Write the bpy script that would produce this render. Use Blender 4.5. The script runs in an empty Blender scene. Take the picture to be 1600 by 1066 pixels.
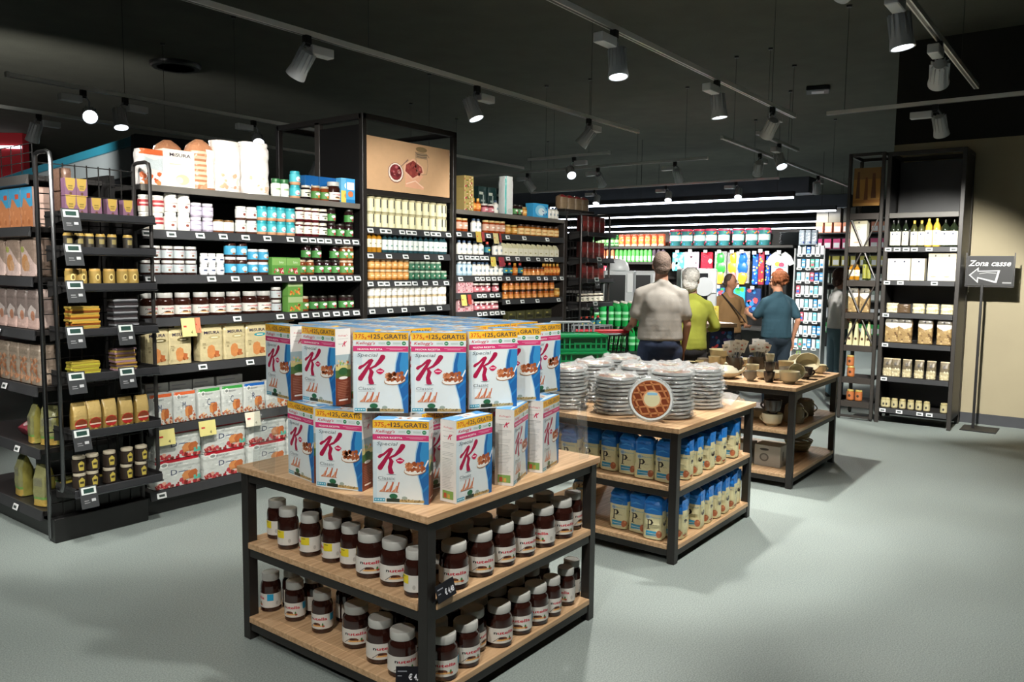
import bpy, bmesh, math, random
from math import sin, cos, pi, radians, sqrt, atan2
from mathutils import Vector, Matrix
from mathutils.geometry import tessellate_polygon
random.seed(7)
S = bpy.context.scene
# ------------------------------------------------------------------ camera
FPX, PITCH, ROLL, YAW, CAMZ = 1244.8, radians(5.25), radians(0.66), radians(37.26), 1.6
fwd0 = Vector((cos(YAW), sin(YAW), 0)); rgt0 = Vector((sin(YAW), -cos(YAW), 0)); UP = Vector((0, 0, 1))
Fw = fwd0*cos(PITCH) - UP*sin(PITCH)
dn0 = -(UP*cos(PITCH) + fwd0*sin(PITCH))
Rt = rgt0*cos(ROLL) - dn0*sin(ROLL)
Dn = rgt0*sin(ROLL) + dn0*cos(ROLL)
CP = Vector((0, 0, CAMZ))
cam_data = bpy.data.cameras.new('camera'); cam = bpy.data.objects.new('camera', cam_data)
S.collection.objects.link(cam); S.camera = cam
cam_data.sensor_fit = 'HORIZONTAL'; cam_data.sensor_width = 36.0; cam_data.lens = FPX/1600*36.0
cam_data.clip_start = 0.05; cam_data.clip_end = 100
mt = Matrix((Rt, -Dn, -Fw)).transposed().to_4x4(); mt.translation = CP
cam.matrix_world = mt
def ray(px, py): return Fw + Rt*((px-800)/FPX) + Dn*((py-533)/FPX)
def at_z(px, py, z):
    d = ray(px, py); return CP + d*((z-CAMZ)/d.z)
def at_y(px, py, y):
    d = ray(px, py); return CP + d*(y/d.y)
def at_x(px, py, x):
    d = ray(px, py); return CP + d*(x/d.x)
def at_d(px, py, d): return CP + ray(px, py)*d
def x_on(px, y, z):            # x of the point on the line (y, z) that stands over image column px
    a = (px-800)/FPX
    k = Rt - Fw*a; q = Vector((0, y, z)) - CP
    return -(k.y*q.y + k.z*q.z)/k.x
def y_on(px, x, z):
    a = (px-800)/FPX
    k = Rt - Fw*a; q = Vector((x, 0, z)) - CP
    return -(k.x*q.x + k.z*q.z)/k.y
# ------------------------------------------------------------------ world, exposure
w = bpy.data.worlds.new('world'); S.world = w; w.use_nodes = True
w.node_tree.nodes['Background'].inputs[0].default_value = (0.50, 0.62, 0.70, 1)
w.node_tree.nodes['Background'].inputs[1].default_value = 0.022
S.view_settings.view_transform = 'Standard'; S.view_settings.look = 'None'
S.view_settings.exposure = 0.06; S.view_settings.gamma = 1.0
SPOT_W = 130.0            # power of an ordinary track spotlight
# ------------------------------------------------------------------ colours and materials
def c(h):
    if not isinstance(h, str): return h
    h = h.lstrip('#'); h = h if len(h) == 6 else ''.join(q*2 for q in h); r = [int(h[i:i+2], 16)/255 for i in (0, 2, 4)]
    return tuple(x/12.92 if x <= .04045 else ((x+.055)/1.055)**2.4 for x in r)
MATS = {}
def new_mat(name, rough=.5, metal=0., spec=.5, coat=0., vary=0., scale=8., bump=0., bscale=60., use_attr=True, color=None, emit=0.):
    m = bpy.data.materials.new(name); m.use_nodes = True; nt = m.node_tree; b = nt.nodes['Principled BSDF']
    b.inputs['Roughness'].default_value = rough; b.inputs['Metallic'].default_value = metal
    b.inputs['Specular IOR Level'].default_value = spec; b.inputs['Coat Weight'].default_value = coat
    if use_attr:
        a = nt.nodes.new('ShaderNodeVertexColor'); a.layer_name = 'Col'; src = a.outputs['Color']
    else:
        a = nt.nodes.new('ShaderNodeRGB'); a.outputs[0].default_value = (*c(color), 1); src = a.outputs[0]
    tc = nt.nodes.new('ShaderNodeTexCoord')
    if vary > 0:
        n = nt.nodes.new('ShaderNodeTexNoise'); n.inputs['Scale'].default_value = scale; n.inputs['Detail'].default_value = 4
        nt.links.new(tc.outputs['Object'], n.inputs['Vector'])
        mr = nt.nodes.new('ShaderNodeMapRange'); mr.inputs[1].default_value = .3; mr.inputs[2].default_value = .7
        mr.inputs[3].default_value = 1-vary; mr.inputs[4].default_value = 1+vary*.5
        nt.links.new(n.outputs[0], mr.inputs[0])
        mx = nt.nodes.new('ShaderNodeVectorMath'); mx.operation = 'SCALE'
        nt.links.new(src, mx.inputs[0]); nt.links.new(mr.outputs[0], mx.inputs['Scale']); src = mx.outputs[0]
    nt.links.new(src, b.inputs['Base Color'])
    if bump > 0:
        n = nt.nodes.new('ShaderNodeTexNoise'); n.inputs['Scale'].default_value = bscale; n.inputs['Detail'].default_value = 3
        nt.links.new(tc.outputs['Object'], n.inputs['Vector'])
        bp = nt.nodes.new('ShaderNodeBump'); bp.inputs['Strength'].default_value = bump; bp.inputs['Distance'].default_value = .01
        nt.links.new(n.outputs[0], bp.inputs['Height']); nt.links.new(bp.outputs[0], b.inputs['Normal'])
    if emit > 0:
        nt.links.new(src, b.inputs['Emission Color']); b.inputs['Emission Strength'].default_value = emit
    MATS[name] = m; return m
new_mat('paper', .55, vary=.04, scale=20)
new_mat('carton', .38, vary=.03, scale=15)
new_mat('foil_bag', .28, vary=.05, scale=30, bump=.5, bscale=45)
new_mat('plastic', .35, vary=.03)
new_mat('glass_filled', .08, spec=.6, coat=.4, vary=.06, scale=25)
new_mat('ceramic', .25, coat=.3, vary=.05)
new_mat('paint_black', .42, vary=.12, scale=5, bump=.05, bscale=200)
new_mat('steel', .32, metal=1., vary=.06)
new_mat('fabric', .9, vary=.08, scale=9, bump=.12, bscale=160)
new_mat('skin', .55, vary=.08, scale=14)
new_mat('hair', .8, vary=.25, scale=60, bump=.9, bscale=90)
new_mat('glow', .5, emit=9.)
new_mat('glow_soft', .5, emit=4.)
def film_mat(name, tint, gloss, diff):
    m = bpy.data.materials.new(name); m.use_nodes = True; nt = m.node_tree
    for n in list(nt.nodes): nt.nodes.remove(n)
    o = nt.nodes.new('ShaderNodeOutputMaterial'); t = nt.nodes.new('ShaderNodeBsdfTransparent'); g = nt.nodes.new('ShaderNodeBsdfGlossy')
    d = nt.nodes.new('ShaderNodeBsdfDiffuse'); t.inputs[0].default_value = (*tint, 1); g.inputs['Roughness'].default_value = .12
    d.inputs[0].default_value = (.8, .82, .82, 1)
    tc = nt.nodes.new('ShaderNodeTexCoord'); n = nt.nodes.new('ShaderNodeTexNoise'); n.inputs['Scale'].default_value = 28; n.inputs['Detail'].default_value = 4
    nt.links.new(tc.outputs['Object'], n.inputs['Vector'])
    bp = nt.nodes.new('ShaderNodeBump'); bp.inputs['Strength'].default_value = .9; bp.inputs['Distance'].default_value = .012
    nt.links.new(n.outputs[0], bp.inputs['Height']); nt.links.new(bp.outputs[0], g.inputs['Normal'])
    m1 = nt.nodes.new('ShaderNodeMixShader'); m1.inputs[0].default_value = gloss
    m2 = nt.nodes.new('ShaderNodeMixShader'); m2.inputs[0].default_value = diff
    nt.links.new(t.outputs[0], m1.inputs[1]); nt.links.new(g.outputs[0], m1.inputs[2])
    nt.links.new(m1.outputs[0], m2.inputs[1]); nt.links.new(d.outputs[0], m2.inputs[2]); nt.links.new(m2.outputs[0], o.inputs[0])
    MATS[name] = m
film_mat('film', (.97, .98, .98), .26, .22)
film_mat('clear_sheet', (.97, .98, .98), .06, .02)
def wood_mat():
    m = new_mat('wood', .45, use_attr=False, color='#c9a07c'); nt = m.node_tree; b = nt.nodes['Principled BSDF']
    tc = nt.nodes.new('ShaderNodeTexCoord'); mp = nt.nodes.new('ShaderNodeMapping'); mp.inputs['Scale'].default_value = (1.2, 26, 26)
    n = nt.nodes.new('ShaderNodeTexNoise'); n.inputs['Scale'].default_value = 2.2; n.inputs['Detail'].default_value = 6; n.inputs['Roughness'].default_value = .65
    nt.links.new(tc.outputs['Object'], mp.inputs[0]); nt.links.new(mp.outputs[0], n.inputs['Vector'])
    r = nt.nodes.new('ShaderNodeValToRGB'); r.color_ramp.elements[0].position = .35; r.color_ramp.elements[0].color = (*c('#ae8862'), 1)
    r.color_ramp.elements[1].position = .65; r.color_ramp.elements[1].color = (*c('#d8b48c'), 1)
    nt.links.new(n.outputs[0], r.inputs[0]); nt.links.new(r.outputs[0], b.inputs['Base Color'])
wood_mat()
def floor_mat():
    m = new_mat('floor_resin', .5, use_attr=False, color='#8c938f'); nt = m.node_tree; b = nt.nodes['Principled BSDF']
    tc = nt.nodes.new('ShaderNodeTexCoord')
    n1 = nt.nodes.new('ShaderNodeTexNoise'); n1.inputs['Scale'].default_value = 160; n1.inputs['Detail'].default_value = 2
    n2 = nt.nodes.new('ShaderNodeTexNoise'); n2.inputs['Scale'].default_value = 1.3; n2.inputs['Detail'].default_value = 5
    for n in (n1, n2): nt.links.new(tc.outputs['Object'], n.inputs['Vector'])
    r1 = nt.nodes.new('ShaderNodeValToRGB'); r1.color_ramp.elements[0].position = .38; r1.color_ramp.elements[1].position = .62
    r1.color_ramp.elements[0].color = (*c('#7d8784'), 1); r1.color_ramp.elements[1].color = (*c('#98a29e'), 1)
    mr = nt.nodes.new('ShaderNodeMapRange'); mr.inputs[1].default_value = .3; mr.inputs[2].default_value = .7; mr.inputs[3].default_value = .92; mr.inputs[4].default_value = 1.05
    nt.links.new(n1.outputs[0], r1.inputs[0]); nt.links.new(n2.outputs[0], mr.inputs[0])
    mx = nt.nodes.new('ShaderNodeVectorMath'); mx.operation = 'SCALE'; nt.links.new(r1.outputs[0], mx.inputs[0]); nt.links.new(mr.outputs[0], mx.inputs['Scale'])
    nt.links.new(mx.outputs[0], b.inputs['Base Color'])
    rr = nt.nodes.new('ShaderNodeMapRange'); rr.inputs[3].default_value = .46; rr.inputs[4].default_value = .62
    nt.links.new(n2.outputs[0], rr.inputs[0]); nt.links.new(rr.outputs[0], b.inputs['Roughness'])
floor_mat()
new_mat('wall_plaster', .85, use_attr=False, color='#a79d82', vary=.05, scale=2, bump=.08, bscale=120)
new_mat('wall_dark', .9, use_attr=False, color='#23231f', vary=.1, scale=2)
new_mat('wall_red', .7, use_attr=False, color='#a01824', vary=.05, scale=2)
new_mat('ceiling_paint', .95, use_attr=False, color='#56574d', vary=.12, scale=3, bump=.3, bscale=60)
new_mat('grey_baseboard', .5, use_attr=False, color='#44464a', vary=.05)
# ------------------------------------------------------------------ mesh builder
class MB:
    def __init__(s): s.v = []; s.f = []; s.m = []; s.k = []
    def face(s, pts, mat, col):
        i = len(s.v); s.v.extend(tuple(p) for p in pts); s.f.append(tuple(range(i, i+len(pts)))); s.m.append(mat); s.k.append(c(col))
    def mesh(s, verts, faces, mat, col, T=None):
        i = len(s.v)
        s.v.extend(tuple(T @ Vector(p)) if T else tuple(p) for p in verts)
        col = c(col)
        for f in faces: s.f.append(tuple(i+q for q in f)); s.m.append(mat); s.k.append(col)
    def box(s, x0, x1, y0, y1, z0, z1, mat='plastic', col='#808080', b=0., T=None):
        if b <= 0:
            v = [(x, y, z) for z in (z0, z1) for y in (y0, y1) for x in (x0, x1)]
            s.mesh(v, [(0, 2, 3, 1), (4, 5, 7, 6), (0, 1, 5, 4), (2, 6, 7, 3), (0, 4, 6, 2), (1, 3, 7, 5)], mat, col, T); return
        b = min(b, (x1-x0)*.45, (y1-y0)*.45, (z1-z0)*.45); v = []; idx = {}
        X = (x0, x1); Y = (y0, y1); Z = (z0, z1)
        for i in (0, 1):
            for j in (0, 1):
                for k in (0, 1):
                    sx, sy, sz = (1, -1)[i], (1, -1)[j], (1, -1)[k]
                    for a in range(3):
                        p = [X[i]+sx*b, Y[j]+sy*b, Z[k]+sz*b]; p[a] = (X[i], Y[j], Z[k])[a]
                        idx[i, j, k, a] = len(v); v.append(tuple(p))
        F = []
        for a in range(3):
            o = [q for q in range(3) if q != a]
            for e in (0, 1):
                q = []
                for (u, w_) in ((0, 0), (1, 0), (1, 1), (0, 1)):
                    t = [0, 0, 0]; t[a] = e; t[o[0]] = u; t[o[1]] = w_; q.append(idx[(*t, a)])
                F.append(tuple(q))
            for u in (0, 1):
                for w_ in (0, 1):
                    t0 = [0, 0, 0]; t0[o[0]] = u; t0[o[1]] = w_; t1 = list(t0); t1[a] = 1
                    F.append((idx[(*t0, o[0])], idx[(*t0, o[1])], idx[(*t1, o[1])], idx[(*t1, o[0])]))
        for i in (0, 1):
            for j in (0, 1):
                for k in (0, 1): F.append((idx[i, j, k, 0], idx[i, j, k, 1], idx[i, j, k, 2]))
        s.mesh(v, F, mat, col, T)
    def rings(s, rings, mat, col, closed=True, cap0=True, cap1=True, T=None, cols=None):
        n = len(rings[0]); v = [p for r in rings for p in r]; 
        for q in range(len(rings)-1):
            F = []
            for j in range(n if closed else n-1):
                a, b_ = q*n+j, q*n+(j+1) % n; F.append((a, b_, b_+n, a+n))
            if q == 0: i0 = len(s.v); s.v.extend(tuple(T @ Vector(p)) if T else tuple(p) for p in v)
            kc = c(cols[q] if cols else col)
            for f in F: s.f.append(tuple(i0+t for t in f)); s.m.append(mat); s.k.append(kc)
        if cap0: s.f.append(tuple(i0+t for t in reversed(range(n)))); s.m.append(mat); s.k.append(c(cols[0] if cols else col))
        if cap1: s.f.append(tuple(i0+(len(rings)-1)*n+t for t in range(n))); s.m.append(mat); s.k.append(c(cols[-1] if cols else col))
    def lathe(s, prof, mat, col, n=20, T=None, cap0=True, cap1=True, cols=None):
        s.rings([[(r*cos(2*pi*j/n), r*sin(2*pi*j/n), z) for j in range(n)] for r, z in prof], mat, col, True, cap0, cap1, T, cols)
    def tube(s, pts, r, mat, col, n=8, cap=True):
        pts = [Vector(p) for p in pts]; R = []; ref = None
        for i, p in enumerate(pts):
            t = (pts[min(i+1, len(pts)-1)] - pts[max(i-1, 0)]).normalized()
            if ref is None: ref = t.orthogonal().normalized()
            a = (ref - t*ref.dot(t)); a = a.normalized() if a.length > 1e-6 else t.orthogonal().normalized(); ref = a; b = t.cross(a)
            rr = r[i] if isinstance(r, (list, tuple)) else r
            R.append([p + a*rr*cos(2*pi*j/n) + b*rr*sin(2*pi*j/n) for j in range(n)])
        s.rings(R, mat, col, True, cap, cap)
    def blob(s, cx, cy, cz, rx, ry, rz, mat, col, n=10, m=6, jit=0.):
        R = []
        for i in range(1, m):
            a = pi*i/m; q = []
            for j in range(n):
                k = 1+random.uniform(-jit, jit); t = 2*pi*j/n
                q.append((cx+rx*sin(a)*cos(t)*k, cy+ry*sin(a)*sin(t)*k, cz-rz*cos(a)*k))
            R.append(q)
        s.rings(R, mat, col)
    def art(s, A, mapper, mat='carton'):
        ls = sorted({t[1] for t in A.tris}); rk_ = {l: i*min(1, 6.5/len(ls)) for i, l in enumerate(ls)}
        for (tri, layer, col) in A.tris:
            layer = rk_[layer]
            s.face([mapper(x, y, layer) for x, y in tri], mat, col)
    def data(s, name, smooth=35):
        me = bpy.data.meshes.new(name); me.from_pydata(s.v, [], s.f)
        names = list(dict.fromkeys(s.m))
        for n_ in names: me.materials.append(MATS[n_])
        ix = {n_: i for i, n_ in enumerate(names)}
        me.polygons.foreach_set('material_index', [ix[q] for q in s.m])
        ca = me.color_attributes.new('Col', 'FLOAT_COLOR', 'CORNER'); buf = []
        for f, k in zip(s.f, s.k): buf.extend((*k, 1.)*len(f))
        ca.data.foreach_set('color', buf)
        me.polygons.foreach_set('use_smooth', [True]*len(s.f))
        if smooth < 180: me.set_sharp_from_angle(angle=radians(smooth))
        me.update(); return me
# ------------------------------------------------------------------ scene bookkeeping
def link(o): S.collection.objects.link(o); return o
def tag(o, label=None, cat=None, group=None, kind=None):
    if label: o['label'] = label
    if cat: o['category'] = cat
    if group: o['group'] = group
    if kind: o['kind'] = kind
    return o
def empty(name, loc=(0, 0, 0), rz=0., label=None, cat=None, group=None):
    o = bpy.data.objects.new(name, None); link(o); o.empty_display_size = .05
    o.location = loc; o.rotation_euler = (0, 0, rz); return tag(o, label, cat, group)
def obj(name, mb, parent=None, loc=None, rot=None, label=None, cat=None, group=None, kind=None, smooth=35):
    me = mb.data(name, smooth) if isinstance(mb, MB) else mb
    o = bpy.data.objects.new(name, me); link(o)
    if parent is not None: o.parent = parent
    if loc is not None: o.location = loc
    if rot is not None: o.rotation_euler = rot
    return tag(o, label, cat, group, kind)
def struct(name, mb, parent=None, **k): return obj(name, mb, parent, kind='structure' if parent is None else None, **k)
def copy_tree(o, parent=None):
    q = o.copy(); link(q)
    if parent is not None: q.parent = parent
    for ch in o.children: copy_tree(ch, q)
    return q
class Kind:
    """one kind of goods: parts = [(name, mesh, [(sub name, mesh)])]; a single part makes a one-mesh thing"""
    def __init__(s, name, cat, parts): s.name = name; s.cat = cat; s.parts = parts; s.proto = None
    def put(s, loc, rz=0., label=None, group=None, tilt=None, scale=None):
        if s.proto is None:
            if len(s.parts) == 1 and len(s.parts[0]) == 2: o = obj(s.name, s.parts[0][1])
            else:
                o = empty(s.name)
                for p in s.parts:
                    q = obj(p[0], p[1], o)
                    if len(p) > 2:
                        for sub in p[2]: obj(sub[0], sub[1], q)
            s.proto = o
        else: o = copy_tree(s.proto)
        o.location = loc; o.rotation_euler = (tilt[0], tilt[1], rz) if tilt else (0, 0, rz)
        o.scale = (scale,)*3 if scale else (1, 1, 1)
        tag(o, label, s.cat, group); return o
ORD = 'first second third fourth fifth sixth seventh eighth ninth tenth eleventh twelfth thirteenth fourteenth fifteenth sixteenth seventeenth eighteenth nineteenth twentieth'.split()
def ordw(i, n=None):
    if i == 0: return 'leftmost'
    if n and i == n-1: return 'rightmost'
    return ORD[i] + ' from left'
# ------------------------------------------------------------------ flat printing ("art"): layered polygons in metres, origin lower left
TXT = {}
def text_tris(t, bold=0.):
    if (t, bold) in TXT: return TXT[t, bold]
    cu = bpy.data.curves.new('t', 'FONT'); cu.body = t; cu.size = 1; cu.resolution_u = 2; cu.fill_mode = 'FRONT'; cu.offset = bold
    o = bpy.data.objects.new('t', cu); me = o.to_mesh(); me.calc_loop_triangles()
    T = [[(me.vertices[i].co.x, me.vertices[i].co.y) for i in lt.vertices] for lt in me.loop_triangles]
    o.to_mesh_clear(); bpy.data.objects.remove(o); bpy.data.curves.remove(cu)
    xs = [p[0] for q in T for p in q]; ys = [p[1] for q in T for p in q]; x0, x1 = min(xs), max(xs)
    TXT[t, bold] = ([[(p[0]-x0, p[1]) for p in q] for q in T], x1-x0); return TXT[t, bold]
class Art:
    def __init__(s, w, h, bg=None): s.w, s.h, s.tris, s.L = w, h, [], 0; 
    # all coordinates are fractions of (w, h), y up
    def poly(s, pts, col, layer=None):
        pts = [(x*s.w, y*s.h) for x, y in pts]
        if layer is None: s.L += 1; layer = s.L
        for t in tessellate_polygon([[Vector((x, y, 0)) for x, y in pts]]):
            s._tri([pts[i] for i in t], layer, col)
        return s
    def _tri(s, t, layer, col):
        t = [(min(max(x, 0), s.w), min(max(y, 0), s.h)) for x, y in t]
        a = (t[1][0]-t[0][0])*(t[2][1]-t[0][1]) - (t[2][0]-t[0][0])*(t[1][1]-t[0][1])
        if abs(a) < 1e-12: return
        if a < 0: t = [t[0], t[2], t[1]]
        s.tris.append((t, layer, c(col)))
    def rect(s, x0, y0, x1, y1, col, layer=None): return s.poly([(x0, y0), (x1, y0), (x1, y1), (x0, y1)], col, layer)
    def oval(s, cx, cy, rx, ry, col, n=14, rot=0., layer=None):
        return s.poly([(cx+rx*cos(2*pi*i/n)*cos(rot)-ry*sin(2*pi*i/n)*sin(rot)*s.h/s.w, cy+ry*sin(2*pi*i/n)*cos(rot)+rx*cos(2*pi*i/n)*sin(rot)*s.w/s.h) for i in range(n)], col, layer)
    def stroke(s, pts, wd, col, layer=None):     # tapered brush stroke, wd in metres (list allowed)
        P = [(x*s.w, y*s.h) for x, y in pts]; W = wd if isinstance(wd, (list, tuple)) else [wd]*len(P); Lf, Rg = [], []
        for i, p in enumerate(P):
            a, b = P[max(i-1, 0)], P[min(i+1, len(P)-1)]; dx, dy = b[0]-a[0], b[1]-a[1]; l = math.hypot(dx, dy) or 1
            nx, ny = -dy/l*W[i]/2, dx/l*W[i]/2; Lf.append((p[0]+nx, p[1]+ny)); Rg.append((p[0]-nx, p[1]-ny))
        if layer is None: s.L += 1; layer = s.L
        for i in range(len(P)-1):
            s._tri([Lf[i], Rg[i], Rg[i+1]], layer, col); s._tri([Lf[i], Rg[i+1], Lf[i+1]], layer, col)
        return s
    def text(s, t, x, y, h, col, w=None, bold=0., shear=0., center=False):
        T, tw = text_tris(t, bold); k = h*s.h/.73; kx = k if w is None else w*s.w/tw; s.L += 1
        ox = x*s.w - (tw*kx/2 if center else 0)
        for q in T: s._tri([(ox+p[0]*kx+p[1]*k*shear, y*s.h+p[1]*k) for p in q], s.L, col)
        return s
    def food(s, x0, y0, x1, y1, n, cols, r=.06, seed=1):
        rd = random.Random(seed); s.L += 1
        for i in range(n):
            x, y = rd.uniform(x0, x1), rd.uniform(y0, y1); q = rd.uniform(.6, 1.2)*r; a = rd.uniform(0, pi); m = 6
            pts = [(x+q*cos(2*pi*j/m+a)*rd.uniform(.6, 1.1), y+q*s.w/s.h*sin(2*pi*j/m+a)*rd.uniform(.6, 1.1)) for j in range(m)]
            s.poly(pts, rd.choice(cols), s.L + (i % 3)*.3)
        s.L += 1; return s
def clip_x(poly, x, keep_less):
    out = []
    for i in range(len(poly)):
        a, b = poly[i], poly[(i+1) % len(poly)]; ia = (a[0] <= x) if keep_less else (a[0] >= x); ib = (b[0] <= x) if keep_less else (b[0] >= x)
        if ia: out.append(a)
        if ia != ib: t = (x-a[0])/(b[0]-a[0]); out.append((x, a[1]+t*(b[1]-a[1])))
    return out
def cut_z(A, zs):
    B = Art(A.w, A.h); B.L = A.L; zs = [-1.] + sorted(zs) + [9.]
    for t, l, col in A.tris:
        T = [(p[1], p[0]) for p in t]; y0 = min(p[0] for p in T); y1 = max(p[0] for p in T)
        for a, b in zip(zs, zs[1:]):
            if b <= y0 or a >= y1: continue
            q = clip_x(clip_x(T, a, False), b, True)
            if len(q) >= 3: B.tris.append(([(p[1], p[0]) for p in q], l, col))
    return B
def sliced(A, step):          # cut the art into upright strips so it can wrap round a curved side
    B = Art(A.w, A.h); B.L = A.L
    for t, l, col in A.tris:
        x0 = min(p[0] for p in t); x1 = max(p[0] for p in t); k0 = math.floor(x0/step+1e-9); k1 = math.ceil(x1/step-1e-9)
        if k1-k0 <= 1: B.tris.append((t, l, col)); continue
        for k in range(k0, k1):
            q = clip_x(clip_x(t, k*step, False), (k+1)*step, True)
            if len(q) >= 3 and (max(p[0] for p in q)-min(p[0] for p in q)) > 1e-6: B.tris.append((q, l, col))
    return B
def cyl_map(R, z0, w, e=.00018, phase=0.):   # wraps art of width w round a cylinder, centre facing -Y
    return lambda x, y, L: ((R+.0009+e*(L+1))*sin((x-w/2)/R+phase), -(R+.0009+e*(L+1))*cos((x-w/2)/R+phase), z0+y)
def front_map(x0, y, z0, e=.0002): return lambda x, q, L: (x0+x, y-e*(L+1), z0+q)
def back_map(x1, y, z0, e=.0002): return lambda x, q, L: (x1-x, y+e*(L+1), z0+q)
def right_map(x, y0, z0, e=.0002): return lambda a, q, L: (x+e*(L+1), y0+a, z0+q)
def left_map(x, y1, z0, e=.0002): return lambda a, q, L: (x-e*(L+1), y1-a, z0+q)
def top_map(x0, y0, z, e=.0002): return lambda a, q, L: (x0+a, y0+q, z+e*(L+1))
# ------------------------------------------------------------------ kinds of goods
def jar_kind(name, cat, R, H, body, lid, lidR=None, lidH=.02, band=None, art=None, shoulder=.02, n=20, neck=None, bodymat='glass_filled', lidmat='plastic', arc=5.2, sliced_step=None, parts=('glass_body', 'lid', 'label')):
    neck = neck or (lidR or R*.86)*.94; lidR = lidR or R*.86
    b = MB(); hb = H-lidH
    b.lathe([(R*.9, 0), (R, .004), (R, hb-shoulder), (R*.95, hb-shoulder*.55), (neck, hb-.003), (neck, hb)], bodymat, body, n)
    l = MB(); l.lathe([(lidR*.98, hb-.001), (lidR, hb+.002), (lidR, H-.003), (lidR*.96, H), (lidR*.86, H), (lidR*.84, H-.0015)], lidmat, lid, n)
    P = [(parts[0], b.data(parts[0])), (parts[1], l.data(parts[1]))]
    if art:
        a = MB(); st = sliced_step or 2*pi*R/(40 if R > .042 else 24)
        a.art(sliced(art, st), cyl_map(R, band, art.w), 'paper'); P.append((parts[2], a.data(parts[2])))
    return Kind(name, cat, P)
def box_kind(name, cat, w_, d, h, side, front=None, right=None, left=None, top=None, back=None, mat='carton', partname='carton'):
    b = MB(); b.box(-w_/2, w_/2, -d/2, d/2, 0, h, mat, side, .0015)
    if front: b.art(front, front_map(-w_/2, -d/2, 0), mat)
    if right: b.art(right, right_map(w_/2, -d/2, 0), mat)
    if left: b.art(left, left_map(-w_/2, d/2, 0), mat)
    if back: b.art(back, back_map(w_/2, d/2, 0), mat)
    if top: b.art(top, top_map(-w_/2, -d/2, h), mat)
    return Kind(name, cat, [(name, b.data(name))])
def bag_mb(w_, d, h, col, mat='foil_bag', top='pinch', cols=None, seed=1, full=.9, art=None, ex=4, wob=.02):
    """soft upright bag; returns builder; front art is wrapped on the -Y side"""
    rd = random.Random(seed); b = MB(); R = []; lv = [0, .02, .08, .16, .26, .36, .46, .56, .66, .74, .80, .87, .92, .96, 1]
    prof = []
    for t in lv:
        if top == 'pinch': kd = min(1, t/.06+.75)*(1 if t < .6 else max(.06, 1-((t-.6)/.4)**1.6*.97)); kw = min(1, t/.04+.9)*(1-.04*t)
        elif top == 'tuft': kd = min(1, t/.06+.8)*(1 if t < .78 else max(.22, 1-((t-.78)/.22)**1.8*.85)); kw = min(1, t/.04+.9)*(1 if t < .78 else max(.26, 1-((t-.78)/.22)**2.0*.74))
        else: kd = min(1, t/.06+.8)*(1 if t < .92 else .93); kw = min(1, t/.05+.9)*(1 if t < .9 else .96)
        prof.append((t*h, kw*w_/2*(1+rd.uniform(-wob, wob)), kd*d/2*(1+rd.uniform(-wob, wob)*1.5)))
    n = 24
    def se(a, e):
        ca, sa = cos(a), sin(a); return (abs(ca)**(2/e)*(1 if ca >= 0 else -1), abs(sa)**(2/e)*(1 if sa >= 0 else -1))
    for z, hw, hd in prof:
        q = []
        for j in range(n):
            x, y = se(2*pi*j/n, ex); q.append((x*hw*(1+rd.uniform(-wob, wob)*.5), y*hd*(1+rd.uniform(-wob, wob)), z))
        R.append(q)
    b.rings(R, mat, col, cols=cols)
    def hwd(z):
        for (z0, a0, b0), (z1, a1, b1) in zip(prof, prof[1:]):
            if z <= z1: t = (z-z0)/(z1-z0); return a0+(a1-a0)*t, b0+(b1-b0)*t
        return prof[-1][1:]
    def mp(x, z, L):
        hw, hd = hwd(z); u = max(-.97, min(.97, (x-w_/2)/(w_/2)))
        return (u*hw*1.004, -hd*(1-abs(u)**ex)**(1/ex)-.0018-.035*wob*d-.0003*L, z)
    if art: b.art(sliced(cut_z(art, [q[0] for q in prof]), w_/14), mp, mat)
    return b
def bag_kind(name, cat, *a, **k): return Kind(name, cat, [(name, bag_mb(*a, **k).data(name, 60))])
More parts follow.
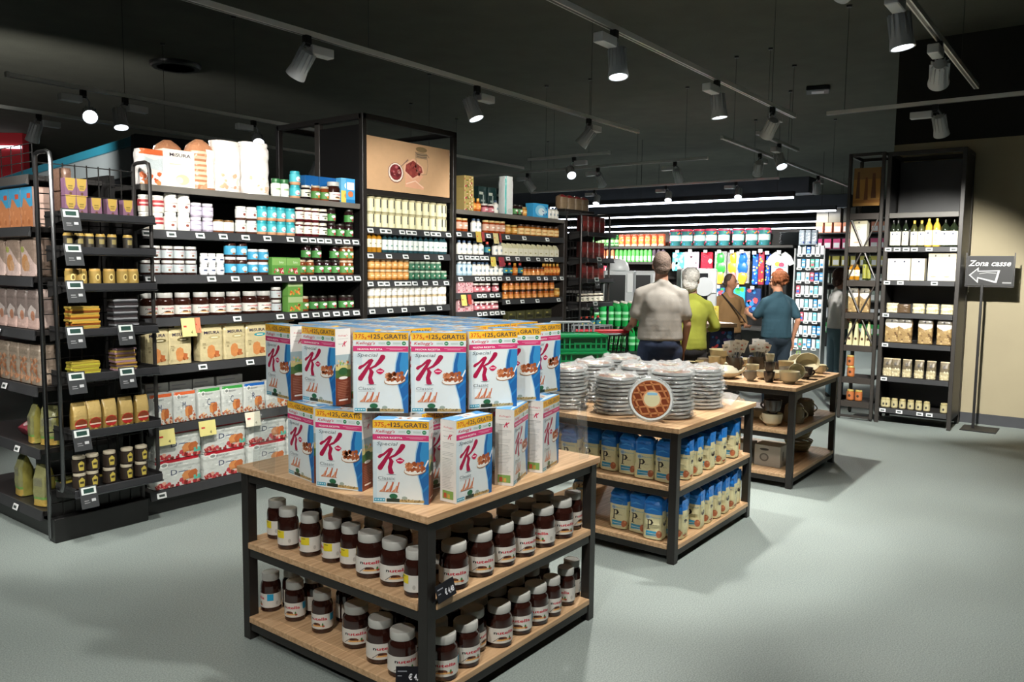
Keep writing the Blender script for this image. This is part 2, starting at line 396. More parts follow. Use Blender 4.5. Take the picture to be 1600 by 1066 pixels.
# --- cereal box ------------------------------------------------------------------------------------
CW, CD, CH = .203, .076, .30
def cereal_front():
    A = Art(CW, CH); A.rect(0, 0, 1, 1, '#e3ecee')
    A.rect(0, .60, .16, .74, '#cfdfe6'); A.rect(0, .06, .07, .62, '#d3e3ea')
    A.poly([(.80, .755), (.76, .62), (.745, .50), (.80, .34), (.865, .18), (.90, 0), (.93, 0), (1, .3), (1, .755)], '#a6d0ea')
    A.poly([(.83, .755), (.78, .62), (.765, .50), (.82, .34), (.885, .18), (.92, 0), (1, 0), (1, .755)], '#2668ac')
    A.poly([(.88, .755), (.84, .60), (.86, .44), (1, .50), (1, .755)], '#3b93cf')
    A.poly([(.86, .30), (1, .40), (1, .43), (.85, .33)], '#2d82c4'); A.poly([(.90, .14), (1, .22), (1, .25), (.89, .17)], '#2d82c4')
    A.rect(0, .905, 1, 1, '#f3b62c'); A.rect(0, .905, .30, 1, '#f7c53f')
    A.text('375', .03, .925, .055, '#d24a24', w=.17, bold=.012); A.text('g', .205, .922, .030, '#d24a24', w=.04, bold=.012); A.rect(.258, .945, .315, .955, '#d24a24'); A.rect(.281, .931, .292, .969, '#d24a24')
    A.text('125', .325, .925, .055, '#25324a', w=.165, bold=.014); A.text('g', .50, .922, .030, '#25324a', w=.04, bold=.012); A.text('GRATIS', .56, .925, .055, '#25324a', w=.41, bold=.014)
    A.text("Kellogg's", .05, .852, .036, '#c9203f', w=.34, shear=.35, bold=.01)
    for x in (.64, .92): A.oval(x, .868, .038, .024, '#2b8a58'); A.rect(x-.02, .864, x+.02, .872, '#dff0e4')
    for i in range(2):
        A.rect(.46, .872-.014*i, .58, .876-.014*i, '#7fae93'); A.rect(.72, .872-.014*i, .86, .876-.014*i, '#7fae93')
    A.rect(0, .765, 1, .832, '#d63f78'); A.text('NUOVA RICETTA', .08, .783, .022, '#ffffff', w=.45, bold=.02)
    A.rect(.60, .803, .95, .808, '#f3b6cc'); A.rect(.66, .788, .90, .793, '#f3b6cc')
    A.text('Special', .07, .70, .044, '#5c686f', w=.36, shear=.28)
    r = '#ae1c48'
    A.stroke([(.350, .665), (.27, .575), (.19, .49), (.125, .425)], [.010, .013, .016, .019], r)
    A.stroke([(.350, .667), (.30, .655), (.20, .595), (.12, .565)], [.006, .009, .008, .012], r)
    A.oval(.13, .425, .045, .026, r); A.oval(.12, .56, .032, .018, r)
    A.stroke([(.54, .70), (.48, .64), (.40, .585), (.28, .545)], [.019, .016, .009, .006], r); A.oval(.535, .70, .048, .026, r)
    A.stroke([(.30, .555), (.335, .51), (.305, .44), (.325, .375)], [.008, .016, .015, .019], r); A.oval(.33, .372, .05, .017, r)
    A.oval(.33, .352, .09, .005, '#8d9aa0')
    A.poly([(.41, .525), (.45, .545), (.49, .56), (.53, .545), (.57, .525), (.53, .495), (.49, .482), (.44, .495)], '#cf1d55'); A.rect(.44, .515, .54, .529, '#f6d3de')
    A.stroke([(.93, .45), (.965, .50), (1, .54)], [.006, .005, .007], '#f5f7f8')
    A.oval(.755, .405, .20, .055, '#a9794e', rot=.14); A.oval(.755, .41, .19, .050, '#f4f1ea', rot=.14)
    A.food(.60, .405, .92, .50, 34, ['#a8572f', '#c8774a', '#8d4326', '#d9936a', '#b96a45'], .042, 3)
    A.text('Classic', .09, .285, .042, '#7d888e', w=.31); A.rect(.09, .268, .40, .272, '#b6bec2')
    for i in range(9):
        x = .14+i*.035; A.stroke([(.12+i*.038, .14), (x+.05, .17+.045*((i*7) % 3))], .004+.002*(i % 2), ['#d7825a', '#e2a07c', '#c96a4a'][i % 3])
    A.rect(.12, .135, .46, .142, '#c98a68')
    A.rect(.02, .02, .22, .06, '#3aa3c4'); 
    for i in range(4): A.rect(.035+.047*i, .033, .065+.047*i, .048, '#d8eef4')
    A.rect(.24, .018, .92, .05, '#b9a06a'); A.rect(.25, .018, .48, .06, '#2c3a33'); A.oval(.37, .088, .075, .032, '#2f6b4c'); A.rect(.36, .05, .38, .07, '#4b3c2a')
    A.oval(.57, .07, .05, .02, '#9fb0a8'); A.food(.50, .03, .85, .05, 16, ['#8f7c50', '#cdb98a', '#6f6a52'], .02, 5)
    return A
def cereal_side(dark):
    A = Art(CD, CH); A.rect(0, 0, 1, 1, '#e4e2de')
    A.text("Kellogg's", .2, .90, .022, '#c9203f', w=.6, shear=.3); A.rect(.15, .865, .85, .868, '#999999')
    A.stroke([(.62, .83), (.5, .78), (.48, .765)], .004, '#c3164a'); A.stroke([(.74, .83), (.6, .80), (.64, .765)], .004, '#c3164a'); A.text('Special', .2, .795, .016, '#69757c', w=.3)
    if dark:
        A.rect(0, 0, 1, .66, '#9fb3b8'); A.rect(0, 0, 1, .52, '#c9bd7c'); A.food(.1, .52, .9, .58, 16, ['#b9683d', '#d8b98c', '#8fae5d'], .08, 4)
        A.rect(0, .25, 1, .46, '#4e6b36'); A.oval(.5, .44, .32, .05, '#2e5a33'); A.rect(0, 0, 1, .36, '#7a3a26'); A.oval(.5, .355, .3, .02, '#e9e6e0')
        for i in range(10): A.rect(.12, .30-.022*i, .88-.1*(i % 3), .304-.022*i, '#b98a76')
        A.rect(.2, .055, .8, .075, '#e7dcd4')
    else:
        rd = random.Random(2)
        for i in range(30):
            if i in (4, 5, 9): continue
            A.rect(.14, .72-.019*i, rd.uniform(.6, .88), .7235-.019*i, '#a3a5a4' if i not in (0, 10, 22) else '#555856')
        A.rect(.16, .04, .84, .14, '#7da356'); A.rect(.24, .05, .42, .11, '#b5563a'); A.rect(.48, .05, .62, .10, '#c9a04c')
    return A
def cereal_top():
    A = Art(CW, CD); A.rect(0, 0, 1, 1, '#d6e8f2'); A.rect(0, 0, 1, .14, '#3a8fd0'); A.poly([(0, .2), (.5, .4), (.3, 1), (0, 1)], '#5aa4dc')
    A.poly([(1, .3), (.75, .5), (.85, 1), (1, 1)], '#3f93d4'); A.rect(.38, .45, .62, .50, '#f0f6fa'); A.food(.35, .35, .7, .8, 12, ['#c9855a', '#e2b08c', '#f3efe8'], .05, 8); return A
cereal = box_kind('cereal_box', 'cereal box', CW, CD, CH, '#dfe6e8', cereal_front(), cereal_side(True), cereal_side(False), cereal_top(), cereal_front())
# --- chocolate spread jars ------------------------------------------------------------------------
BROWN = '#2f1712'
def spread_art(w_, h, var=0):
    A = Art(w_, h); A.rect(0, 0, 1, 1, '#d9d6cf')
    x0 = {0: .365, 1: .20, 2: .40}[var]
    A.text('n', x0, .60, .20, '#1c1a1e', w=.040, bold=.03); A.text('utella', x0+.045, .60, .20, '#c2243a', w=.225, bold=.025)
    A.oval(x0+.11, .30, .055, .13, '#6b3a22'); A.poly([(x0+.03, .16), (x0+.22, .16), (x0+.20, .26), (x0+.05, .26)], '#e7b069'); A.oval(x0+.09, .36, .03, .07, '#3c1d12')
    A.stroke([(x0-.01, .08), (x0+.03, .24), (x0+.06, .38)], .002, '#4a3a34'); A.oval(x0+.20, .30, .012, .12, '#3f7a3a'); A.oval(x0+.21, .20, .02, .07, '#b0452f')
    if var == 1: A.rect(.46, .48, .60, .98, '#e3cf28'); A.rect(.48, .86, .54, .90, '#4b4620')
    if var == 2: A.rect(.72, .50, .82, .98, '#1d9ecb')
    A.oval(.68 if var != 2 else .88, .30, .022, .14, '#b9b5ae')
    for i in range(4): A.rect(.08, .8-.16*i, .20, .83-.16*i, '#c3bfb8')
    return A
def spread(R, H, var, name='chocolate_spread_jar'):
    w_ = 2*pi*R*.97
    return jar_kind(name, 'jar', R, H, BROWN, '#b9b9b4', R*.86, .030, H*.12, spread_art(w_, H*.37, var), shoulder=H*.16, n=28)
spreadL = [spread(.0545, .165, v) for v in (0, 1, 2)]
spreadM = [spread(.043, .166, v) for v in (0, 1, 2)]
# --- small goods for the tall shelves --------------------------------------------------------------
def lab(w_, h, bg, *ops):
    A = Art(w_, h); A.rect(0, 0, 1, 1, bg)
    for o in ops: getattr(A, o[0])(*o[1:])
    return A
def sj(name, R, H, body, lid, bg, ops=(), lidH=.016, b0=.16, b1=.72, lidR=None, shoulder=None, cat='jar', parts=('glass_body', 'lid', 'label')):
    w_ = 2*pi*R*.9
    return jar_kind(name, cat, R, H, body, lid, lidR or R*.92, lidH, H*b0, lab(w_, H*(b1-b0), bg, *ops), shoulder=shoulder or H*.10, n=14, parts=parts)
K = {}
K['choc_small'] = sj('chocolate_spread_jar', .037, .090, BROWN, '#cfcfcb', '#b4bcbe', [('text', 'nutella', .42, .62, .16, '#c8303c', .16), ('oval', .50, .32, .04, .12, '#7b5138')])
K['choc_big'] = spread(.054, .155, 0)
K['white_red'] = sj('sweetener_tub', .037, .105, '#e3ddd2', '#eceae4', '#a92f35', [('rect', .3, .3, .7, .6, '#e2b9b0')], b0=.35, b1=.72, cat='tub')
K['white_tub'] = sj('spread_tub', .040, .125, '#f0eee8', '#f4f3ee', '#efece6', [('rect', .38, .5, .62, .62, '#b4a9a0'), ('oval', .5, .25, .05, .14, '#8a4a3c')], lidH=.02, cat='tub')
K['lilac'] = sj('spread_jar', .036, .092, '#a99fb0', '#e9e6ee', '#cfc8da', [('rect', .38, .5, .62, .62, '#8e86a0')])
K['cream_jar'] = sj('spread_jar', .036, .085, '#7a4a34', '#7a5b33', '#f3efe6', [('rect', .42, .3, .58, .5, '#e4d5c8')], b1=.85, lidH=.012)
K['white_jar'] = sj('spread_jar', .037, .092, '#52362c', '#eeeeea', '#eef0ec', [('oval', .5, .4, .05, .16, '#88463a'), ('rect', .4, .7, .6, .76, '#88a08a')], b1=.8)
K['turq'] = sj('spread_jar', .038, .098, '#d39a72', '#2fa0ac', '#45b0ba', [('oval', .5, .45, .09, .30, '#d9f2f2'), ('oval', .53, .35, .04, .12, '#e79aa8'), ('rect', .1, 0, .9, .08, '#e2a27e')], lidH=.022, b1=.78)
K['jam_cream'] = sj('jam_jar', .036, .105, '#4a1418', '#ece4d2', '#efe8d8', [('rect', .4, .55, .6, .65, '#6b3a3a'), ('oval', .53, .3, .03, .12, '#a8353f')], b0=.2, b1=.72)
K['jam_dark'] = sj('jam_jar', .036, .105, '#1c1416', '#d8d0be', '#e6e2d2', [('rect', .38, .5, .62, .66, '#3a3d30'), ('oval', .5, .28, .05, .14, '#55603a')], b0=.2, b1=.7)
K['jam_green'] = sj('jam_jar', .036, .110, '#241214', '#26251f', '#3f7f3c', [('oval', .5, .62, .10, .22, '#eef4e6'), ('oval', .53, .28, .05, .2, '#b32f45')], b0=.15, b1=.62, lidH=.014)
K['jam_peach'] = sj('jam_jar', .036, .110, '#7c3d1c', '#b9aa90', '#4c8542', [('oval', .5, .62, .10, .22, '#f2f4e6'), ('oval', .53, .28, .05, .2, '#e2863c')], b0=.15, b1=.62, lidH=.014)
K['blue_jar'] = sj('spread_jar', .038, .088, '#4b2c20', '#eef0f0', '#3f9ec4', [('oval', .5, .45, .10, .3, '#bfe2ee'), ('oval', .53, .3, .04, .14, '#d68a5c')], b0=.2, b1=.8)
K['blue_tall'] = sj('spread_jar', .040, .120, '#3c211a', '#e4e6e6', '#3f9ec4', [('oval', .5, .45, .10, .3, '#bfe2ee'), ('oval', .5, .14, .05, .1, '#a0683c')], b0=.12, b1=.62)
K['mini_white'] = sj('yogurt_pot', .026, .070, '#eef0f2', '#f6f7f7', '#f1f3f5', [('rect', .42, .35, .58, .6, '#3c4a6a')], lidH=.014, cat='pot')
K['honey'] = sj('honey_jar', .034, .095, '#a8641c', '#b49a58', '#d8a24c', [('rect', .38, .4, .62, .6, '#f0dca4')], b0=.2, b1=.7)
K['honey_cream'] = sj('honey_jar', .036, .110, '#9a5a20', '#3c2a1c', '#e9c98c', [('rect', .3, .4, .7, .6, '#c98a48')], b0=.12, b1=.66)
K['cream_sq'] = sj('preserve_jar', .036, .125, '#cfc79a', '#b9b088', '#e6e2bc', [('rect', .47, .5, .53, .99, '#3a3a38'), ('oval', .5, .42, .035, .13, '#56584e')], b0=.05, b1=.86, lidH=.012)
K['bottle_teal'] = sj('sauce_bottle', .030, .155, '#27474e', '#30505a', '#dfe6e2', [('rect', .42, .35, .58, .5, '#7aa29a')], b0=.15, b1=.68, shoulder=.04, lidR=.014, lidH=.02, cat='bottle', parts=('glass_body', 'cap', 'label'))
K['bottle_gold'] = sj('sauce_bottle', .028, .165, '#b07a1e', '#7a5a22', '#ece4c8', [('rect', .44, .4, .56, .52, '#8a7a4a')], b0=.25, b1=.65, shoulder=.04, lidR=.014, lidH=.02, cat='bottle', parts=('glass_body', 'cap', 'label'))
K['orange_jar'] = sj('preserve_jar', .033, .085, '#b0702c', '#c9b892', '#dca35c', [('rect', .38, .35, .62, .6, '#f0d9ae')], b0=.2, b1=.72)
K['green_can'] = sj('small_jar', .029, .078, '#1d4a38', '#a9b8a4', '#2c6a4c', [('oval', .5, .5, .06, .2, '#cfd8c8'), ('oval', .52, .35, .03, .1, '#b0453c')], b0=.15, b1=.75)
K['white_cone'] = sj('salt_pot', .036, .095, '#e6e4de', '#c9b48c', '#f1efe9', [('rect', .4, .4, .6, .5, '#cfcac0')], b0=.05, b1=.8, cat='pot')
K['red_sauce'] = sj('syrup_jar', .033, .12, '#8f3b18', '#c8b27a', '#c9a08a', [('rect', .4, .4, .6, .6, '#efe6da')], b0=.2, b1=.7)
K['milky'] = sj('cream_bottle', .030, .125, '#dcd8cc', '#39506c', '#e8e6de', [('rect', .42, .3, .58, .6, '#8fa0aa')], b0=.1, b1=.7, shoulder=.03, lidR=.016, lidH=.018, cat='bottle')
K['pyramid'] = Kind('milk_carton', 'carton', [('milk_carton', (lambda b: (b.box(-.036, .036, -.03, .03, 0, .075, 'carton', '#ece8d2', .002), b.mesh([(-.036, -.03, .075), (.036, -.03, .075), (.036, .03, .075), (-.036, .03, .075), (-.030, 0, .125), (.034, 0, .118)], [(0, 1, 5, 4), (2, 3, 4, 5), (1, 2, 5), (3, 0, 4)], 'carton', '#e3deb8'), b.art(lab(.072, .07, '#ece8d2', ('rect', .3, .35, .7, .5, '#b7ac74')), front_map(-.036, -.03, .002), 'carton'), b)[-1])(MB()).data('milk_carton'))])
K['water_glass'] = sj('baby_water_bottle', .032, .13, '#9db8c8', '#e6ecee', '#bcd2de', [('oval', .5, .5, .08, .24, '#4a7a9a')], b0=.15, b1=.75, shoulder=.03, lidR=.02, cat='bottle')
K['honey_bear'] = sj('honey_bottle', .030, .125, '#a4501a', '#d9a43a', '#d98a3c', [('rect', .4, .3, .6, .6, '#f0c46a')], b0=.2, b1=.6, shoulder=.045, lidR=.014, lidH=.026, cat='bottle')
K['dark_syrup'] = sj('syrup_bottle', .031, .125, '#1c2430', '#c9493a', '#2c7a8a', [('rect', .4, .3, .6, .6, '#e6d84c')], b0=.2, b1=.6, shoulder=.045, lidR=.014, lidH=.022, cat='bottle')
K['amber_small'] = sj('syrup_jar', .030, .085, '#a8561c', '#3a2416', '#d98c3c', [('rect', .3, .1, .7, .4, '#efb072')], b0=.05, b1=.5)
def box2(name, w_, d, h, side, *ops, cat='packet', **k): return box_kind(name, cat, w_, d, h, side, lab(w_, h, side, *ops), **k)
K['pink_box'] = box2('baby_food_pack', .10, .06, .115, '#d8a9ae', ('food', .05, .05, .95, .95, 26, ['#b03048', '#f0e2e0', '#8a4a62', '#e6c2c0'], .09, 5))
K['dark_pots'] = sj('fruit_puree_jar', .036, .085, '#5a1c24', '#c9c2ba', '#c3727c', [('rect', .4, .3, .6, .7, '#efe2e0')], b0=.1, b1=.6)
K['green_pack'] = box2('fruit_snack_pack', .15, .07, .125, '#5f9a48', ('rect', 0, .55, 1, .95, '#86b464'), ('text', 'bio', .5, .66, .14, '#e8f4dc', .3), ('food', .1, .08, .9, .42, 18, ['#c02f48', '#e46a7c', '#7a1830', '#f0d8d0'], .075, 6))
K['green_pack_orange'] = box2('fruit_snack_pack', .13, .07, .12, '#6a9e4c', ('rect', 0, .6, 1, .95, '#a9c088'), ('food', .1, .08, .9, .5, 18, ['#e07a34', '#f0a45a', '#c85a28', '#7fae4a'], .085, 7))
K['orange_biscuit'] = box2('green_edged_packet', .15, .07, .14, '#6a9a4a', ('rect', 0, .9, 1, 1, '#4fae3c'), ('food', .05, .1, .95, .6, 24, ['#e0762c', '#c85a1c', '#f0a050'], .09, 2))
def misura(accent, deg=0):
    A = Art(.185, .235); A.rect(0, 0, 1, 1, '#cdbf94'); A.text('MiSURA', .15, .78, .085, '#2a2440', w=.68, bold=.025)
    A.oval(.60, .68, .26, .055, accent); A.rect(.46, .665, .74, .695, '#e9e0c2' if accent != '#cdbf94' else '#8d8260')
    A.poly([(.30, .14), (.28, .34), (.34, .44), (.48, .47), (.60, .42), (.62, .30), (.60, .12), (.44, .07)], '#cf8a52'); A.poly([(.60, .14), (.62, .30), (.80, .28), (.78, .16)], '#b9683c'); A.food(.60, .12, .85, .3, 8, ['#c77c48', '#a85c30'], .05, 4)
    A.rect(.08, .50, .22, .52, '#8a7d5a'); A.rect(.08, .46, .26, .47, '#a1946e'); A.oval(.16, .40, .05, .03, '#a1946e')
    return A
K['misura_grey'] = bag_kind('biscuit_bag', 'biscuit bag', .185, .10, .235, '#c9bb90', top='flat', art=misura('#6f6440'), seed=3, ex=8)
K['misura_plain'] = bag_kind('biscuit_bag', 'biscuit bag', .185, .10, .235, '#ccbe92', top='flat', art=misura('#b9ab7c'), seed=4, ex=8)
K['misura_teal'] = bag_kind('biscuit_bag', 'biscuit bag', .185, .10, .235, '#ccbe92', top='flat', art=misura('#2f9eae'), seed=5, ex=8)
def mulino(top, letter, w_=.19, h=.20, red=False):
    A = Art(w_, h); A.rect(0, 0, 1, 1, '#c9cdc8'); rd = random.Random(len(letter)+int(w_*100))
    for i in range(12): x = rd.uniform(.05, .8); y = rd.uniform(.35, .85); A.poly([(x, y), (x+.13, y+rd.uniform(-.04, .06)), (x+.08, y-.05)], rd.choice(['#dfe3de', '#b3b8b4', '#e8ebe6']))
    A.rect(0, .90, 1, 1, top); A.oval(.20, .84, .10, .09, '#e2e4df'); A.oval(.20, .84, .06, .055, '#8a8f8a'); A.text('Biscotti', .28, .80, .07, '#5e6468', w=.3, shear=.2)
    A.text(letter, .34 if red else .36, .44, .20 if red else .24, '#26355a', w=.13); A.rect(.50, .50, .70, .53, '#5e6884')
    A.food(0, .02, 1, .20, 40, ['#a02430', '#c2464a', '#8a2f2a', '#d8a08c'] if red else ['#b05c40', '#c98a5c', '#8f4a34', '#e2c29a'], .05, 3)
    A.food(.55 if red else .4, .22, .9, .42, 3, ['#c07844'], .03, 3)
    bx = .60 if red else .48
    for dx in (0, .13): A.poly([(bx+dx, .18), (bx+dx-.03, .38), (bx+dx+.03, .50), (bx+dx+.14, .52), (bx+dx+.19, .42), (bx+dx+.17, .22)], ['#d08a52', '#b9683a'][dx > 0])
    if red: A.rect(.82, .14, .98, .30, '#5fb8a4')
    return A
K['bisc_orange'] = bag_kind('silver_biscuit_bag', 'biscuit bag', .19, .09, .20, '#c9ccc8', top='flat', art=mulino('#d8663a', 'M'), seed=6, ex=7)
K['bisc_green'] = bag_kind('silver_biscuit_bag', 'biscuit bag', .19, .09, .20, '#c9ccc8', top='flat', art=mulino('#3fa346', 'C'), seed=7, ex=7)
K['bisc_blue'] = bag_kind('silver_biscuit_bag', 'biscuit bag', .19, .09, .20, '#c9ccc8', top='flat', art=mulino('#1f62b4', 'R'), seed=8, ex=7)
K['bisc_red'] = bag_kind('biscuit_pack', 'biscuit pack', .36, .12, .182, '#c5c9c4', top='flat', art=mulino('#b01c2c', 'D', .36, .182, True), seed=9, ex=9)
K['grey_carton'] = box_kind('grey_carton', 'carton', .20, .08, .075, '#9a9c98', lab(.20, .075, '#a2a4a0', ('rect', .08, .6, .7, .7, '#84868a'), ('rect', .08, .3, .5, .38, '#84868a')))
# white toast bags on the top board
def toast(seed, w_=.24, h=.34, tone='#e9e0d8'):
    A = Art(w_, h); A.rect(.15, .1, .85, .8, '#f1ece6'); A.food(.1, .08, .9, .35, 14, ['#e6c3a6', '#f0d8c4', '#d9a98a'], .09, seed)
    return bag_kind('toast_bag', 'bread bag', w_, .14, h, tone, top='flat', art=A, seed=seed, ex=3, wob=.05)
K['toast_white'] = toast(3, .20); K['toast_white2'] = toast(9, .21, .36, '#efe9e4')
K['toast_brown'] = bag_kind('sliced_bread_bag', 'bread bag', .18, .14, .33, '#c08e6c', top='tuft', seed=11, ex=3, wob=.06,
    art=lab(.18, .33, '#b07a58', *[('rect', .05, .1+.1*i, .95, .155+.1*i, '#d9b79c') for i in range(7)], ('rect', .55, .05, .95, .8, '#eee6de')))
K['misura_white'] = box_kind('biscuit_carton', 'biscuit box', .21, .10, .235, '#e6ddca', (lambda A: (A.rect(0, 0, 1, 1, '#e9e2d2'), A.text('MiSURA', .2, .82, .09, '#3a3440', .68, .02), A.oval(.60, .22, .22, .14, '#eec79a'), A.oval(.5, .2, .12, .09, '#f2dfbc'), A.rect(.2, .6, .55, .63, '#c9c0aa'), A)[-1])(Art(.21, .235)))
K['orange_white'] = bag_kind('cracker_bag', 'cracker bag', .175, .10, .22, '#e3dfdc', top='flat', seed=13, ex=5, wob=.03,
    art=(lambda A: (A.rect(0, .85, 1, 1, '#d8693a'), A.poly([(.05, .8), (.5, .7), (.9, .8), (.9, .4), (.1, .5)], '#c9d2d4'), A.food(.05, .02, .95, .35, 20, ['#d0673a', '#e08a5a', '#b5502c'], .09, 2), A)[-1])(Art(.175, .22)))
K['blue_flour'] = box_kind('blue_cereal_box', 'cereal box', .12, .06, .20, '#2b6fb0', lab(.12, .20, '#1f66ac', ('rect', 0, .0, 1, .35, '#7fb6de'), ('poly', [(.3, .5), (.5, .68), (.7, .5), (.62, .5), (.5, .6), (.38, .5)], '#e9f2f8'), ('poly', [(.36, .42), (.5, .55), (.64, .42)], '#9fc8e4')))
K['blue_yellow'] = box_kind('cereal_carton', 'cereal box', .11, .06, .19, '#4f9fce', lab(.11, .19, '#6fb6dc', ('rect', 0, 0, 1, .5, '#d9c65c'), ('oval', .5, .7, .2, .12, '#e4ecef'), ('oval', .45, .3, .16, .1, '#c98a3c')))
K['blue_pink'] = box_kind('cereal_carton', 'cereal box', .09, .06, .19, '#3f95d0', lab(.09, .19, '#4aa3dc', ('rect', .1, .55, .9, .85, '#f0dfe2'), ('oval', .5, .38, .3, .12, '#d67a4c'), ('rect', 0, 0, 1, .16, '#2a79b4')))
K['jar_white_green'] = sj('cream_jar', .040, .13, '#e8ede4', '#2f6b3c', '#eef0e8', [('rect', .4, .4, .6, .6, '#9ab88a')], lidH=.03)
# ------------------------------------------------------------------ the setting
BL = '#24211f'; BLK = '#141414'; RAIL = '#3a3b3d'
CEIL = 4.1
b = MB(); b.box(-6, 30, -7, 22, -.05, 0, 'floor_resin', '#fff'); struct('floor', b)
b = MB(); b.box(-6, 30, -7, 22, CEIL, CEIL+.05, 'ceiling_paint', '#fff'); struct('ceiling', b)
b = MB(); b.box(9.70, 9.90, -7, 2.09, 0, 3.0, 'wall_plaster', '#fff'); struct('wall_right', b)
b = MB(); b.box(9.70, 9.90, -7, 2.09, 3.0, CEIL, 'wall_dark', '#fff'); struct('trim_1', b)
b = MB(); b.box(9.685, 9.70, -7, 2.09, 0, .11, 'grey_baseboard', '#fff'); struct('baseboard_right', b)
b = MB(); b.box(30, 30.2, -7, 22, 0, CEIL, 'wall_dark', '#fff'); struct('wall_back', b)
b = MB(); b.box(-6, 30, 22, 22.2, 0, CEIL, 'wall_dark', '#fff'); struct('wall_left', b)
b = MB(); b.box(-6.2, -6, -7, 22, 0, CEIL, 'wall_plaster', '#fff'); struct('wall_front', b)
b = MB(); b.box(-6, 30, -7.2, -7, 0, CEIL, 'wall_plaster', '#fff'); struct('wall_near', b)
# red wall section far behind the left end shelves, with its light line
p0 = at_d(36, 240, 15.5); p1 = at_d(-160, 240, 15.5)
dx, dy = p1.x-p0.x, p1.y-p0.y; L = math.hypot(dx, dy)
rd_ = empty('red_bulkhead', (p0.x, p0.y, 0), atan2(dy, dx), 'deep red bulkhead panel with a thin white light line, at far left', 'bulkhead')
b = MB(); b.box(0, L, -.2, 0, 0, CEIL-.002, 'wall_red', '#fff'); obj('panel', b, rd_)
b = MB(); b.box(.02, L, .0, .03, 3.80, 3.85, 'glow_soft', '#e6ecf4'); obj('light_line', b, rd_)
# ceiling pieces
t = empty('ceiling_diffuser', (5.6, 9.62, CEIL), 0, 'round black slatted air diffuser in the ceiling, at upper left', 'air vent')
b = MB(); b.lathe([(.30, -.03), (.31, -.005), (.31, 0)], 'plastic', '#1c1d1d', 32); obj('frame', b, t)
b = MB()
for r in (.08, .14, .20, .26): b.lathe([(r, -.05), (r+.02, -.05), (r+.035, -.03), (r, -.03)], 'plastic', '#3b3d3c', 32)
obj('ring_slats', b, t)
q = at_z(1278, 137, CEIL)
t = empty('emergency_light', (q.x, q.y, CEIL), .3, 'small square ceiling light unit above the far racks', 'ceiling light')
b = MB(); b.box(-.15, .15, -.15, .15, -.06, 0, 'plastic', '#26282a', .01); obj('housing', b, t)
b = MB(); b.box(-.08, .08, -.08, .08, -.066, -.06, 'plastic', '#c9ccd0'); obj('lens', b, t)
# ------------------------------------------------------------------ tracks and spotlights
def track(x0, y0, x1, y1, z, cables, label, col='#c4c6c2'):
    a = atan2(y1-y0, x1-x0); L = math.hypot(x1-x0, y1-y0)
    t = empty('lighting_track', (x0, y0, z), a, label, 'lighting track')
    b = MB(); b.box(0, L, -.018, .018, 0, .035, 'plastic', col); b.box(0, L, -.008, .008, -.001, 0, 'plastic', '#2a2a2a'); obj('rail', b, t)
    b = MB(); b.box(-.03, 0, -.022, .022, -.004, .039, 'plastic', col, .004); obj('end_cap', b, t)
    for k in cables:
        b = MB(); b.tube([(k, 0, .035), (k, 0, CEIL-z)], .0025, 'plastic', '#30312f', 5); b.lathe([(.025, CEIL-z-.02), (.03, CEIL-z)], 'plastic', '#2b2b2b', 10, Matrix.Translation((k, 0, 0))); obj('suspension_cable', b, t)
    return t
track(-3, 4.34, 8.0, 4.36, 3.1, (1, 3.4, 7, 10), 'long lighting track hung above the tall shelves, one cable by its tip')
track(-2, 2.64, 8.05, 2.66, 3.1, (3, 6, 9.4), 'long lighting track running above the wooden tables')
track(-2, 1.04, 7.6, 1.04, 3.1, (2, 5, 8.8), 'lighting track at upper right, ending before the wall')
track(8.08, -3, 8.08, 2.36, 3.1, (1, 3, 5.2), 'lighting track running sideways before the cream wall')
track(2.8, 7.3, 9.9, 7.35, 3.1, (.95, 2.1, 5), 'lighting track beyond the tall shelves, nearer one at upper left')
track(-1, 8.85, 9.9, 8.85, 3.1, (2, 6, 10), 'lighting track beyond the tall shelves, farther one at upper left')
track(9.2, 5.45, 9.2, 6.75, 3.1, (.3, 1.0), 'short lighting track above the shoppers, with one bright lamp')
track(10.35, 4.6, 10.35, 9.5, 3.1, (.3, 2.5, 4.5), 'lighting track across the middle distance, above the shoppers')
track(13.2, 4.6, 13.2, 9.6, 3.1, (.4, 2.6, 4.6), 'farthest track of small lamps above the back shelving')
track(8.87, 3.74, 15, 3.95, 3.1, (.35, 2.5, 5), 'lighting track leading away beside the tall open rack')
track(8.8, 3.3, 10.3, 3.34, 3.1, (.3, 1.2), 'short lighting track with one lamp, left of tall rack')
# spotlight head: axis -Z local
def head_mesh():
    b = MB(); b.lathe([(.040, .10), (.046, .085), (.055, .0), (.066, -.075), (.066, -.085), (.058, -.085), (.052, -.05)], 'plastic', '#b9bdbf', 24, None, True, False)
    for i in range(12):
        a = 2*pi*i/12; T = Matrix.Rotation(a, 4, 'Z'); b.box(.044, .060, -.002, .002, -.03, .10, 'plastic', '#a2a6a8', 0, T)
    return b.data('lamp_head')
HEAD = head_mesh(); b = MB(); b.lathe([(.001, -.070), (.057, -.072)], 'glow', '#eef4ff', 24, None, False, False); LENS_ON = b.data('lamp_lens')
b = MB(); b.lathe([(.001, -.070), (.057, -.072)], 'plastic', '#5a6064', 24, None, False, False); LENS_OFF = b.data('lamp_lens')
b = MB(); b.box(-.022, .022, -.02, .02, -.052, -.002, 'plastic', '#1d1d1d'); ADP = b.data('track_adapter')
b = MB(); b.box(.02, .20, -.035, .035, -.115, -.055, 'plastic', '#c4c8ca', .005); b.box(-.02, .05, -.012, .012, -.07, -.05, 'plastic', '#2a2a2a'); DRV = b.data('driver_box')
b = MB(); b.tube([(-.02, 0, -.05), (-.05, 0, -.09), (-.05, 0, -.13)], .008, 'plastic', '#8a8e90', 6); BRK = b.data('bracket')
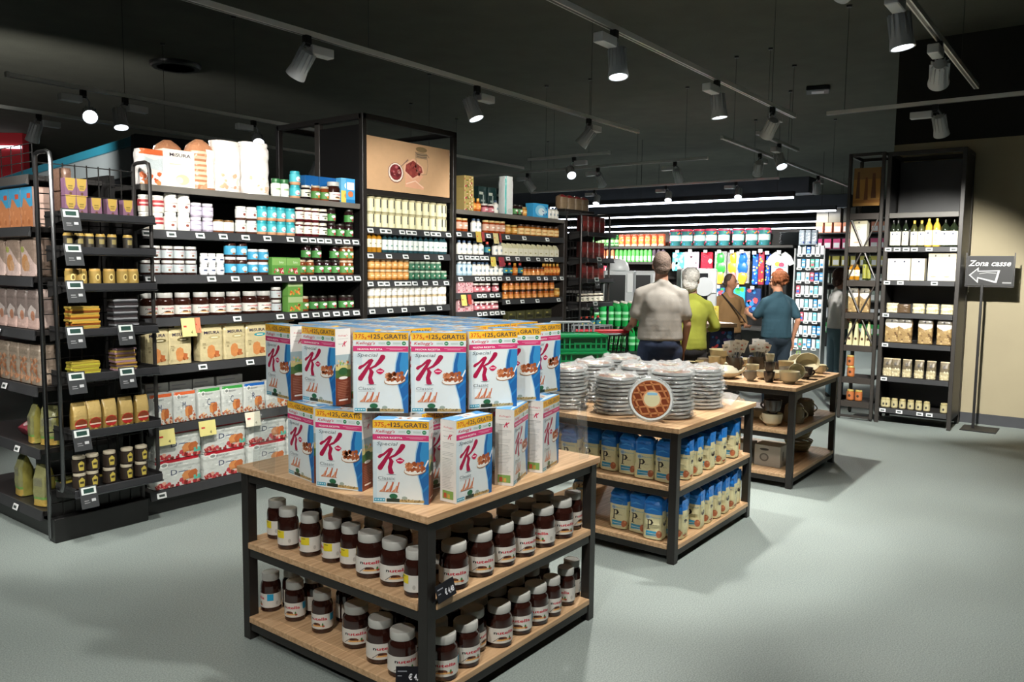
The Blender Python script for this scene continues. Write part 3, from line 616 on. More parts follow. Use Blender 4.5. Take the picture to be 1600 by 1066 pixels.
def spot(x, y, target, label, W=1., on=True, along=0., cone=58, blend=.55, z=3.1, col=(1, .97, .90)):
    t = empty('track_spotlight', (x, y, z), along, label, 'spotlight', None)
    obj('track_adapter', ADP, t); obj('driver_box', DRV, t); obj('bracket', BRK, t)
    h = obj('lamp_head', HEAD, t); piv = Vector((-.05, 0, -.20)); h.location = piv
    wp = Vector((x, y, z)) + Matrix.Rotation(along, 3, 'Z') @ piv
    d = (Vector(target)-wp).normalized(); q = (Matrix.Rotation(-along, 3, 'Z') @ d).to_track_quat('-Z', 'Y'); h.rotation_mode = 'QUATERNION'; h.rotation_quaternion = q
    obj('lamp_lens', LENS_ON if on else LENS_OFF, h)
    if on:
        l = bpy.data.lights.new('spotlight_beam', 'SPOT'); l.energy = SPOT_W*W; l.spot_size = radians(cone); l.spot_blend = blend; l.shadow_soft_size = .05; l.color = col
        lo = bpy.data.objects.new('spotlight_beam', l); link(lo); lo.location = wp + d*.10; lo.rotation_mode = 'QUATERNION'; lo.rotation_quaternion = d.to_track_quat('-Z', 'Y')
    return t
# lamps seen in the photo
spot(3.45, 4.34, (3.2, 5.9, 1.0), 'grey track spotlight seen from behind, nearest on the left track', 0, False)
spot(5.2, 4.35, (5.4, 3.2, 0), 'track spotlight above the poster tower, only its lit rim showing', 1.2)
spot(6.95, 4.35, (6.3, 6.2, .6), 'grey track spotlight tilted away, over the right shelving bay', 0, False)
spot(4.50, 2.64, (4.3, 2.3, .5), 'lit track spotlight, largest one at top centre', 1.6, True, pi, cone=85)
spot(6.13, 2.65, (6.3, 2.4, .6), 'lit track spotlight, second one along the centre track', 2.8, True, pi, cone=85)
spot(7.40, 2.65, (9.3, 4.6, .8), 'lit track spotlight near the tip of the centre track', 3.4, cone=70)
spot(4.78, 1.04, (4.9, .6, 0), 'lit spotlight cut by the top edge of the photo', 1.6, True, pi, cone=80)
spot(5.93, 1.04, (9.0, 1.6, 1.2), 'lit spotlight aimed down right, on the upper right track', 9, True, pi, cone=46)
spot(8.08, 1.42, (9.6, 1.2, .9), 'unlit looking grey spotlight before the dark upper wall', 0, False, pi/2)
spot(3.38, 7.3, (2.3, 4.6, 1.6), 'brilliant spotlight facing the camera, over the wire end rack', 1.5, True, pi)
spot(3.75, 7.3, (3.5, 6.5, .5), 'lit spotlight right beside the brilliant one, upper left', 1.0)
spot(5.10, 7.3, (4.0, 5.3, 1.5), 'lit spotlight facing the camera, left of the dark tower', 1.5, True, pi)
spot(3.65, 8.85, (3.3, 9.9, .5), 'grey spotlight seen against the red bulkhead', 0, False)
spot(7.2, 8.85, (7.0, 10, 1), 'grey spotlight seen through the dark open tower frame', 0, False)
spot(6.0, 8.85, (5.8, 10, 1), 'grey spotlight peeping up behind the bread bags', 0, False)
spot(9.2, 5.98, (7.4, 4.2, .9), 'small brilliant spotlight above the dark wire end rack', 1.4, True, -pi/2)
for i, (y, tgt) in enumerate([(7.6, (11.5, 7.0, 1.4)), (6.3, (11.6, 6.2, 1.2)), (5.05, (11.6, 5.0, 1.2))]):
    spot(10.35, y, tgt, ['left', 'middle', 'right'][i]+' one of three small lamps on the middle distance track', 3.6, True, pi/2, cone=80)
for i, (y, tgt) in enumerate([(8.1, (12.3, 7.8, 1.5)), (6.6, (12.2, 6.2, 1.5)), (5.3, (12.2, 5.0, 1.5))]):
    spot(13.2, y, tgt, ['left', 'middle', 'right'][i]+' one of three tiny lamps on the farthest track', 2.0, True, pi/2, cone=90)
spot(10.2, 3.79, (11.8, 4.6, 1.2), 'small lit spotlight with box, left above the tall open rack', 3.5, True, 0, cone=85)
spot(13.05, 3.9, (14.5, 4.2, .5), 'small lit lamp farthest along the receding track', 1.6, cone=85)
spot(9.55, 3.32, (8.8, 2.4, 1.0), 'bright tilted spotlight on the short track', 1.3, True, pi)
# lamps added out of view on the same tracks to brighten shelves, tables and floor
k = 0
for x, y, tgt, W, cn in [(1.7, 2.64, (2.9, 4.9, 1.0), 2.0, 70), (2.35, 2.64, (3.9, 4.9, 1.4), 2.0, 60), (3.2, 1.04, (4.9, 4.9, 1.6), 3.6, 32), (3.9, 1.04, (6.4, 4.9, 1.6), 5.0, 34),
                     (.8, 2.64, (2.0, 4.6, .9), .75, 60), (2.6, 1.04, (2.5, 2.1, .9), 1.3, 65), (.6, 1.04, (1.6, 2.4, .9), .9, 65), (3.55, 1.04, (4.2, 2.0, .6), 1.7, 60), (-.5, 1.04, (1.0, 1.6, 0), 1.2, 85), (1.5, 4.34, (1.6, 4.0, 0), .5, 80), (-.4, 2.66, (.5, 13, 2.8), 7, 60), (1.6, 8.85, (5.0, 11.5, 2.6), 5, 75), (-.3, 4.34, (2.0, 5.3, 1.1), 1.6, 60)]:
    k += 1; spot(x, y, tgt, 'added track spotlight out of view, aimed at '+['the lower biscuit packs', 'the spread jars', 'the tower', 'the sauces', 'the wire end rack', 'the cereal table', 'the cereal boxes', 'the cake table', 'the near floor', 'the left floor', 'the red bulkhead', 'the chilled cabinet canopy', 'the left end shelves'][k-1], W, True, 0, cone=cn)
# unseen lamp added to brighten the left bay's top board
spot(.9, 4.34, (3.2, 4.95, 2.3), 'added track spotlight out of view, aimed at the white bread bags', .8, cone=60)
# fluorescent lines far behind
for i, (x, y0, y1, z) in enumerate([(14.0, 4.57, 10.5, 2.88), (17.4, 4.8, 13, 2.88), (21.0, 5.35, 15, 2.88), (24.0, 6.2, 16, 2.88)]):
    t = empty('linear_ceiling_light', (x, y0, z), 0, ['nearest and longest', 'second nearest', 'third nearest', 'farthest and shortest'][i]+' white tube line of light under the far ceiling', 'ceiling light')
    b = MB(); b.box(-.05, .05, 0, y1-y0, 0, .09, 'plastic', '#2b2d30'); obj('housing', b, t)
    b = MB(); b.box(-.035, .035, .02, y1-y0-.02, -.03, 0, 'glow', '#e9f0ff'); obj('diffuser', b, t)
    for j in range(3):
        b = MB(); b.tube([(0, .3+j*(y1-y0-.6)/2, .09), (0, .3+j*(y1-y0-.6)/2, CEIL-z)], .004, 'plastic', '#222', 5) ; obj('suspension_cable', b, t)
    la = bpy.data.lights.new('tube_light', 'AREA'); la.shape = 'RECTANGLE'; la.size = .07; la.size_y = y1-y0-.1; la.energy = 150
    lo = bpy.data.objects.new('tube_light', la); link(lo); lo.location = (x, (y0+y1)/2, z-.04)
# dark ducts between the light lines
for i, (x, y0) in enumerate([(15.2, 4.7), (19.0, 5.0)]):
    b = MB(); b.box(x, x+.5, y0, 16, 3.05, 3.35, 'paint_black', '#3c4046', .01); obj('ceiling_duct', b, label=['nearer', 'farther'][i]+' long grey duct hanging between the far light lines', cat='duct')

# ------------------------------------------------------------------ shelving
def tag_mesh(w_=.062, h=.036, white='#e9ebec'):
    b = MB(); b.box(-w_/2, w_/2, -.006, 0, -h/2, h/2, 'plastic', white, .002); b.box(-w_*.30, w_*.30, -.0066, -.006, -h*.22, h*.20, 'plastic', '#3a4442'); return b.data('price_tag')
PTAG = tag_mesh()
def price_tag(px, y, z, sh, mesh=None, off=0.):
    o = obj('price_tag', mesh or PTAG, sh); o.location = (x_on(px, y, z), y-.004, z); o.rotation_euler = (radians(-18), 0, 0); return o
def shelf_mb(x0, x1, yf, yb, z, lip=.05):
    b = MB(); b.box(x0, x1, yf+.012, yb, z-.03, z, 'paint_black', '#2e2c2b', .003)
    return b
def rail_mb(x0, x1, yf, z):
    b = MB(); b.mesh([(x0, yf+.012, z+.002), (x1, yf+.012, z+.002), (x1, yf-.004, z-.052), (x0, yf-.004, z-.052), (x0, yf+.02, z+.002), (x1, yf+.02, z+.002), (x1, yf+.014, z-.056), (x0, yf+.014, z-.056)],
        [(0, 3, 2, 1), (0, 1, 5, 4), (3, 7, 6, 2), (0, 4, 7, 3), (1, 2, 6, 5), (4, 5, 6, 7)], 'plastic', RAIL); return b
YF = 4.76
def bay(x0, x1, zs, label, topz, tags, frame=None, uprights=True):
    g = empty('gondola_shelving', (0, 0, 0), 0, label, 'shelving unit')
    b = MB(); b.box(x0, x1, 5.27, 5.31, .1, topz, 'paint_black', '#1b1a1a'); obj('back_panel', b, g)
    b = MB(); b.box(x0, x1, YF+.06, 5.27, 0, .12, 'paint_black', BLK, .004); obj('base_plinth', b, g)
    for x in (x0+.02, x1-.02):
        b = MB(); b.box(x-.02, x+.02, 5.21, 5.27, 0, topz+(.0), 'paint_black', '#1f1e1d', .003); obj('upright', b, g)
    for i, z in enumerate(zs):
        b = shelf_mb(x0+.01, x1-.01, YF, 5.26, z); s_ = obj('shelf', b, g)
        if i == 0 and not frame:
            b = MB(); b.box(x0+.01, x1-.01, YF-.002, YF+.014, z-.036, z+.004, 'paint_black', '#6a6660', .002); obj('edge_strip', b, s_)
        else: obj('price_rail', rail_mb(x0+.01, x1-.01, YF, z), s_)
        for px in tags.get(i, []): price_tag(px, YF, z-.027, s_)
    return g
Z1 = [2.08, 1.81, 1.53, 1.26, .955, .575, .16]
bayA = bay(2.52, 4.29, Z1, 'long black gondola bay left of the poster tower, full of spreads and biscuits', 2.10,
    {1: [228, 267, 312, 348, 383, 417, 453, 475, 487.5, 500, 512, 528, 541, 555], 2: [234, 330, 367, 402, 433, 456, 474.5, 489, 503, 517, 531.5, 545, 558],
     3: [370, 437, 458, 476, 493, 509, 525, 540, 556], 4: [240, 316, 390], 6: [252]})
Z2 = [1.912, 1.711, 1.487, 1.266, 1.0, .7, .4, .16]
tw = empty('display_tower', (0, 0, 0), 0, 'dark open steel tower with a toast and jam poster over its jar shelves', 'display tower')
for x, y in ((4.315, 4.765), (5.375, 4.765), (4.315, 5.815), (5.375, 5.815)):
    b = MB(); b.box(x-.022, x+.022, y-.022, y+.022, 0, 2.78, 'paint_black', BL, .003); obj('corner_post', b, tw)
b = MB(); b.box(4.293, 4.337, 5.26, 5.32, 0, 2.76, 'paint_black', '#383431', .003); obj('middle_post', b, tw)
for (x0, x1, y0, y1) in ((4.30, 5.39, 4.743, 4.787), (4.30, 5.39, 5.793, 5.837), (4.293, 4.337, 4.76, 5.82), (5.353, 5.397, 4.76, 5.82)):
    b = MB(); b.box(x0, x1, y0, y1, 2.74, 2.785, 'paint_black', BL, .003); obj('top_bar', b, tw)
b = MB(); b.box(4.30, 4.33, 4.79, 5.26, .1, 2.70, 'paint_black', '#121111'); obj('side_panel', b, tw)
b = MB(); b.box(4.34, 5.35, 5.27, 5.31, .1, 2.2, 'paint_black', '#181716'); obj('back_panel', b, tw)
b = MB(); b.box(4.34, 5.35, 4.77, 4.81, 2.165, 2.205, 'paint_black', BL, .003); obj('poster_bar', b, tw)
for i, z in enumerate(Z2):
    s_ = obj('shelf', shelf_mb(4.34, 5.35, YF+.01, 5.27, z), tw); obj('price_rail', rail_mb(4.34, 5.35, YF+.01, z), s_)
    for px in {0: [578, 597.5, 606.5, 627.5, 638, 646, 666, 676, 684, 700], 1: [578, 607, 633, 666, 688], 2: [578, 594, 603.5, 620, 629, 637.5, 647.5, 663.5, 679.5, 696.5], 3: [581, 609, 631, 659, 686]}.get(i, []):
        price_tag(px, YF+.01, z-.03, s_)
def poster_art():
    A = Art(.98, .415); A.rect(0, 0, 1, 1, '#d0a880')
    A.oval(.33, .37, .092, .20, '#8a5a48'); A.oval(.33, .375, .085, .185, '#eadfd2'); A.oval(.33, .38, .070, .155, '#7a2a2e'); A.food(.28, .28, .38, .48, 16, ['#8f3338', '#b5656a', '#5e1b22', '#c98a84'], .016, 3)
    A.stroke([(.385, .50), (.43, .58), (.475, .66)], [.006, .008, .014], '#8a6a5e')
    A.poly([(.44, .12), (.66, .10), (.67, .16), (.60, .22), (.66, .38), (.44, .40)], '#e0a888'); A.stroke([(.45, .18), (.56, .26), (.66, .14)], .010, '#f0cdb4')
    A.poly([(.42, .42), (.53, .26), (.67, .44), (.655, .56), (.535, .70), (.43, .57)], '#e3b394'); A.poly([(.44, .43), (.53, .31), (.65, .45), (.635, .55), (.535, .66), (.45, .56)], '#8d3a34')
    A.food(.46, .38, .62, .60, 16, ['#a04a40', '#6e2622', '#b9665a'], .02, 5)
    A.stroke([(.585, .48), (.575, .60), (.565, .74), (.565, .82)], .004, '#7a6656'); A.stroke([(.70, .42), (.715, .60), (.705, .74), (.70, .84)], .004, '#7a6656'); A.stroke([(.585, .48), (.64, .40), (.70, .42)], .003, '#7a6656')
    A.poly([(.57, .72), (.70, .72), (.70, .84), (.57, .84)], '#9d8468'); A.oval(.635, .90, .07, .055, '#8d7450'); A.stroke([(.56, .84), (.58, .80), (.64, .79), (.71, .81), (.73, .76)], .005, '#4a4038'); A.stroke([(.58, .76), (.64, .74), (.70, .76)], .004, '#5a4c40')
    return A
b = MB(); b.box(4.355, 5.335, 4.772, 4.79, 2.21, 2.625, 'paper', '#c99f78'); b.art(poster_art(), front_map(4.355, 4.772, 2.21), 'paper')
obj('hanging_poster', b, None, label='tan poster of toast, jam bowl and jar on the dark tower', cat='poster')
Z3L = [2.113, 1.926, 1.716, 1.525, 1.364, 1.193, .9, .5, .16]
Z3 = [2.113, 1.924, 1.717, 1.523, 1.294, 1.078, .8, .45, .16]
b3 = empty('gondola_shelving', (0, 0, 0), 0, 'black gondola bay right of the poster tower, with honey and sauces', 'shelving unit')
b = MB(); b.box(5.40, 7.2, 5.27, 5.31, .1, 2.12, 'paint_black', '#1b1a1a'); obj('back_panel', b, b3)
b = MB(); b.box(5.40, 7.2, 4.82, 5.27, 0, .12, 'paint_black', BLK, .004); obj('base_plinth', b, b3)
b = MB(); b.box(7.16, 7.22, YF, 5.31, 0, 2.12, 'paint_black', '#2e2a27', .003); obj('end_panel', b, b3)
xm = x_on(786, YF, 1.5)
tg = {0: [], 1: [716, 733, 762.5, 792.5, 818.5, 854.5], 2: [719, 729, 737, 744.5, 753, 759.5, 793, 808, 824.5, 840, 853, 860.5], 3: [719, 745, 753, 762, 771, 780, 793, 808.5, 816, 823, 841, 852, 866, 877]}
for i in range(4):
    z = Z3[i]; s_ = obj('shelf', shelf_mb(5.41, 7.16, YF, 5.26, z), b3)
    if i == 0:
        b = MB(); b.box(5.41, 7.16, YF-.002, YF+.014, z-.036, z+.004, 'paint_black', '#6a6660', .002); obj('edge_strip', b, s_)
    else: obj('price_rail', rail_mb(5.41, 7.16, YF, z), s_)
    for px in tg[i]: price_tag(px, YF, z-.03, s_)
for zz, X0, X1, T in [(1.364, 5.41, xm-.01, [748, 756, 768, 777]), (1.193, 5.41, xm-.01, [748.5, 757, 768, 776, 785]), (1.294, xm+.01, 7.16, [793, 815.5, 839, 872]), (1.078, xm+.01, 7.16, []), (.8, 5.41, 7.16, []), (.45, 5.41, 7.16, []), (.16, 5.41, 7.16, [])]:
    s_ = obj('shelf', shelf_mb(X0, X1, YF, 5.26, zz), b3); obj('price_rail', rail_mb(X0, X1, YF, zz), s_)
    for px in T: price_tag(px, YF, zz-.03, s_)
# ------------------------------------------------------------------ rows of goods
TZ = [1.862, 1.675, 1.475, 1.225, .975, .655, .325, 2.6]
def row(key, pxs, z, yf, what, where, tiers=1, plural=None, dz=None, yoff=0., rz=0., jit=.004, place='', face='y', n_name=None):
    """one row on a shelf; every piece is its own object"""
    kd = K[key] if isinstance(key, str) else key
    xs = []; lv = Z1 if 'left bay' in where else (Z2+[2.195] if 'tower' in where else ([q for q in Z3L] if sum(pxs)/len(pxs) < 786 else Z3)) if 'bay' in where or 'tower' in where else TZ
    me = kd.parts[0][1]; R = max(abs(v.co.y) for v in me.vertices); H = max(v.co.z for p in kd.parts for v in p[1].vertices)
    H = dz or H; round_ = 'carton' not in kd.parts[0][0] and len(kd.parts) > 1
    up = [q for q in lv if q > z+.05]; room = (min(up)-.034-z)/tiers if up else 9; sz = min(1, (room-.003)/H); H *= sz
    wd = 2*max(abs(v.co.x) for v in me.vertices); sp_ = min((x_on(b_, yf+.03, z)-x_on(a_, yf+.03, z) for a_, b_ in zip(pxs, pxs[1:])), default=9); sx = min(1, (sp_-.002)/wd)
    for t in range(tiers):
        zz = z + .001 + t*(H+.001)
        for i, px in enumerate(pxs):
            y = yf+.022+R+yoff; x = x_on(px, y, zz+H/2); hw = wd*sx/2+.002
            lo_, hi_ = (1.994, 2.47) if lv is TZ else (2.535, 4.25) if lv is Z1 else (4.345, 5.345) if 'tower' in where else (5.42, xm-.012) if lv == Z3L and z < 1.4 else (5.42, 7.155)
            x = min(max(x, lo_+hw), hi_-hw)
            tier = '' if tiers == 1 else (['lower', 'upper'][t] if tiers == 2 else ['bottom', 'middle', 'top'][t])+' tier, '
            pos = (ordw(i, len(pxs))+', ') if len(pxs) > 1 else ''
            lb = f'{what}, {pos}{tier}{where}'
            o_ = kd.put((x+random.uniform(-jit, jit)*.3, y+random.uniform(0, jit), zz), rz+(random.uniform(-.12, .12) if round_ and jit > .003 else 0), lb, f'{plural or what} on {where}'); o_.scale = (sx, sx if round_ else 1, sz)
A_ = ['top board of left bay', 'second shelf of left bay', 'third shelf of left bay', 'fourth shelf of left bay', 'fifth shelf of left bay', 'sixth shelf of left bay', 'lowest shelf of left bay']
z = Z1[1]; w_ = A_[1]
row('white_red', [221, 246], z, YF, 'white tub with dark red band', w_, 2)
row('white_tub', [266, 287], z, YF, 'plain white sweetener tub', w_, 2)
row('lilac', [306, 324], z, YF, 'pale lilac labelled jar', w_, 2)
row('cream_jar', [341, 357], z, YF, 'small cream labelled jar with brown lid', w_)
row('white_jar', [376, 393], z, YF, 'white labelled spread jar', w_, 2)
row('turq', [409, 424, 438.5, 453], z, YF, 'turquoise lidded spread jar', w_, 2)
row('jam_cream', [468, 480.5, 492], z, YF, 'red jam jar with cream label', w_, 2)
row('jam_dark', [504], z, YF, 'black jam jar with pale label', w_, 2)
row('jam_green', [517.5, 531, 545], z, YF, 'dark jam jar with green label', w_)
row('jam_green', [517, 546], z+.112, YF, 'dark green labelled jam jar stacked on top', w_)
z = Z1[2]; w_ = A_[2]
row('choc_small', [222, 241, 261, 279.5, 298], z, YF, 'small white lidded spread jar', w_, 2)
row('mini_white', [318.5, 331, 344], z, YF, 'tiny white yogurt style pot', w_, 2)
row('blue_tall', [360, 377.5], z, YF, 'tall brown and blue spread jar', w_)
row('blue_tall', [359.5, 377], z+.121, YF, 'tall blue spread jar stacked on top', w_)
row('blue_jar', [395, 411], z, YF, 'squat blue spread jar', w_, 2)
row('green_pack', [432, 454], z, YF, 'light green fruit snack pack', w_)
row('jam_peach', [471, 483.5], z, YF, 'peach jam jar with green label', w_)
row('jam_green', [498, 510.5, 523.5], z, YF, 'berry jam jar with green label', w_)
row('jam_peach', [537, 550], z, YF, 'apricot jam jar with green label', w_)
row('jam_green', [478, 495, 522.5], z+.112, YF, 'berry jam jar on the top tier', w_)
row('jam_peach', [536.5, 550.5], z+.112, YF, 'apricot jam jar on the top tier', w_)
z = Z1[3]; w_ = A_[3]
row('choc_big', [230.5, 257.5, 285, 313.5, 340, 364.5, 390, 411.5], z, YF, 'big chocolate spread jar', w_, jit=.002)
row('choc_small', [431.5], z, YF, 'small chocolate spread jar beside the big ones', w_, 2)
row('green_pack_orange', [457.5], z, YF, 'green and orange snack pack', w_, 2)
row('jam_peach', [475], z, YF, 'orange jam jar with green label', w_)
row('jam_green', [490, 504, 519, 536, 548.5], z, YF, 'red berry jam jar with green label', w_)
z = Z1[4]; w_ = A_[4]
row('misura_grey', [238, 276], z, YF, 'shaded beige biscuit bag with grey oval', w_)
row('misura_plain', [325, 361], z, YF, 'beige biscuit bag with plain oval', w_)
row('misura_teal', [396, 431], z, YF, 'beige biscuit bag with teal oval', w_)
lay = box_kind('biscuit_bag', 'biscuit bag', .185, .20, .07, '#c3b589', lab(.185, .07, '#c3b589', ('text', 'MiSURA', .08, .55, .3, '#3a3440', .38), ('poly', [(.60, .1), (.62, .8), (.78, .85), (.85, .15)], '#c07c48'), ('oval', .85, .3, .1, .2, '#a8643c')))
row(lay, [279, 325, 361, 396, 431], z+.237, YF, 'biscuit bag lying flat over the upright ones', w_, jit=.002)
z = Z1[5]; w_ = A_[5]
row('bisc_orange', [247, 284.5], z, YF, 'silver biscuit bag with orange top edge', w_)
row('bisc_green', [322.5, 359], z, YF, 'silver biscuit bag with green top edge', w_)
row('bisc_blue', [393.5, 428], z, YF, 'silver biscuit bag with blue top edge', w_)
row('grey_carton', [240, 278, 313], z+.18, YF, 'plain grey carton behind silver bags', w_, yoff=.12, jit=.001)
row('grey_carton', [354], z+.18, YF, 'grey carton standing apart', w_, yoff=.12, jit=.001)
row('grey_carton', [240, 278, 313, 354], z+.001, YF, 'grey carton low behind silver bags', w_, yoff=.12, jit=.001, tiers=2, dz=.088)
z = Z1[6]; w_ = A_[6]
row('bisc_red', [271, 344.5, 411, 470], z, YF, 'large red and silver rusk pack', w_, 2, jit=.001)
# top board
z = Z1[0]; w_ = A_[0]
row('orange_white', [226], z, YF, 'white cracker bag with orange top edge', w_)
row('misura_white', [273.5], z, YF, 'cream biscuit carton', w_, jit=.001)
row('toast_brown', [311], z, YF, 'sliced brown bread bag', w_)
row('toast_brown', [262], z+.0, YF, 'brown bread bag lurking behind the cream carton', w_, yoff=.20)
row('toast_white', [351], z, YF, 'slumped overexposed white bread bag', w_)
row('toast_white2', [396], z, YF, 'upright overexposed white bread bag, rightmost', w_)
row('jar_white_green', [431, 444], z, YF, 'white cream jar with green lid', w_)
row('turq', [461], z, YF, 'turquoise and white tub', w_, 2)
row('jam_dark', [478], z, YF, 'dark jam jar with pale label', w_)
row('jam_peach', [493, 507], z, YF, 'jam jar with green label', w_)
row('choc_big', [521], z, YF, 'chocolate spread jar among jam jars', w_)
row('blue_flour', [484, 506, 529], z, YF, 'blue cereal box with white triangle mark', w_, yoff=.16)
row('blue_yellow', [538], z, YF, 'blue and yellow cereal carton', w_)
row('blue_pink', [554.5], z, YF, 'blue carton with pink panel', w_)
# tower rows
B_ = ['top shelf of poster tower', 'second shelf of poster tower', 'third shelf of poster tower', 'fourth shelf of poster tower']
YT = YF+.01
row('cream_sq', [579+i*(697-579)/11 for i in range(12)], Z2[0], YT, 'cream labelled preserve jar', B_[0], 2, jit=.003)
row('bottle_gold', [576, 583.5, 591.5], Z2[1], YT, 'golden sauce bottle', B_[1])
row('bottle_teal', [601+i*(697-601)/12 for i in range(13)], Z2[1], YT, 'dark teal sauce bottle', B_[1])
row('orange_jar', [579.5+i*9 for i in range(7)], Z2[2], YT, 'orange preserve jar', B_[2], 2)
row('green_can', [642.5+i*8.3 for i in range(8)], Z2[2], YT, 'small dark green jar', B_[2], 1)
row('green_can', [642.5+i*8.3 for i in range(6)], Z2[2]+.079, YT, 'small dark green jar stacked on top', B_[2], 1)
row('white_cone', [579.5+i*9 for i in range(14)], Z2[3], YT, 'small white salt pot', B_[3], 2)
# right bay rows
C_ = ['top board of right bay', 'second shelf of right bay', 'third shelf of right bay', 'fourth shelf of right bay', 'fifth shelf of right bay', 'sixth shelf of right bay']
z = Z3[1]
row('red_sauce', [716.5, 725.5], z, YF, 'dark red sauce jar', C_[1]); row('milky', [740, 747], z, YF, 'dark capped pale bottle', C_[1])
row('red_sauce', [758.5, 767.5, 776, 784], z, YF, 'amber red syrup jar', C_[1]); row('honey', [793.5, 803], z, YF, 'small honey jar', C_[1])
row('honey_cream', [813.5+i*9.1 for i in range(7)], z, YF, 'honey jar with dark lid', C_[1])
z = Z3[2]
row('milky', [717, 725, 733.5, 742.5, 751], z, YF, 'pale cream bottle', C_[2]); row('dark_syrup', [761], z, YF, 'dark blue bottle', C_[2]); row('milky', [773, 780.5], z, YF, 'pale bottle right of the dark blue one', C_[2])
row('pyramid', [787+i*7.7 for i in range(7)], z, YF, 'cream gable carton, left run', C_[2]); row('pyramid', [842, 850, 858.5, 867], z, YF, 'cream gable carton, right run', C_[2])
z = Z3[3]
row('water_glass', [717.5, 725, 732.5], z, YF, 'pale blue small bottle', C_[3]); row('milky', [741+i*6.7 for i in range(7)], z, YF, 'white small bottle', C_[3])
row('dark_syrup', [788, 796], z, YF, 'dark syrup bottle with yellow spot', C_[3]); row('honey_bear', [804.5], z, YF, 'amber squeeze bottle between dark ones', C_[3]); row('dark_syrup', [812.5], z, YF, 'green blue squeeze bottle', C_[3])
row('amber_small', [819.5+i*6.7 for i in range(5)], z, YF, 'small amber syrup jar', C_[3], jit=.002); row('honey_bear', [849+i*5.4 for i in range(5)], z, YF, 'amber honey squeeze bottle', C_[3])
row('pink_box', [718, 730], Z3L[4], YF, 'pink baby food pack', C_[4]); row('dark_pots', [742, 751.5, 761, 777], Z3L[4], YF, 'berry puree jar', C_[4])
row('amber_small', [789+i*9.1 for i in range(9)], Z3[4], YF, 'amber syrup jar with dark lid', C_[4], 2); row('honey', [869.5], Z3[4], YF, 'single honey jar at the shelf end', C_[4], 1)
row('pink_box', [718, 730.5], Z3L[5], YF, 'pink baby food pack', C_[5]); row('dark_pots', [744, 752, 760.5, 769, 777], Z3L[5], YF, 'berry puree jar', C_[5])
K['olive_box'] = box2('dark_carton', .12, .07, .09, '#4c4c30', ('rect', .1, .2, .9, .5, '#2b2c20'), ('rect', .2, .6, .5, .75, '#a39a54'))
row('olive_box', [796+i*14 for i in range(5)], Z3[5], YF, 'dark olive carton', C_[5])
z = Z3[0]
K['pasta'] = box2('patterned_box', .13, .10, .105, '#a8935a', ('food', .02, .02, .98, .98, 30, ['#8f7a30', '#c9b070', '#a03a3c', '#5e6a34', '#d8c9a4'], .09, 4))
K['dgreen'] = box2('dark_green_box', .115, .09, .26, '#16302e', ('rect', .1, .70, .6, .80, '#b9beb0'), ('rect', .3, .45, .8, .52, '#8d9890'), ('rect', .55, .2, .7, .7, '#93a09a'))
K['white_tall'] = bag_kind('tall_white_pack', 'packet', .125, .10, .37, '#e6eceb', top='flat', seed=21, ex=6, wob=.02, art=lab(.125, .37, '#e9eeec', ('rect', 0, 0, .12, 1, '#58bcb8'), ('oval', .55, .1, .3, .07, '#cfd8d4')))
K['blue_pack'] = box2('blue_packet', .26, .10, .145, '#3fa6dc', ('oval', .5, .5, .38, .4, '#8fd2f0'), ('oval', .55, .45, .22, .25, '#e2f2f8'), ('food', .6, .2, .9, .7, 6, ['#2a5fa8', '#e9f2f8'], .05, 3))
row('pasta', [726.5], z, YF, 'patterned yellow and red box', C_[0], 3, jit=.002)
row('dgreen', [748, 763, 775], z, YF, 'tall dark green box behind the bottles', C_[0], yoff=.14)
row('honey_bear', [739.5, 746.5], z, YF, 'amber bottle', C_[0]); row('dark_pots', [757, 766], z, YF, 'dark red jar with pale label', C_[0]); row('milky', [774], z, YF, 'pale small bottle', C_[0])
row('white_tall', [790], z, YF, 'tall white pack with turquoise edge', C_[0])
row('jam_green', [804, 811], z, YF, 'green labelled jar', C_[0]); row('honey', [818.5], z, YF, 'amber jar beside the blue packet', C_[0])
row('blue_pack', [839], z, YF, 'bright blue packet', C_[0], jit=.001); row('milky', [858, 863.5, 868.5], z, YF, 'white small bottle', C_[0])
# promo cards hanging on the rails
def card(px, z, w_=.10, h=.13, col='#e6dc8c', label='', y=YF-.008, rot=0, extra=True):
    A = lab(w_, h, col, ('rect', .12, .50, .34, .60, '#c23a34')); A.text('4', .60, .12, .22, '#5a5234', w=.12)
    b = MB(); b.box(-w_/2, w_/2, -.001, .001, -h, 0, 'paper', col); b.art(A, lambda x, q, L: (x-w_/2, -.001-.0003*(L+1), q-h), 'paper')
    obj('promotion_card', b, None, (x_on(px, y, z), y, z), (radians(-10), 0, rot), label, 'price card', 'paper promotion cards on the gondola')
card(293.5, 1.255, .10, .12, '#e3d78e', 'yellow promotion card below the big chocolate spread jars')
card(307.5, 1.255, .04, .10, '#c9805e', 'narrow reddish card beside the yellow one, under big spread jars')
card(258, .555, .12, .10, '#e3d98c', 'yellow promotion card low down behind the wire rack post')
card(323, .57, .12, .10, '#e3d98c', 'yellow promotion card under the green topped biscuit bags')
card(394, .58, .12, .10, '#ece6d0', 'pale promotion card under the blue topped biscuit bags')
card(747, 1.93, .075, .10, '#b9a04c', 'ochre card hung above the pale cream bottles'); card(754, 1.93, .04, .09, '#8f3a3a', 'dark red card hung above the pale cream bottles')
card(774, 1.925, .075, .10, '#c9bc84', 'cream card hung over the small bottles'); card(781, 1.93, .03, .09, '#8f3a3a', 'dark red card hung next to the cream card')
card(770, 1.70, .075, .09, '#c9b858', 'yellow card hung on the third shelf of the right bay'); card(783, 1.70, .085, .09, '#8d3440', 'wine red card hung on the third shelf of the right bay')
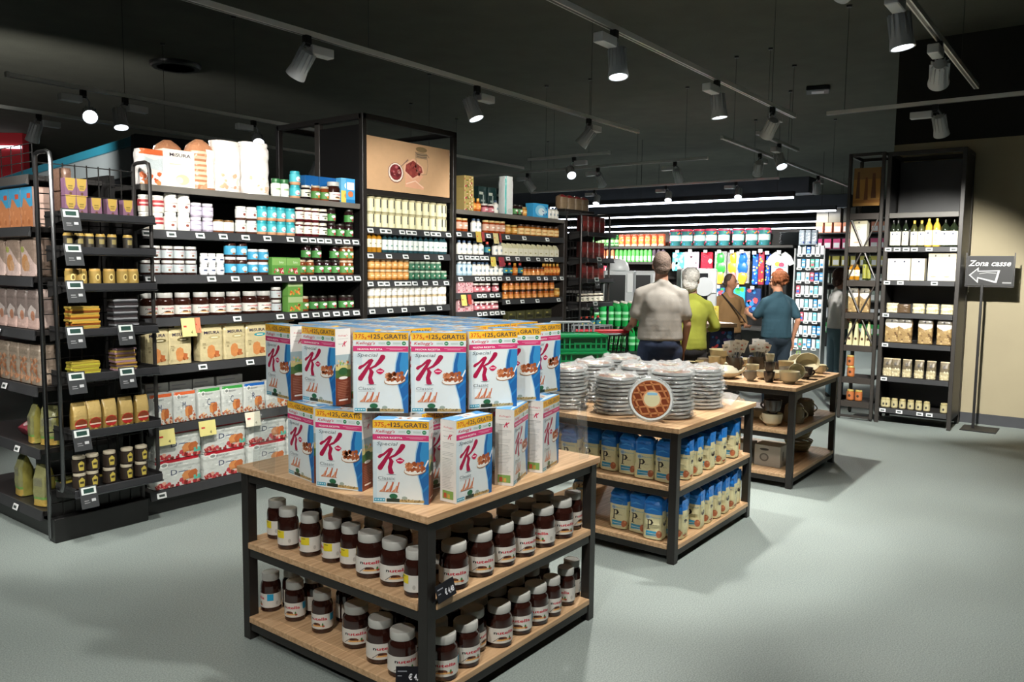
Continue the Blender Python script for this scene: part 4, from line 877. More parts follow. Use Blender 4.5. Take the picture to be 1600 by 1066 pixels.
card(724, 1.35, .07, .10, '#e2d074', 'yellow card hung under the pink packs'); card(733, 1.35, .05, .09, '#b5443c', 'red card hung under the pink packs')
# ------------------------------------------------------------------ wire end racks
def wire_rack(x0, x1, yb, label, trays, back_open=True, H=2.20):
    g = empty('wire_end_rack', (0, 0, 0), 0, label, 'wire rack')
    b = MB(); n = int(round((x1-x0)/.065)); m = int(round((H-.15)/.085))
    for i in range(n+1): x = x0+.01+(x1-x0-.02)*i/n; b.box(x-.0028, x+.0028, yb-.005, yb, .12, H-.04, 'paint_black', '#1e1d1c')
    for i in range(m+1): z = .13+(H-.18)*i/m; b.box(x0, x1, yb-.010, yb-.005, z-.0028, z+.0028, 'paint_black', '#1e1d1c')
    obj('wire_mesh', b, g)
    for x in (x0, x1):
        b = MB(); z1 = H; yf = yb-.19
        b.tube([(x, yb, .02), (x, yb, z1-.03), (x, yb-.01, z1-.008), (x, yb-.04, z1), (x, yf+.05, z1), (x, yf+.012, z1-.012), (x, yf, z1-.05), (x, yf, .36), (x, yf+.02, .33), (x, yf+.05, .33)], .0115, 'paint_black' if x == x1 or x0 > 5 else 'steel', '#2c2a29' if x == x1 or x0 > 5 else '#77787a', 10)
        obj('hoop_post', b, g)
    b = MB(); b.box(x0, x1, yb-.06, yb+.02, 0, .14, 'paint_black', BLK, .004); b.box(x0, x1, yb+.001, yb+.02, .14, .30, 'paint_black', '#1b1a1a'); obj('base_plinth', b, g)
    for (z, px) in trays:
        b = MB(); yf = yb-.25; b.box(x0+.03, x1-.01, yf, yb-.01, z-.012, z, 'paint_black', '#1f1f20', .002)
        b.box(x0+.03, x1-.01, yf-.012, yf, z-.035, z+.012, 'paint_black', '#2d2e31', .004); b.tube([(x0+.03, yf-.016, z-.03), (x1-.01, yf-.016, z-.03)], .005, 'steel', '#6a6c70', 6)
        for x in (x0+.035, x1-.015): b.mesh([(x, yb-.01, z+.02), (x, yf, z+.02), (x, yf, z-.03), (x, yb-.01, z-.07), (x+.006, yb-.01, z+.02), (x+.006, yf, z+.02), (x+.006, yf, z-.03), (x+.006, yb-.01, z-.07)], [(0, 1, 2, 3), (7, 6, 5, 4), (0, 4, 5, 1), (1, 5, 6, 2), (2, 6, 7, 3), (3, 7, 4, 0)], 'paint_black', '#2b2a2a')
        s_ = obj('tray', b, g)
        for p in px:
            xx = x_on(p, yf-.02, z); q = MB()
            q.box(-.048, .048, -.004, 0, -.095, .03, 'plastic', '#3a3c3e', .002); q.box(-.040, .040, -.0055, -.004, -.018, .022, 'plastic', '#d6dcda'); q.box(-.028, .028, -.0062, -.0055, -.010, .014, 'plastic', '#27433c')
            q.box(-.030, -.005, -.0048, -.004, -.055, -.050, 'plastic', '#8a8c8e'); q.box(-.030, .0, -.0048, -.004, -.066, -.062, 'plastic', '#8a8c8e'); q.box(.010, .032, -.0048, -.004, -.06, -.045, 'plastic', '#b9bcbe')
            o = obj('price_holder', q, s_); o.location = (xx, yf-.02, z); o.rotation_euler = (radians(-14), 0, 0)
    return g
YB = 4.80; YTR = YB-.25
wire_rack(1.95, 2.50, YB, 'black wire end rack with hoop posts at the left gondola corner', [(1.862, [110]), (1.675, [114]), (1.475, [117]), (1.225, [117, 196]), (.975, [119, 198]), (.655, [127]), (.325, [138])])
wire_rack(7.26, 7.85, YB, 'dark wire end rack with thin post, right end of the shelving', [(1.98, []), (1.70, [936]), (1.48, [932]), (1.22, [930]), (.95, [])])
E_ = 'top tray of wire rack,second tray of wire rack,third tray of wire rack,fourth tray of wire rack,fifth tray of wire rack,sixth tray of wire rack,lowest tray of wire rack'.split(',')
yel = box2('yellow_carton', .058, .05, .095, '#7b5a72', ('poly', [(.06, 1), (.94, 1), (.90, .55), (.70, .30), (.30, .30), (.10, .55)], '#b3964a'), ('rect', .3, .52, .7, .60, '#7b6a34'), ('rect', .3, .40, .7, .46, '#7b6a34'), ('oval', .5, .14, .12, .09, '#5e4030'), ('rect', 0, 0, 1, .05, '#b3964a'), cat='small carton')
row(yel, [101.5, 124.5, 147.5, 172.5, 197], 1.864, YTR-.015, 'yellow and purple small carton', E_[0], jit=.001)
row(yel, [101.5, 124.5], 1.961, YTR-.015, 'yellow small carton in the upper layer', E_[0], jit=.001)
k_ = bag_kind('brown_sachet_box', 'sachet box', .16, .045, .12, '#6e5548', top='flat', seed=31, ex=8)
for i in range(2): k_.put((2.024, 4.662, 1.866+i*.125), radians(-90), ['lower', 'upper'][i]+' brown sachet box seen from its side, top tray', 'brown sachet boxes on the top tray')
tin = sj('small_tin', .033, .085, '#2a2722', '#b99a4c', '#34302a', [('rect', .40, .3, .60, .7, '#8f8250'), ('rect', .1, .9, .9, 1, '#c9a85a')], b0=.08, b1=.9, cat='tin', parts=('tin_body', 'lid', 'label'))
row(tin, [95, 124, 139, 157, 175, 200], 1.677, YTR-.01, 'black and gold tin', E_[1])
gold = sj('gold_jar', .034, .09, '#8f6f34', '#c9a45a', '#a88c48', [('oval', .5, .5, .07, .3, '#e0cc86'), ('oval', .5, .5, .04, .18, '#6e5a2c')], b0=.1, b1=.85)
row(gold, [100, 126, 148, 170, 191, 208], 1.477, YTR-.01, 'gold labelled jar', E_[2])
def bars(name, col, w_, n): return box_kind(name, 'chocolate bar', w_, .08, .0115, col)
for px, z, cols, n, w_, lab_ in ((132, 1.227, ['#c99a3c', '#b8a04c', '#8a4a1c'], 11, .155, 'left stack, fourth tray of wire rack'), (196, 1.227, ['#2a2a2c', '#8e9094', '#3a3436'], 14, .14, 'right stack, fourth tray of wire rack'),
                        (134, .977, ['#b8b03c', '#a8963a'], 6, .15, 'left stack, fifth tray of wire rack'), (196, .977, ['#9a7a84', '#b39a4c', '#6e5a60', '#a8803c'], 11, .12, 'right stack, fifth tray of wire rack')):
    kk = [bars('chocolate_bar', q, w_, 1) for q in cols]; rd = random.Random(px)
    for i in range(n):
        x = x_on(px, YTR+.05, z); nm = {'#c99a3c': 'amber', '#b8a04c': 'straw', '#8a4a1c': 'brown', '#2a2a2c': 'black', '#8e9094': 'silver', '#3a3436': 'dark', '#b8b03c': 'yellow', '#a8963a': 'ochre', '#9a7a84': 'mauve', '#b39a4c': 'gold', '#6e5a60': 'purple', '#a8803c': 'bronze'}[cols[i % len(cols)]]
        kk[i % len(cols)].put((x+rd.uniform(-.006, .006), YTR+.075+rd.uniform(-.004, .004), z+.001+i*.0118), rd.uniform(-.04, .04), f'{nm} chocolate bar, {ORD[i]} from the bottom, {lab_}', f'flat bars in the {lab_}')
cb = bag_kind('coffee_bag', 'bag', .088, .06, .165, '#957a40', top='pinch', seed=33, ex=5, art=(lambda A: (A.rect(.04, .42, .96, .97, '#b59c62'), A.oval(.5, .26, .42, .19, '#a82a28'), A.oval(.5, .30, .34, .12, '#7a3a22'), A.rect(.12, .20, .88, .25, '#e4c8b4'), A.poly([(.3, .02), (.5, .10), (.7, .02)], '#c9b05c'), A)[-1])(Art(.088, .165)))
row(cb, [121, 145, 169.5, 195, 220], .657, YTR-.012, 'golden bag with red oval', E_[5], jit=.002)
dj = sj('dark_jar', .036, .095, '#1d1413', '#b9b09a', '#2a2018', [('poly', [(.44, .1), (.56, .1), (.58, .7), (.50, .95), (.42, .7)], '#b8a648'), ('rect', .45, .4, .55, .6, '#3a3220')], b0=.1, b1=.8)
row(dj, [120, 144, 171, 198, 221], .327, YTR-.01, 'dark jar with gold label', E_[6], 2)
yb_ = bag_kind('yellow_bag', 'bag', .13, .07, .13, '#a8963c', top='flat', seed=35, ex=4, art=lab(.13, .13, '#b3a040', ('food', .1, .1, .9, .5, 8, ['#7a3a22', '#8f8a3c'], .09, 3)))
yb_.put((2.10, 4.90, .171), 0, 'yellow bag behind the mesh, lowest left shelf', None); yb_.put((2.27, 4.90, .171), 0, 'yellow bag behind the mesh, right of the other', None)
# dark goods on the right end rack
sack = bag_kind('dark_sack', 'bag', .12, .09, .20, '#4a1f1c', top='flat', seed=37, ex=4, art=lab(.12, .20, '#5a2420', ('rect', .1, .4, .9, .7, '#7a2a28'), ('rect', .2, .1, .8, .25, '#3a1814')))
for zz, wn in ((1.982, 'top'), (1.702, 'second'), (1.482, 'third')): 
    for i in range(4): sack.put((7.385+i*.122, 4.68, zz), 0, f'dark red bag, {ordw(i, 4)}, {wn} tray of the right end rack', 'dark red bags on the right end rack', None, .93)
for i in range(5): K['jam_dark'].put((7.34+i*.105, 4.66, 1.222), 0, f'dark jar, {ordw(i, 5)}, fourth tray of the right end rack', 'dark jars on the right end rack')
for i in range(4): K['dark_syrup'].put((7.36+i*.12, 4.66, .952), 0, f'dark bottle, {ordw(i, 4)}, lowest tray of the right end rack', 'dark bottles on the right end rack')
rb = bag_kind('red_tipped_bag', 'bag', .13, .10, .16, '#8d7458', top='tuft', seed=39, ex=4, art=lab(.13, .16, '#9a8468', ('rect', 0, .8, 1, 1, '#a82a30')))
t = box_kind('top_cover', 'shelf board', .60, .40, .03, '#2a2725', mat='paint_black'); t.put((7.56, 5.02, 2.215), 0, 'dark board on top of the right end rack')
for i in range(4): rb.put((7.33+i*.145, 4.92, 2.246), 0, f'red tipped bag, {ordw(i, 4)}, on top of the right end rack', 'red tipped bags on the right end rack')
# ------------------------------------------------------------------ left end shelves (face the camera's left)
XE = 1.94
eg = empty('end_shelving', (0, 0, 0), 0, 'black end shelving at the left edge of the photo, sloping price rails', 'shelving unit')
b = MB(); b.box(2.36, 2.40, 4.83, 6.0, .1, 2.12, 'paint_black', '#1b1a1a'); obj('back_panel', b, eg)
b = MB(); b.box(XE+.04, 2.36, 4.84, 6.0, 0, .10, 'paint_black', BLK, .004); obj('base_plinth', b, eg)
b = MB()
for i in range(9): b.box(1.96, 1.964, 4.86+i*.14, 4.864+i*.14, 2.10, 2.26, 'paint_black', '#222')
for z in (2.16, 2.21, 2.26): b.box(1.956, 1.960, 4.86, 6.0, z-.002, z+.002, 'paint_black', '#222')
obj('top_basket_wire', b, eg)
ZE = [2.09, 1.80, 1.515, 1.21, .885, .52, .155]
for i, z in enumerate(ZE):
    b = MB(); b.box(XE+.012, 2.36, 4.90, 6.0, z-.03, z, 'paint_black', '#2e2c2b', .003); s_ = obj('shelf', b, eg)
    b = MB(); yy0, yy1 = 4.90, 6.0
    b.mesh([(XE+.012, yy0, z+.002), (XE+.012, yy1, z+.002), (XE-.004, yy1, z-.052), (XE-.004, yy0, z-.052), (XE+.022, yy0, z+.002), (XE+.022, yy1, z+.002), (XE+.014, yy1, z-.056), (XE+.014, yy0, z-.056)],
        [(0, 1, 2, 3), (0, 4, 5, 1), (3, 2, 6, 7), (0, 3, 7, 4), (1, 5, 6, 2), (4, 7, 6, 5)], 'paint_black', '#4c4a48' if i == 0 else RAIL); obj('price_rail', b, s_)
    for py_ in {3: [5.36], 4: [5.30], 5: [5.16], 6: [5.22]}.get(i, []):
        o = obj('price_tag', PTAG, s_); o.location = (XE-.008, py_, z-.027); o.rotation_euler = (radians(-18), 0, radians(-90))
def erow(kd, ys, z, label, group=None, dx=0.):
    w2 = max(abs(v.co.y) for v in kd.parts[0][1].vertices)
    for i, y in enumerate(ys): kd.put((XE+.03+w2+dx, y, z+.001), radians(-90), label if len(ys) == 1 else f'{label}, {ordw(len(ys)-1-i, len(ys))}', group)
ob = box_kind('orange_biscuit_box', 'biscuit box', .155, .12, .225, '#d8b8aa', (lambda A: (A.rect(0, 0, 1, 1, '#c9855a'), A.poly([(0, 1), (1, 1), (1, .52), (.75, .50), (.45, .68), (.25, .75), (.12, .52), (0, .50)], '#4aa0cc'), A.rect(.55, .72, .85, .84, '#d0593c'), A.food(0, .05, 1, .5, 18, ['#d8966a', '#b8734a', '#cf8a5c'], .1, 2), A)[-1])(Art(.155, .225)))
erow(ob, [4.985, 5.145, 5.305], ZE[1], 'blue and orange biscuit box on the top left end shelf', 'blue and orange biscuit boxes')
pk = bag_kind('pink_white_bag', 'biscuit bag', .20, .10, .225, '#a08a7c', top='flat', seed=41, ex=7, art=lab(.20, .225, '#a08c7e', ('poly', [(0, 0), (1, 0), (1, .3), (.8, .45), (.3, .78), (0, .75)], '#dcc4bc'), ('oval', .35, .36, .22, .22, '#cf9a6a'), ('oval', .5, .28, .16, .14, '#d8ab84'), ('oval', .2, .7, .14, .08, '#b3b86a')))
erow(pk, [5.01, 5.22, 5.43], ZE[2], 'pink and beige biscuit bag on second left end shelf', 'pink and beige biscuit bags')
gp = bag_kind('grey_pink_pack', 'biscuit pack', .14, .10, .235, '#b8a49c', top='flat', seed=42, ex=7, art=lab(.14, .235, '#8b7d78', ('rect', 0, 0, 1, .30, '#d8b8ae'), ('poly', [(.2, .25), (.8, .25), (.9, .5), (.5, .62), (.1, .45)], '#d9cdc8'), ('oval', .6, .35, .2, .12, '#c08a70')))
erow(gp, [4.98, 5.125, 5.27, 5.415], ZE[3], 'grey and pink biscuit pack on third left end shelf', 'grey and pink biscuit packs')
bp = bag_kind('biscuit_photo_pack', 'biscuit pack', .14, .10, .235, '#b8a492', top='flat', seed=43, ex=7, art=lab(.14, .235, '#a39484', ('food', .15, .12, .85, .68, 30, ['#c48a66', '#b07452', '#d6a684'], .12, 3), ('poly', [(0, 0), (.3, 0), (.1, .25)], '#9c6a48')))
erow(bp, [4.98, 5.125, 5.27, 5.415], ZE[4], 'pack with round biscuit picture on fourth left end shelf', 'biscuit picture packs')
yb2 = bag_kind('yellow_flour_bag', 'bag', .11, .08, .235, '#a8a050', top='pinch', seed=44, ex=4, wob=.05, art=lab(.11, .235, '#9a9a6a', ('rect', 0, 0, 1, .2, '#cfae5a'), ('rect', 0, .18, 1, .24, '#7fae5a'), ('rect', .2, .5, .8, .7, '#8a8a70')))
yb2.put((XE+.09, 5.13, ZE[5]+.001), radians(-100), 'upright yellow grey bag on fifth left end shelf'); yb2.put((XE+.12, 5.00, ZE[5]+.001), radians(-60), 'crumpled yellow bag at the inner end of fifth shelf')
K['pinkpk'] = bag_kind('pink_packet', 'packet', .14, .06, .10, '#8a3a48', top='flat', seed=45, ex=4, art=lab(.14, .10, '#a84a58', ('oval', .5, .5, .25, .3, '#e6c8c8')))
K['pinkpk'].put((XE+.10, 5.34, ZE[5]+.035), radians(-90), 'pink packet tipped back on fifth left end shelf', tilt=(radians(-60), 0))
yb2.put((XE+.08, 5.03, ZE[6]+.001), radians(-75), 'upright yellow bag on lowest left end shelf, by the mesh', scale=1.05)
yb2.put((XE+.16, 5.18, ZE[6]+.05), radians(-90), 'yellow bag lying on lowest left end shelf', tilt=(radians(-75), 0))
yb2.put((XE+.10, 5.36, ZE[6]+.001), radians(-95), 'upright brownish bag at the left edge, lowest shelf', scale=1.1)
# chilled cabinet canopy far behind the gondola
pA = at_d(218, 422, 8.6); pB = at_d(-40, 422, 14.8)
L = math.hypot(pB.x-pA.x, pB.y-pA.y)
cc = empty('chilled_cabinet', (pA.x, pA.y, 0), atan2(pB.y-pA.y, pB.x-pA.x), 'long chilled cabinet with white and teal canopy behind the left gondola', 'refrigerated cabinet')
b = MB(); b.box(0, L, -.9, -.1, 0, 2.3, 'paint_black', '#24282b', .01); obj('cabinet_body', b, cc)
b = MB(); b.box(0, L, -.9, .0, 2.55, 2.86, 'plastic', '#8f989c', .01); obj('canopy', b, cc)
b = MB(); b.box(-.01, L, -.91, .012, 2.86, 2.96, 'plastic', '#2c7f98', .005); obj('teal_top_strip', b, cc)
b = MB(); b.box(-.05, .06, -.95, .03, 2.3, 2.97, 'paint_black', '#20242a', .01); obj('end_cheek', b, cc)
b = MB(); b.box(0, L, -.9, -.05, 2.3, 2.55, 'paint_black', '#15171a'); obj('upper_recess', b, cc)
# ------------------------------------------------------------------ wooden display tables
def table(x0, label):
    x1, y0, y1 = x0+1.11, 1.83, 2.91
    t = empty('display_table', (x0, y0, 0), 0, label, 'display table'); X, Y = x1-x0, y1-y0
    f = .045
    for i, (x, y) in enumerate(((0, 0), (X-f, 0), (0, Y-f), (X-f, Y-f))):
        b = MB(); b.box(x, x+f, y, y+f, 0, .727, 'paint_black', BL, .002); obj('leg', b, t)
    for z, nm in ((.755, 'top'), (.430, 'shelf'), (.105, 'shelf')):
        b = MB()
        i = -.012 if nm == 'top' else .012
        if nm == 'top': b.box(i, X-i, i, Y-i, z-.028, z, 'wood', '#fff', .002)
        else:
            # shelf board notched round the legs
            b.box(.046, X-.046, -.004, Y+.004, z-.026, z, 'wood', '#fff', .002); b.box(-.004, .046, .046, Y-.046, z-.026, z, 'wood', '#fff', .002); b.box(X-.046, X+.004, .046, Y-.046, z-.026, z, 'wood', '#fff', .002)
        obj('table_top' if nm == 'top' else 'shelf_board', b, t)
        b = MB(); zt = z-.0265-(.002 if nm == 'top' else 0)
        b.box(.046, X-.046, .004, .040, zt-.038, zt, 'paint_black', BL, .002); b.box(.046, X-.046, Y-.040, Y-.004, zt-.038, zt, 'paint_black', BL, .002)
        b.box(.004, .040, .046, Y-.046, zt-.038, zt, 'paint_black', BL, .002); b.box(X-.040, X-.004, .046, Y-.046, zt-.038, zt, 'paint_black', BL, .002)
        obj('apron_frame', b, t)
    return t
table(1.94, 'nearest wooden table on black legs, cereal boxes above and spread jars below')
table(3.88, 'middle wooden table on black legs, wrapped tarts above and bread bags below')
table(5.81, 'farthest wooden table on black legs, crockery on top')
TT, TM, TL = .756, .431, .106
# cereal boxes: (left front corner, heading of the front, label)
def cbox(x, y, a, z, label):
    a = radians(a); u = Vector((cos(a), sin(a), 0)); n = Vector((-sin(a), cos(a), 0))
    p = Vector((x, y, z)) + u*CW/2 + n*CD/2
    cereal.put(p, a, label, 'cereal boxes stacked on the nearest table')
LOW = [(1.985, 2.645, -99, 'cereal box at far left of the lower layer'), (1.935, 2.410, -73, 'lower layer cereal box, second from left'), (1.925, 2.082, -59, 'lower layer cereal box nearest the camera, over the table corner'),
       (2.098, 1.839, 0, 'lower layer box with white side, right of the table corner'), (2.415, 1.822, 21, 'lower layer box showing its white side, turned away'), (2.649, 1.850, 15, 'rightmost cereal box of the lower layer')]
for q in LOW: cbox(q[0], q[1], q[2], TT, q[3])
HID = [(2.12, 2.78, -85), (2.16, 2.52, -92), (2.18, 2.26, -70), (2.36, 2.08, 5), (2.60, 2.10, 8), (2.40, 2.45, 4), (2.64, 2.45, 2), (2.40, 2.72, 0), (2.64, 2.72, 3), (2.83, 2.25, 88)]
for i, q in enumerate(HID): cbox(q[0], q[1], q[2], TT, 'cereal box inside the stack, lower layer, hidden behind front boxes')
TU = TT+CH+.001
UPR = [(2.012, 2.822, -98, 'narrow seen cereal box at far left of the upper layer'), (2.024, 2.600, -90, 'upper layer cereal box with brown side showing, second from left'), (1.972, 2.236, -51, 'upper layer cereal box left of the centre one'),
       (2.108, 2.072, -49, 'centre front cereal box of the upper layer, fully seen'), (2.303, 1.957, -28, 'upper layer cereal box right of the centre one'), (2.492, 1.990, -34, 'upper layer cereal box partly hidden, third from right end'), (2.727, 1.976, -5, 'rightmost cereal box of the upper layer')]
for q in UPR: cbox(q[0], q[1], q[2], TU, q[3])
UIN = [(2.22, 2.36, -45), (2.36, 2.20, -32), (2.16, 2.76, -88), (2.25, 2.60, -70), (2.40, 2.44, -30), (2.62, 2.20, 2), (2.62, 2.32, -2), (2.62, 2.45, 3), (2.36, 2.76, -4), (2.58, 2.60, 0), (2.62, 2.74, 4), (2.84, 2.24, 4), (2.84, 2.40, 0), (2.84, 2.56, 2), (2.40, 2.62, 2)]
UI2 = []
def quad_of(x, y, a):
    a = radians(a); u = Vector((cos(a), sin(a))); n = Vector((-sin(a), cos(a))); p = Vector((x, y)); return [p, p+u*CW, p+u*CW+n*CD, p+n*CD]
def hit(A, B):
    for P in (A, B):
        for i in range(2):
            ex_, ey_ = P[i+1][0]-P[i][0], P[i+1][1]-P[i][1]; l = math.hypot(ex_, ey_); nx, ny = -ey_/l, ex_/l
            pa = [nx*q[0]+ny*q[1] for q in A]; pb_ = [nx*q[0]+ny*q[1] for q in B]
            if max(pa) < min(pb_)-.001 or max(pb_) < min(pa)-.001: return False
    return True
def fill(front, rngs, seed):
    Q = [quad_of(*q[:3]) for q in front]; out = []; rd = random.Random(seed)
    for r_ in range(9):
        for c_ in range(4):
            x, y, a = 2.12+c_*(CW+.008)+rd.uniform(0, .006)+(r_ % 3)*.012, 2.03+r_*(CD+.008), rd.uniform(-1, 1); q = quad_of(x, y, a)
            if any(p.x > 3.02 or p.y > 2.85 for p in q) or any(hit(q, r) for r in Q): continue
            Q.append(q); out.append((x, y, a))
    for _ in range(8000):
        x, y = rd.uniform(2.0, 2.98), rd.uniform(2.0, 2.84); a = rd.choice([0, 0, -45, -30, 90, 5]) + rd.uniform(-6, 6); q = quad_of(x, y, a)
        if any(p.x > 3.02 or p.y > 2.85 or p.x < 2.06 or p.x + p.y < 4.16 for p in q): continue
        if any(hit(q, r) for r in Q): continue
        Q.append(q); out.append((x, y, a))
    return out
for ch in [o for o in S.objects if o.get('label') == 'cereal box inside the stack, lower layer, hidden behind front boxes']: bpy.data.objects.remove(ch)
for i, q in enumerate(fill(LOW, 0, 3)): cbox(q[0], q[1], q[2], TT, 'cereal box inside the lower layer, behind the front boxes')
for i, q in enumerate(fill(UPR, 0, 5)): cbox(q[0], q[1], q[2], TU, 'cereal box inside the upper layer, only its blue top edge seen')
# clear plastic guards leaning at the table's back corners
def guard(pts, h, lean, label):
    b = MB(); R0 = []; 
    for t in range(2):
        R0.append([(p[0]+lean[0]*t, p[1]+lean[1]*t, h[0]+(h[1]-h[0])*t) for p in pts])
    n = len(pts)
    for i in range(n-1): b.face([R0[0][i], R0[0][i+1], R0[1][i+1], R0[1][i]], 'clear_sheet', '#fff')
    o = obj('clear_guard', b, None, label=label, cat='plastic guard', smooth=180); m = o.modifiers.new('thickness', 'SOLIDIFY'); m.thickness = .002
guard([(1.942, 2.68), (1.942, 2.78), (1.96, 2.85), (2.02, 2.895), (2.12, 2.90)], (.757, 1.02), (.015, .0), 'clear plastic guard bowed round the left end of the cereal stack')
guard([(2.95, 1.86), (2.99, 1.84), (3.03, 1.86), (3.045, 1.93), (3.045, 2.05)], (.757, 1.02), (-.02, .01), 'clear plastic guard bowed round the right end of the cereal stack')
# spread jars on the nearest table
def face_cam(p): return atan2(-p.y, -p.x) + radians(90)
def relax(N, fixed, box, it=900):
    for _ in range(it):
        for i, a in enumerate(N):
            for b_ in N[i+1:]:
                dx, dy = b_[0]-a[0], b_[1]-a[1]; d = math.hypot(dx, dy) or 1e-4; m = a[2]+b_[2]+.006-d
                if m > 0: a[0] -= dx/d*m/2; a[1] -= dy/d*m/2; b_[0] += dx/d*m/2; b_[1] += dy/d*m/2
            for f in fixed:
                dx, dy = a[0]-f[0], a[1]-f[1]; d = math.hypot(dx, dy) or 1e-4; m = a[2]+f[2]-d
                if m > 0: a[0] += dx/d*m; a[1] += dy/d*m
            a[0] = min(max(a[0], box[0]+a[2]), box[1]-a[2]); a[1] = min(max(a[1], box[2]+a[2]), box[3]-a[2])
LEGS = lambda x0: [(x0+.022, 1.852, .034), (x0+1.088, 1.852, .034), (x0+.022, 2.888, .034), (x0+1.088, 2.888, .034)]
PEND = []
def jars(pxs, z, shelf, side, group):
    for i, (px, py, big, var, rot) in enumerate(pxs):
        p = at_z(px, py, z); R = .0545 if big else .043; d = Vector((p.x, p.y, 0)).normalized(); p = p + d*R*(.9 if side != 'inside' else 1.3)
        kd = (spreadL if big else spreadM)[var]; what = 'spread jar' + {0: '', 1: ' with yellow patch', 2: ' with blue patch'}[var]
        PEND.append([p.x, p.y, R, z, kd, rot, f'{what}, {ordw(i, len(pxs))}, {shelf}, {side}', group])
jars([(434, 843, 0, 1, -70), (451, 859, 0, 1, -58), (485, 870, 0, 1, -40), (520, 880, 0, 1, -38), (549, 889, 0, 1, -48), (579, 904, 1, 0, 4), (617, 917, 1, 0, 12), (650, 934, 0, 1, -72)], TM, 'middle shelf front row', 'left side', 'spread jars on the middle shelf')
jars([(709, 922, 1, 0, 8), (752, 903, 1, 0, 18), (790, 888, 1, 0, 34), (823, 873, 1, 0, 38), (852, 857, 1, 0, -20), (880, 843, 1, 0, 30), (900, 828, 0, 0, 65)], TM, 'middle shelf front row', 'right side', 'spread jars on the middle shelf')
jars([(488, 846, 0, 0, 160), (584, 879, 0, 0, 150), (628, 885, 0, 0, 120), (690, 899, 1, 0, 60), (717, 890, 1, 0, 70), (751, 876, 1, 0, 80), (792, 860, 1, 0, 60), (821, 847, 1, 0, 90), (848, 833, 1, 0, 80), (535, 862, 0, 0, 150)], TM, 'middle shelf second row', 'inside', 'spread jars on the middle shelf')
jars([(425, 956, 0, 2, -98), (463, 971, 0, 2, -34), (504, 990, 0, 2, -34), (557, 1014, 1, 2, -14), (595, 1038, 1, 0, 16), (629, 1059, 1, 2, 4)], TL, 'lowest shelf front row', 'left side', 'spread jars on the lowest shelf')
jars([(699, 1066, 1, 2, -6), (739, 1045, 1, 0, 34), (778, 1015, 1, 0, 26), (811, 992, 1, 2, -6), (837, 978, 1, 0, 20), (862, 965, 0, 0, 44), (883, 947, 0, 0, -24), (897, 934, 0, 0, 110)], TL, 'lowest shelf front row', 'right side', 'spread jars on the lowest shelf')
jars([(456, 953, 0, 0, 120), (489, 964, 0, 2, 120), (541, 976, 0, 0, 150), (618, 1012, 1, 0, 120), (644, 1020, 1, 0, 120), (689, 1048, 1, 0, 70), (736, 1028, 1, 0, 70), (754, 1008, 1, 0, 80), (706, 1016, 1, 0, 60), (774, 986, 1, 0, 90), (802, 968, 1, 0, 60), (828, 950, 1, 0, 70), (843, 938, 0, 0, 90)], TL, 'lowest shelf second row', 'inside', 'spread jars on the lowest shelf')
for z in (TM, TL):
    N = [q for q in PEND if q[3] == z]; relax(N, LEGS(1.94), (1.945, 3.045, 1.835, 2.905))
    for q in N: q[4].put((q[0], q[1], z), face_cam(Vector((q[0], q[1], 0)))+radians(q[5]), q[6], q[7])
# small black price boards
def board(px, py, z, rz, label, txt='€ 4,48'):
    p = at_z(px, py, z); A = Art(.11, .06); A.rect(0, 0, 1, 1, '#14151c'); A.text(txt, .42, .25, .34, '#e6e8ee', w=.5, bold=.02); A.rect(.06, .70, .36, .76, '#9a9ca6'); A.rect(.06, .45, .2, .5, '#9a9ca6')
    b = MB(); b.box(-.055, .055, 0, .003, 0, .06, 'plastic', '#14151c'); b.mesh([(-.05, .003, .02), (.05, .003, .02), (.05, .035, 0), (-.05, .035, 0), (-.05, .006, .02), (.05, .006, .02), (.05, .038, 0), (-.05, .038, 0)], [(0, 1, 2, 3), (7, 6, 5, 4), (0, 4, 5, 1), (1, 5, 6, 2), (2, 6, 7, 3), (3, 7, 4, 0)], 'plastic', '#14151c')
    b.art(A, front_map(-.055, 0, 0), 'plastic'); obj('price_board', b, None, (p.x, p.y, z+.0105), (radians(-16), 0, rz), label, 'price board')
board(700, 940, TM, radians(8), 'small black price board on the middle shelf of the nearest table')
board(642, 1074, TL, radians(-52), 'small black price board at the bottom edge of the photo')
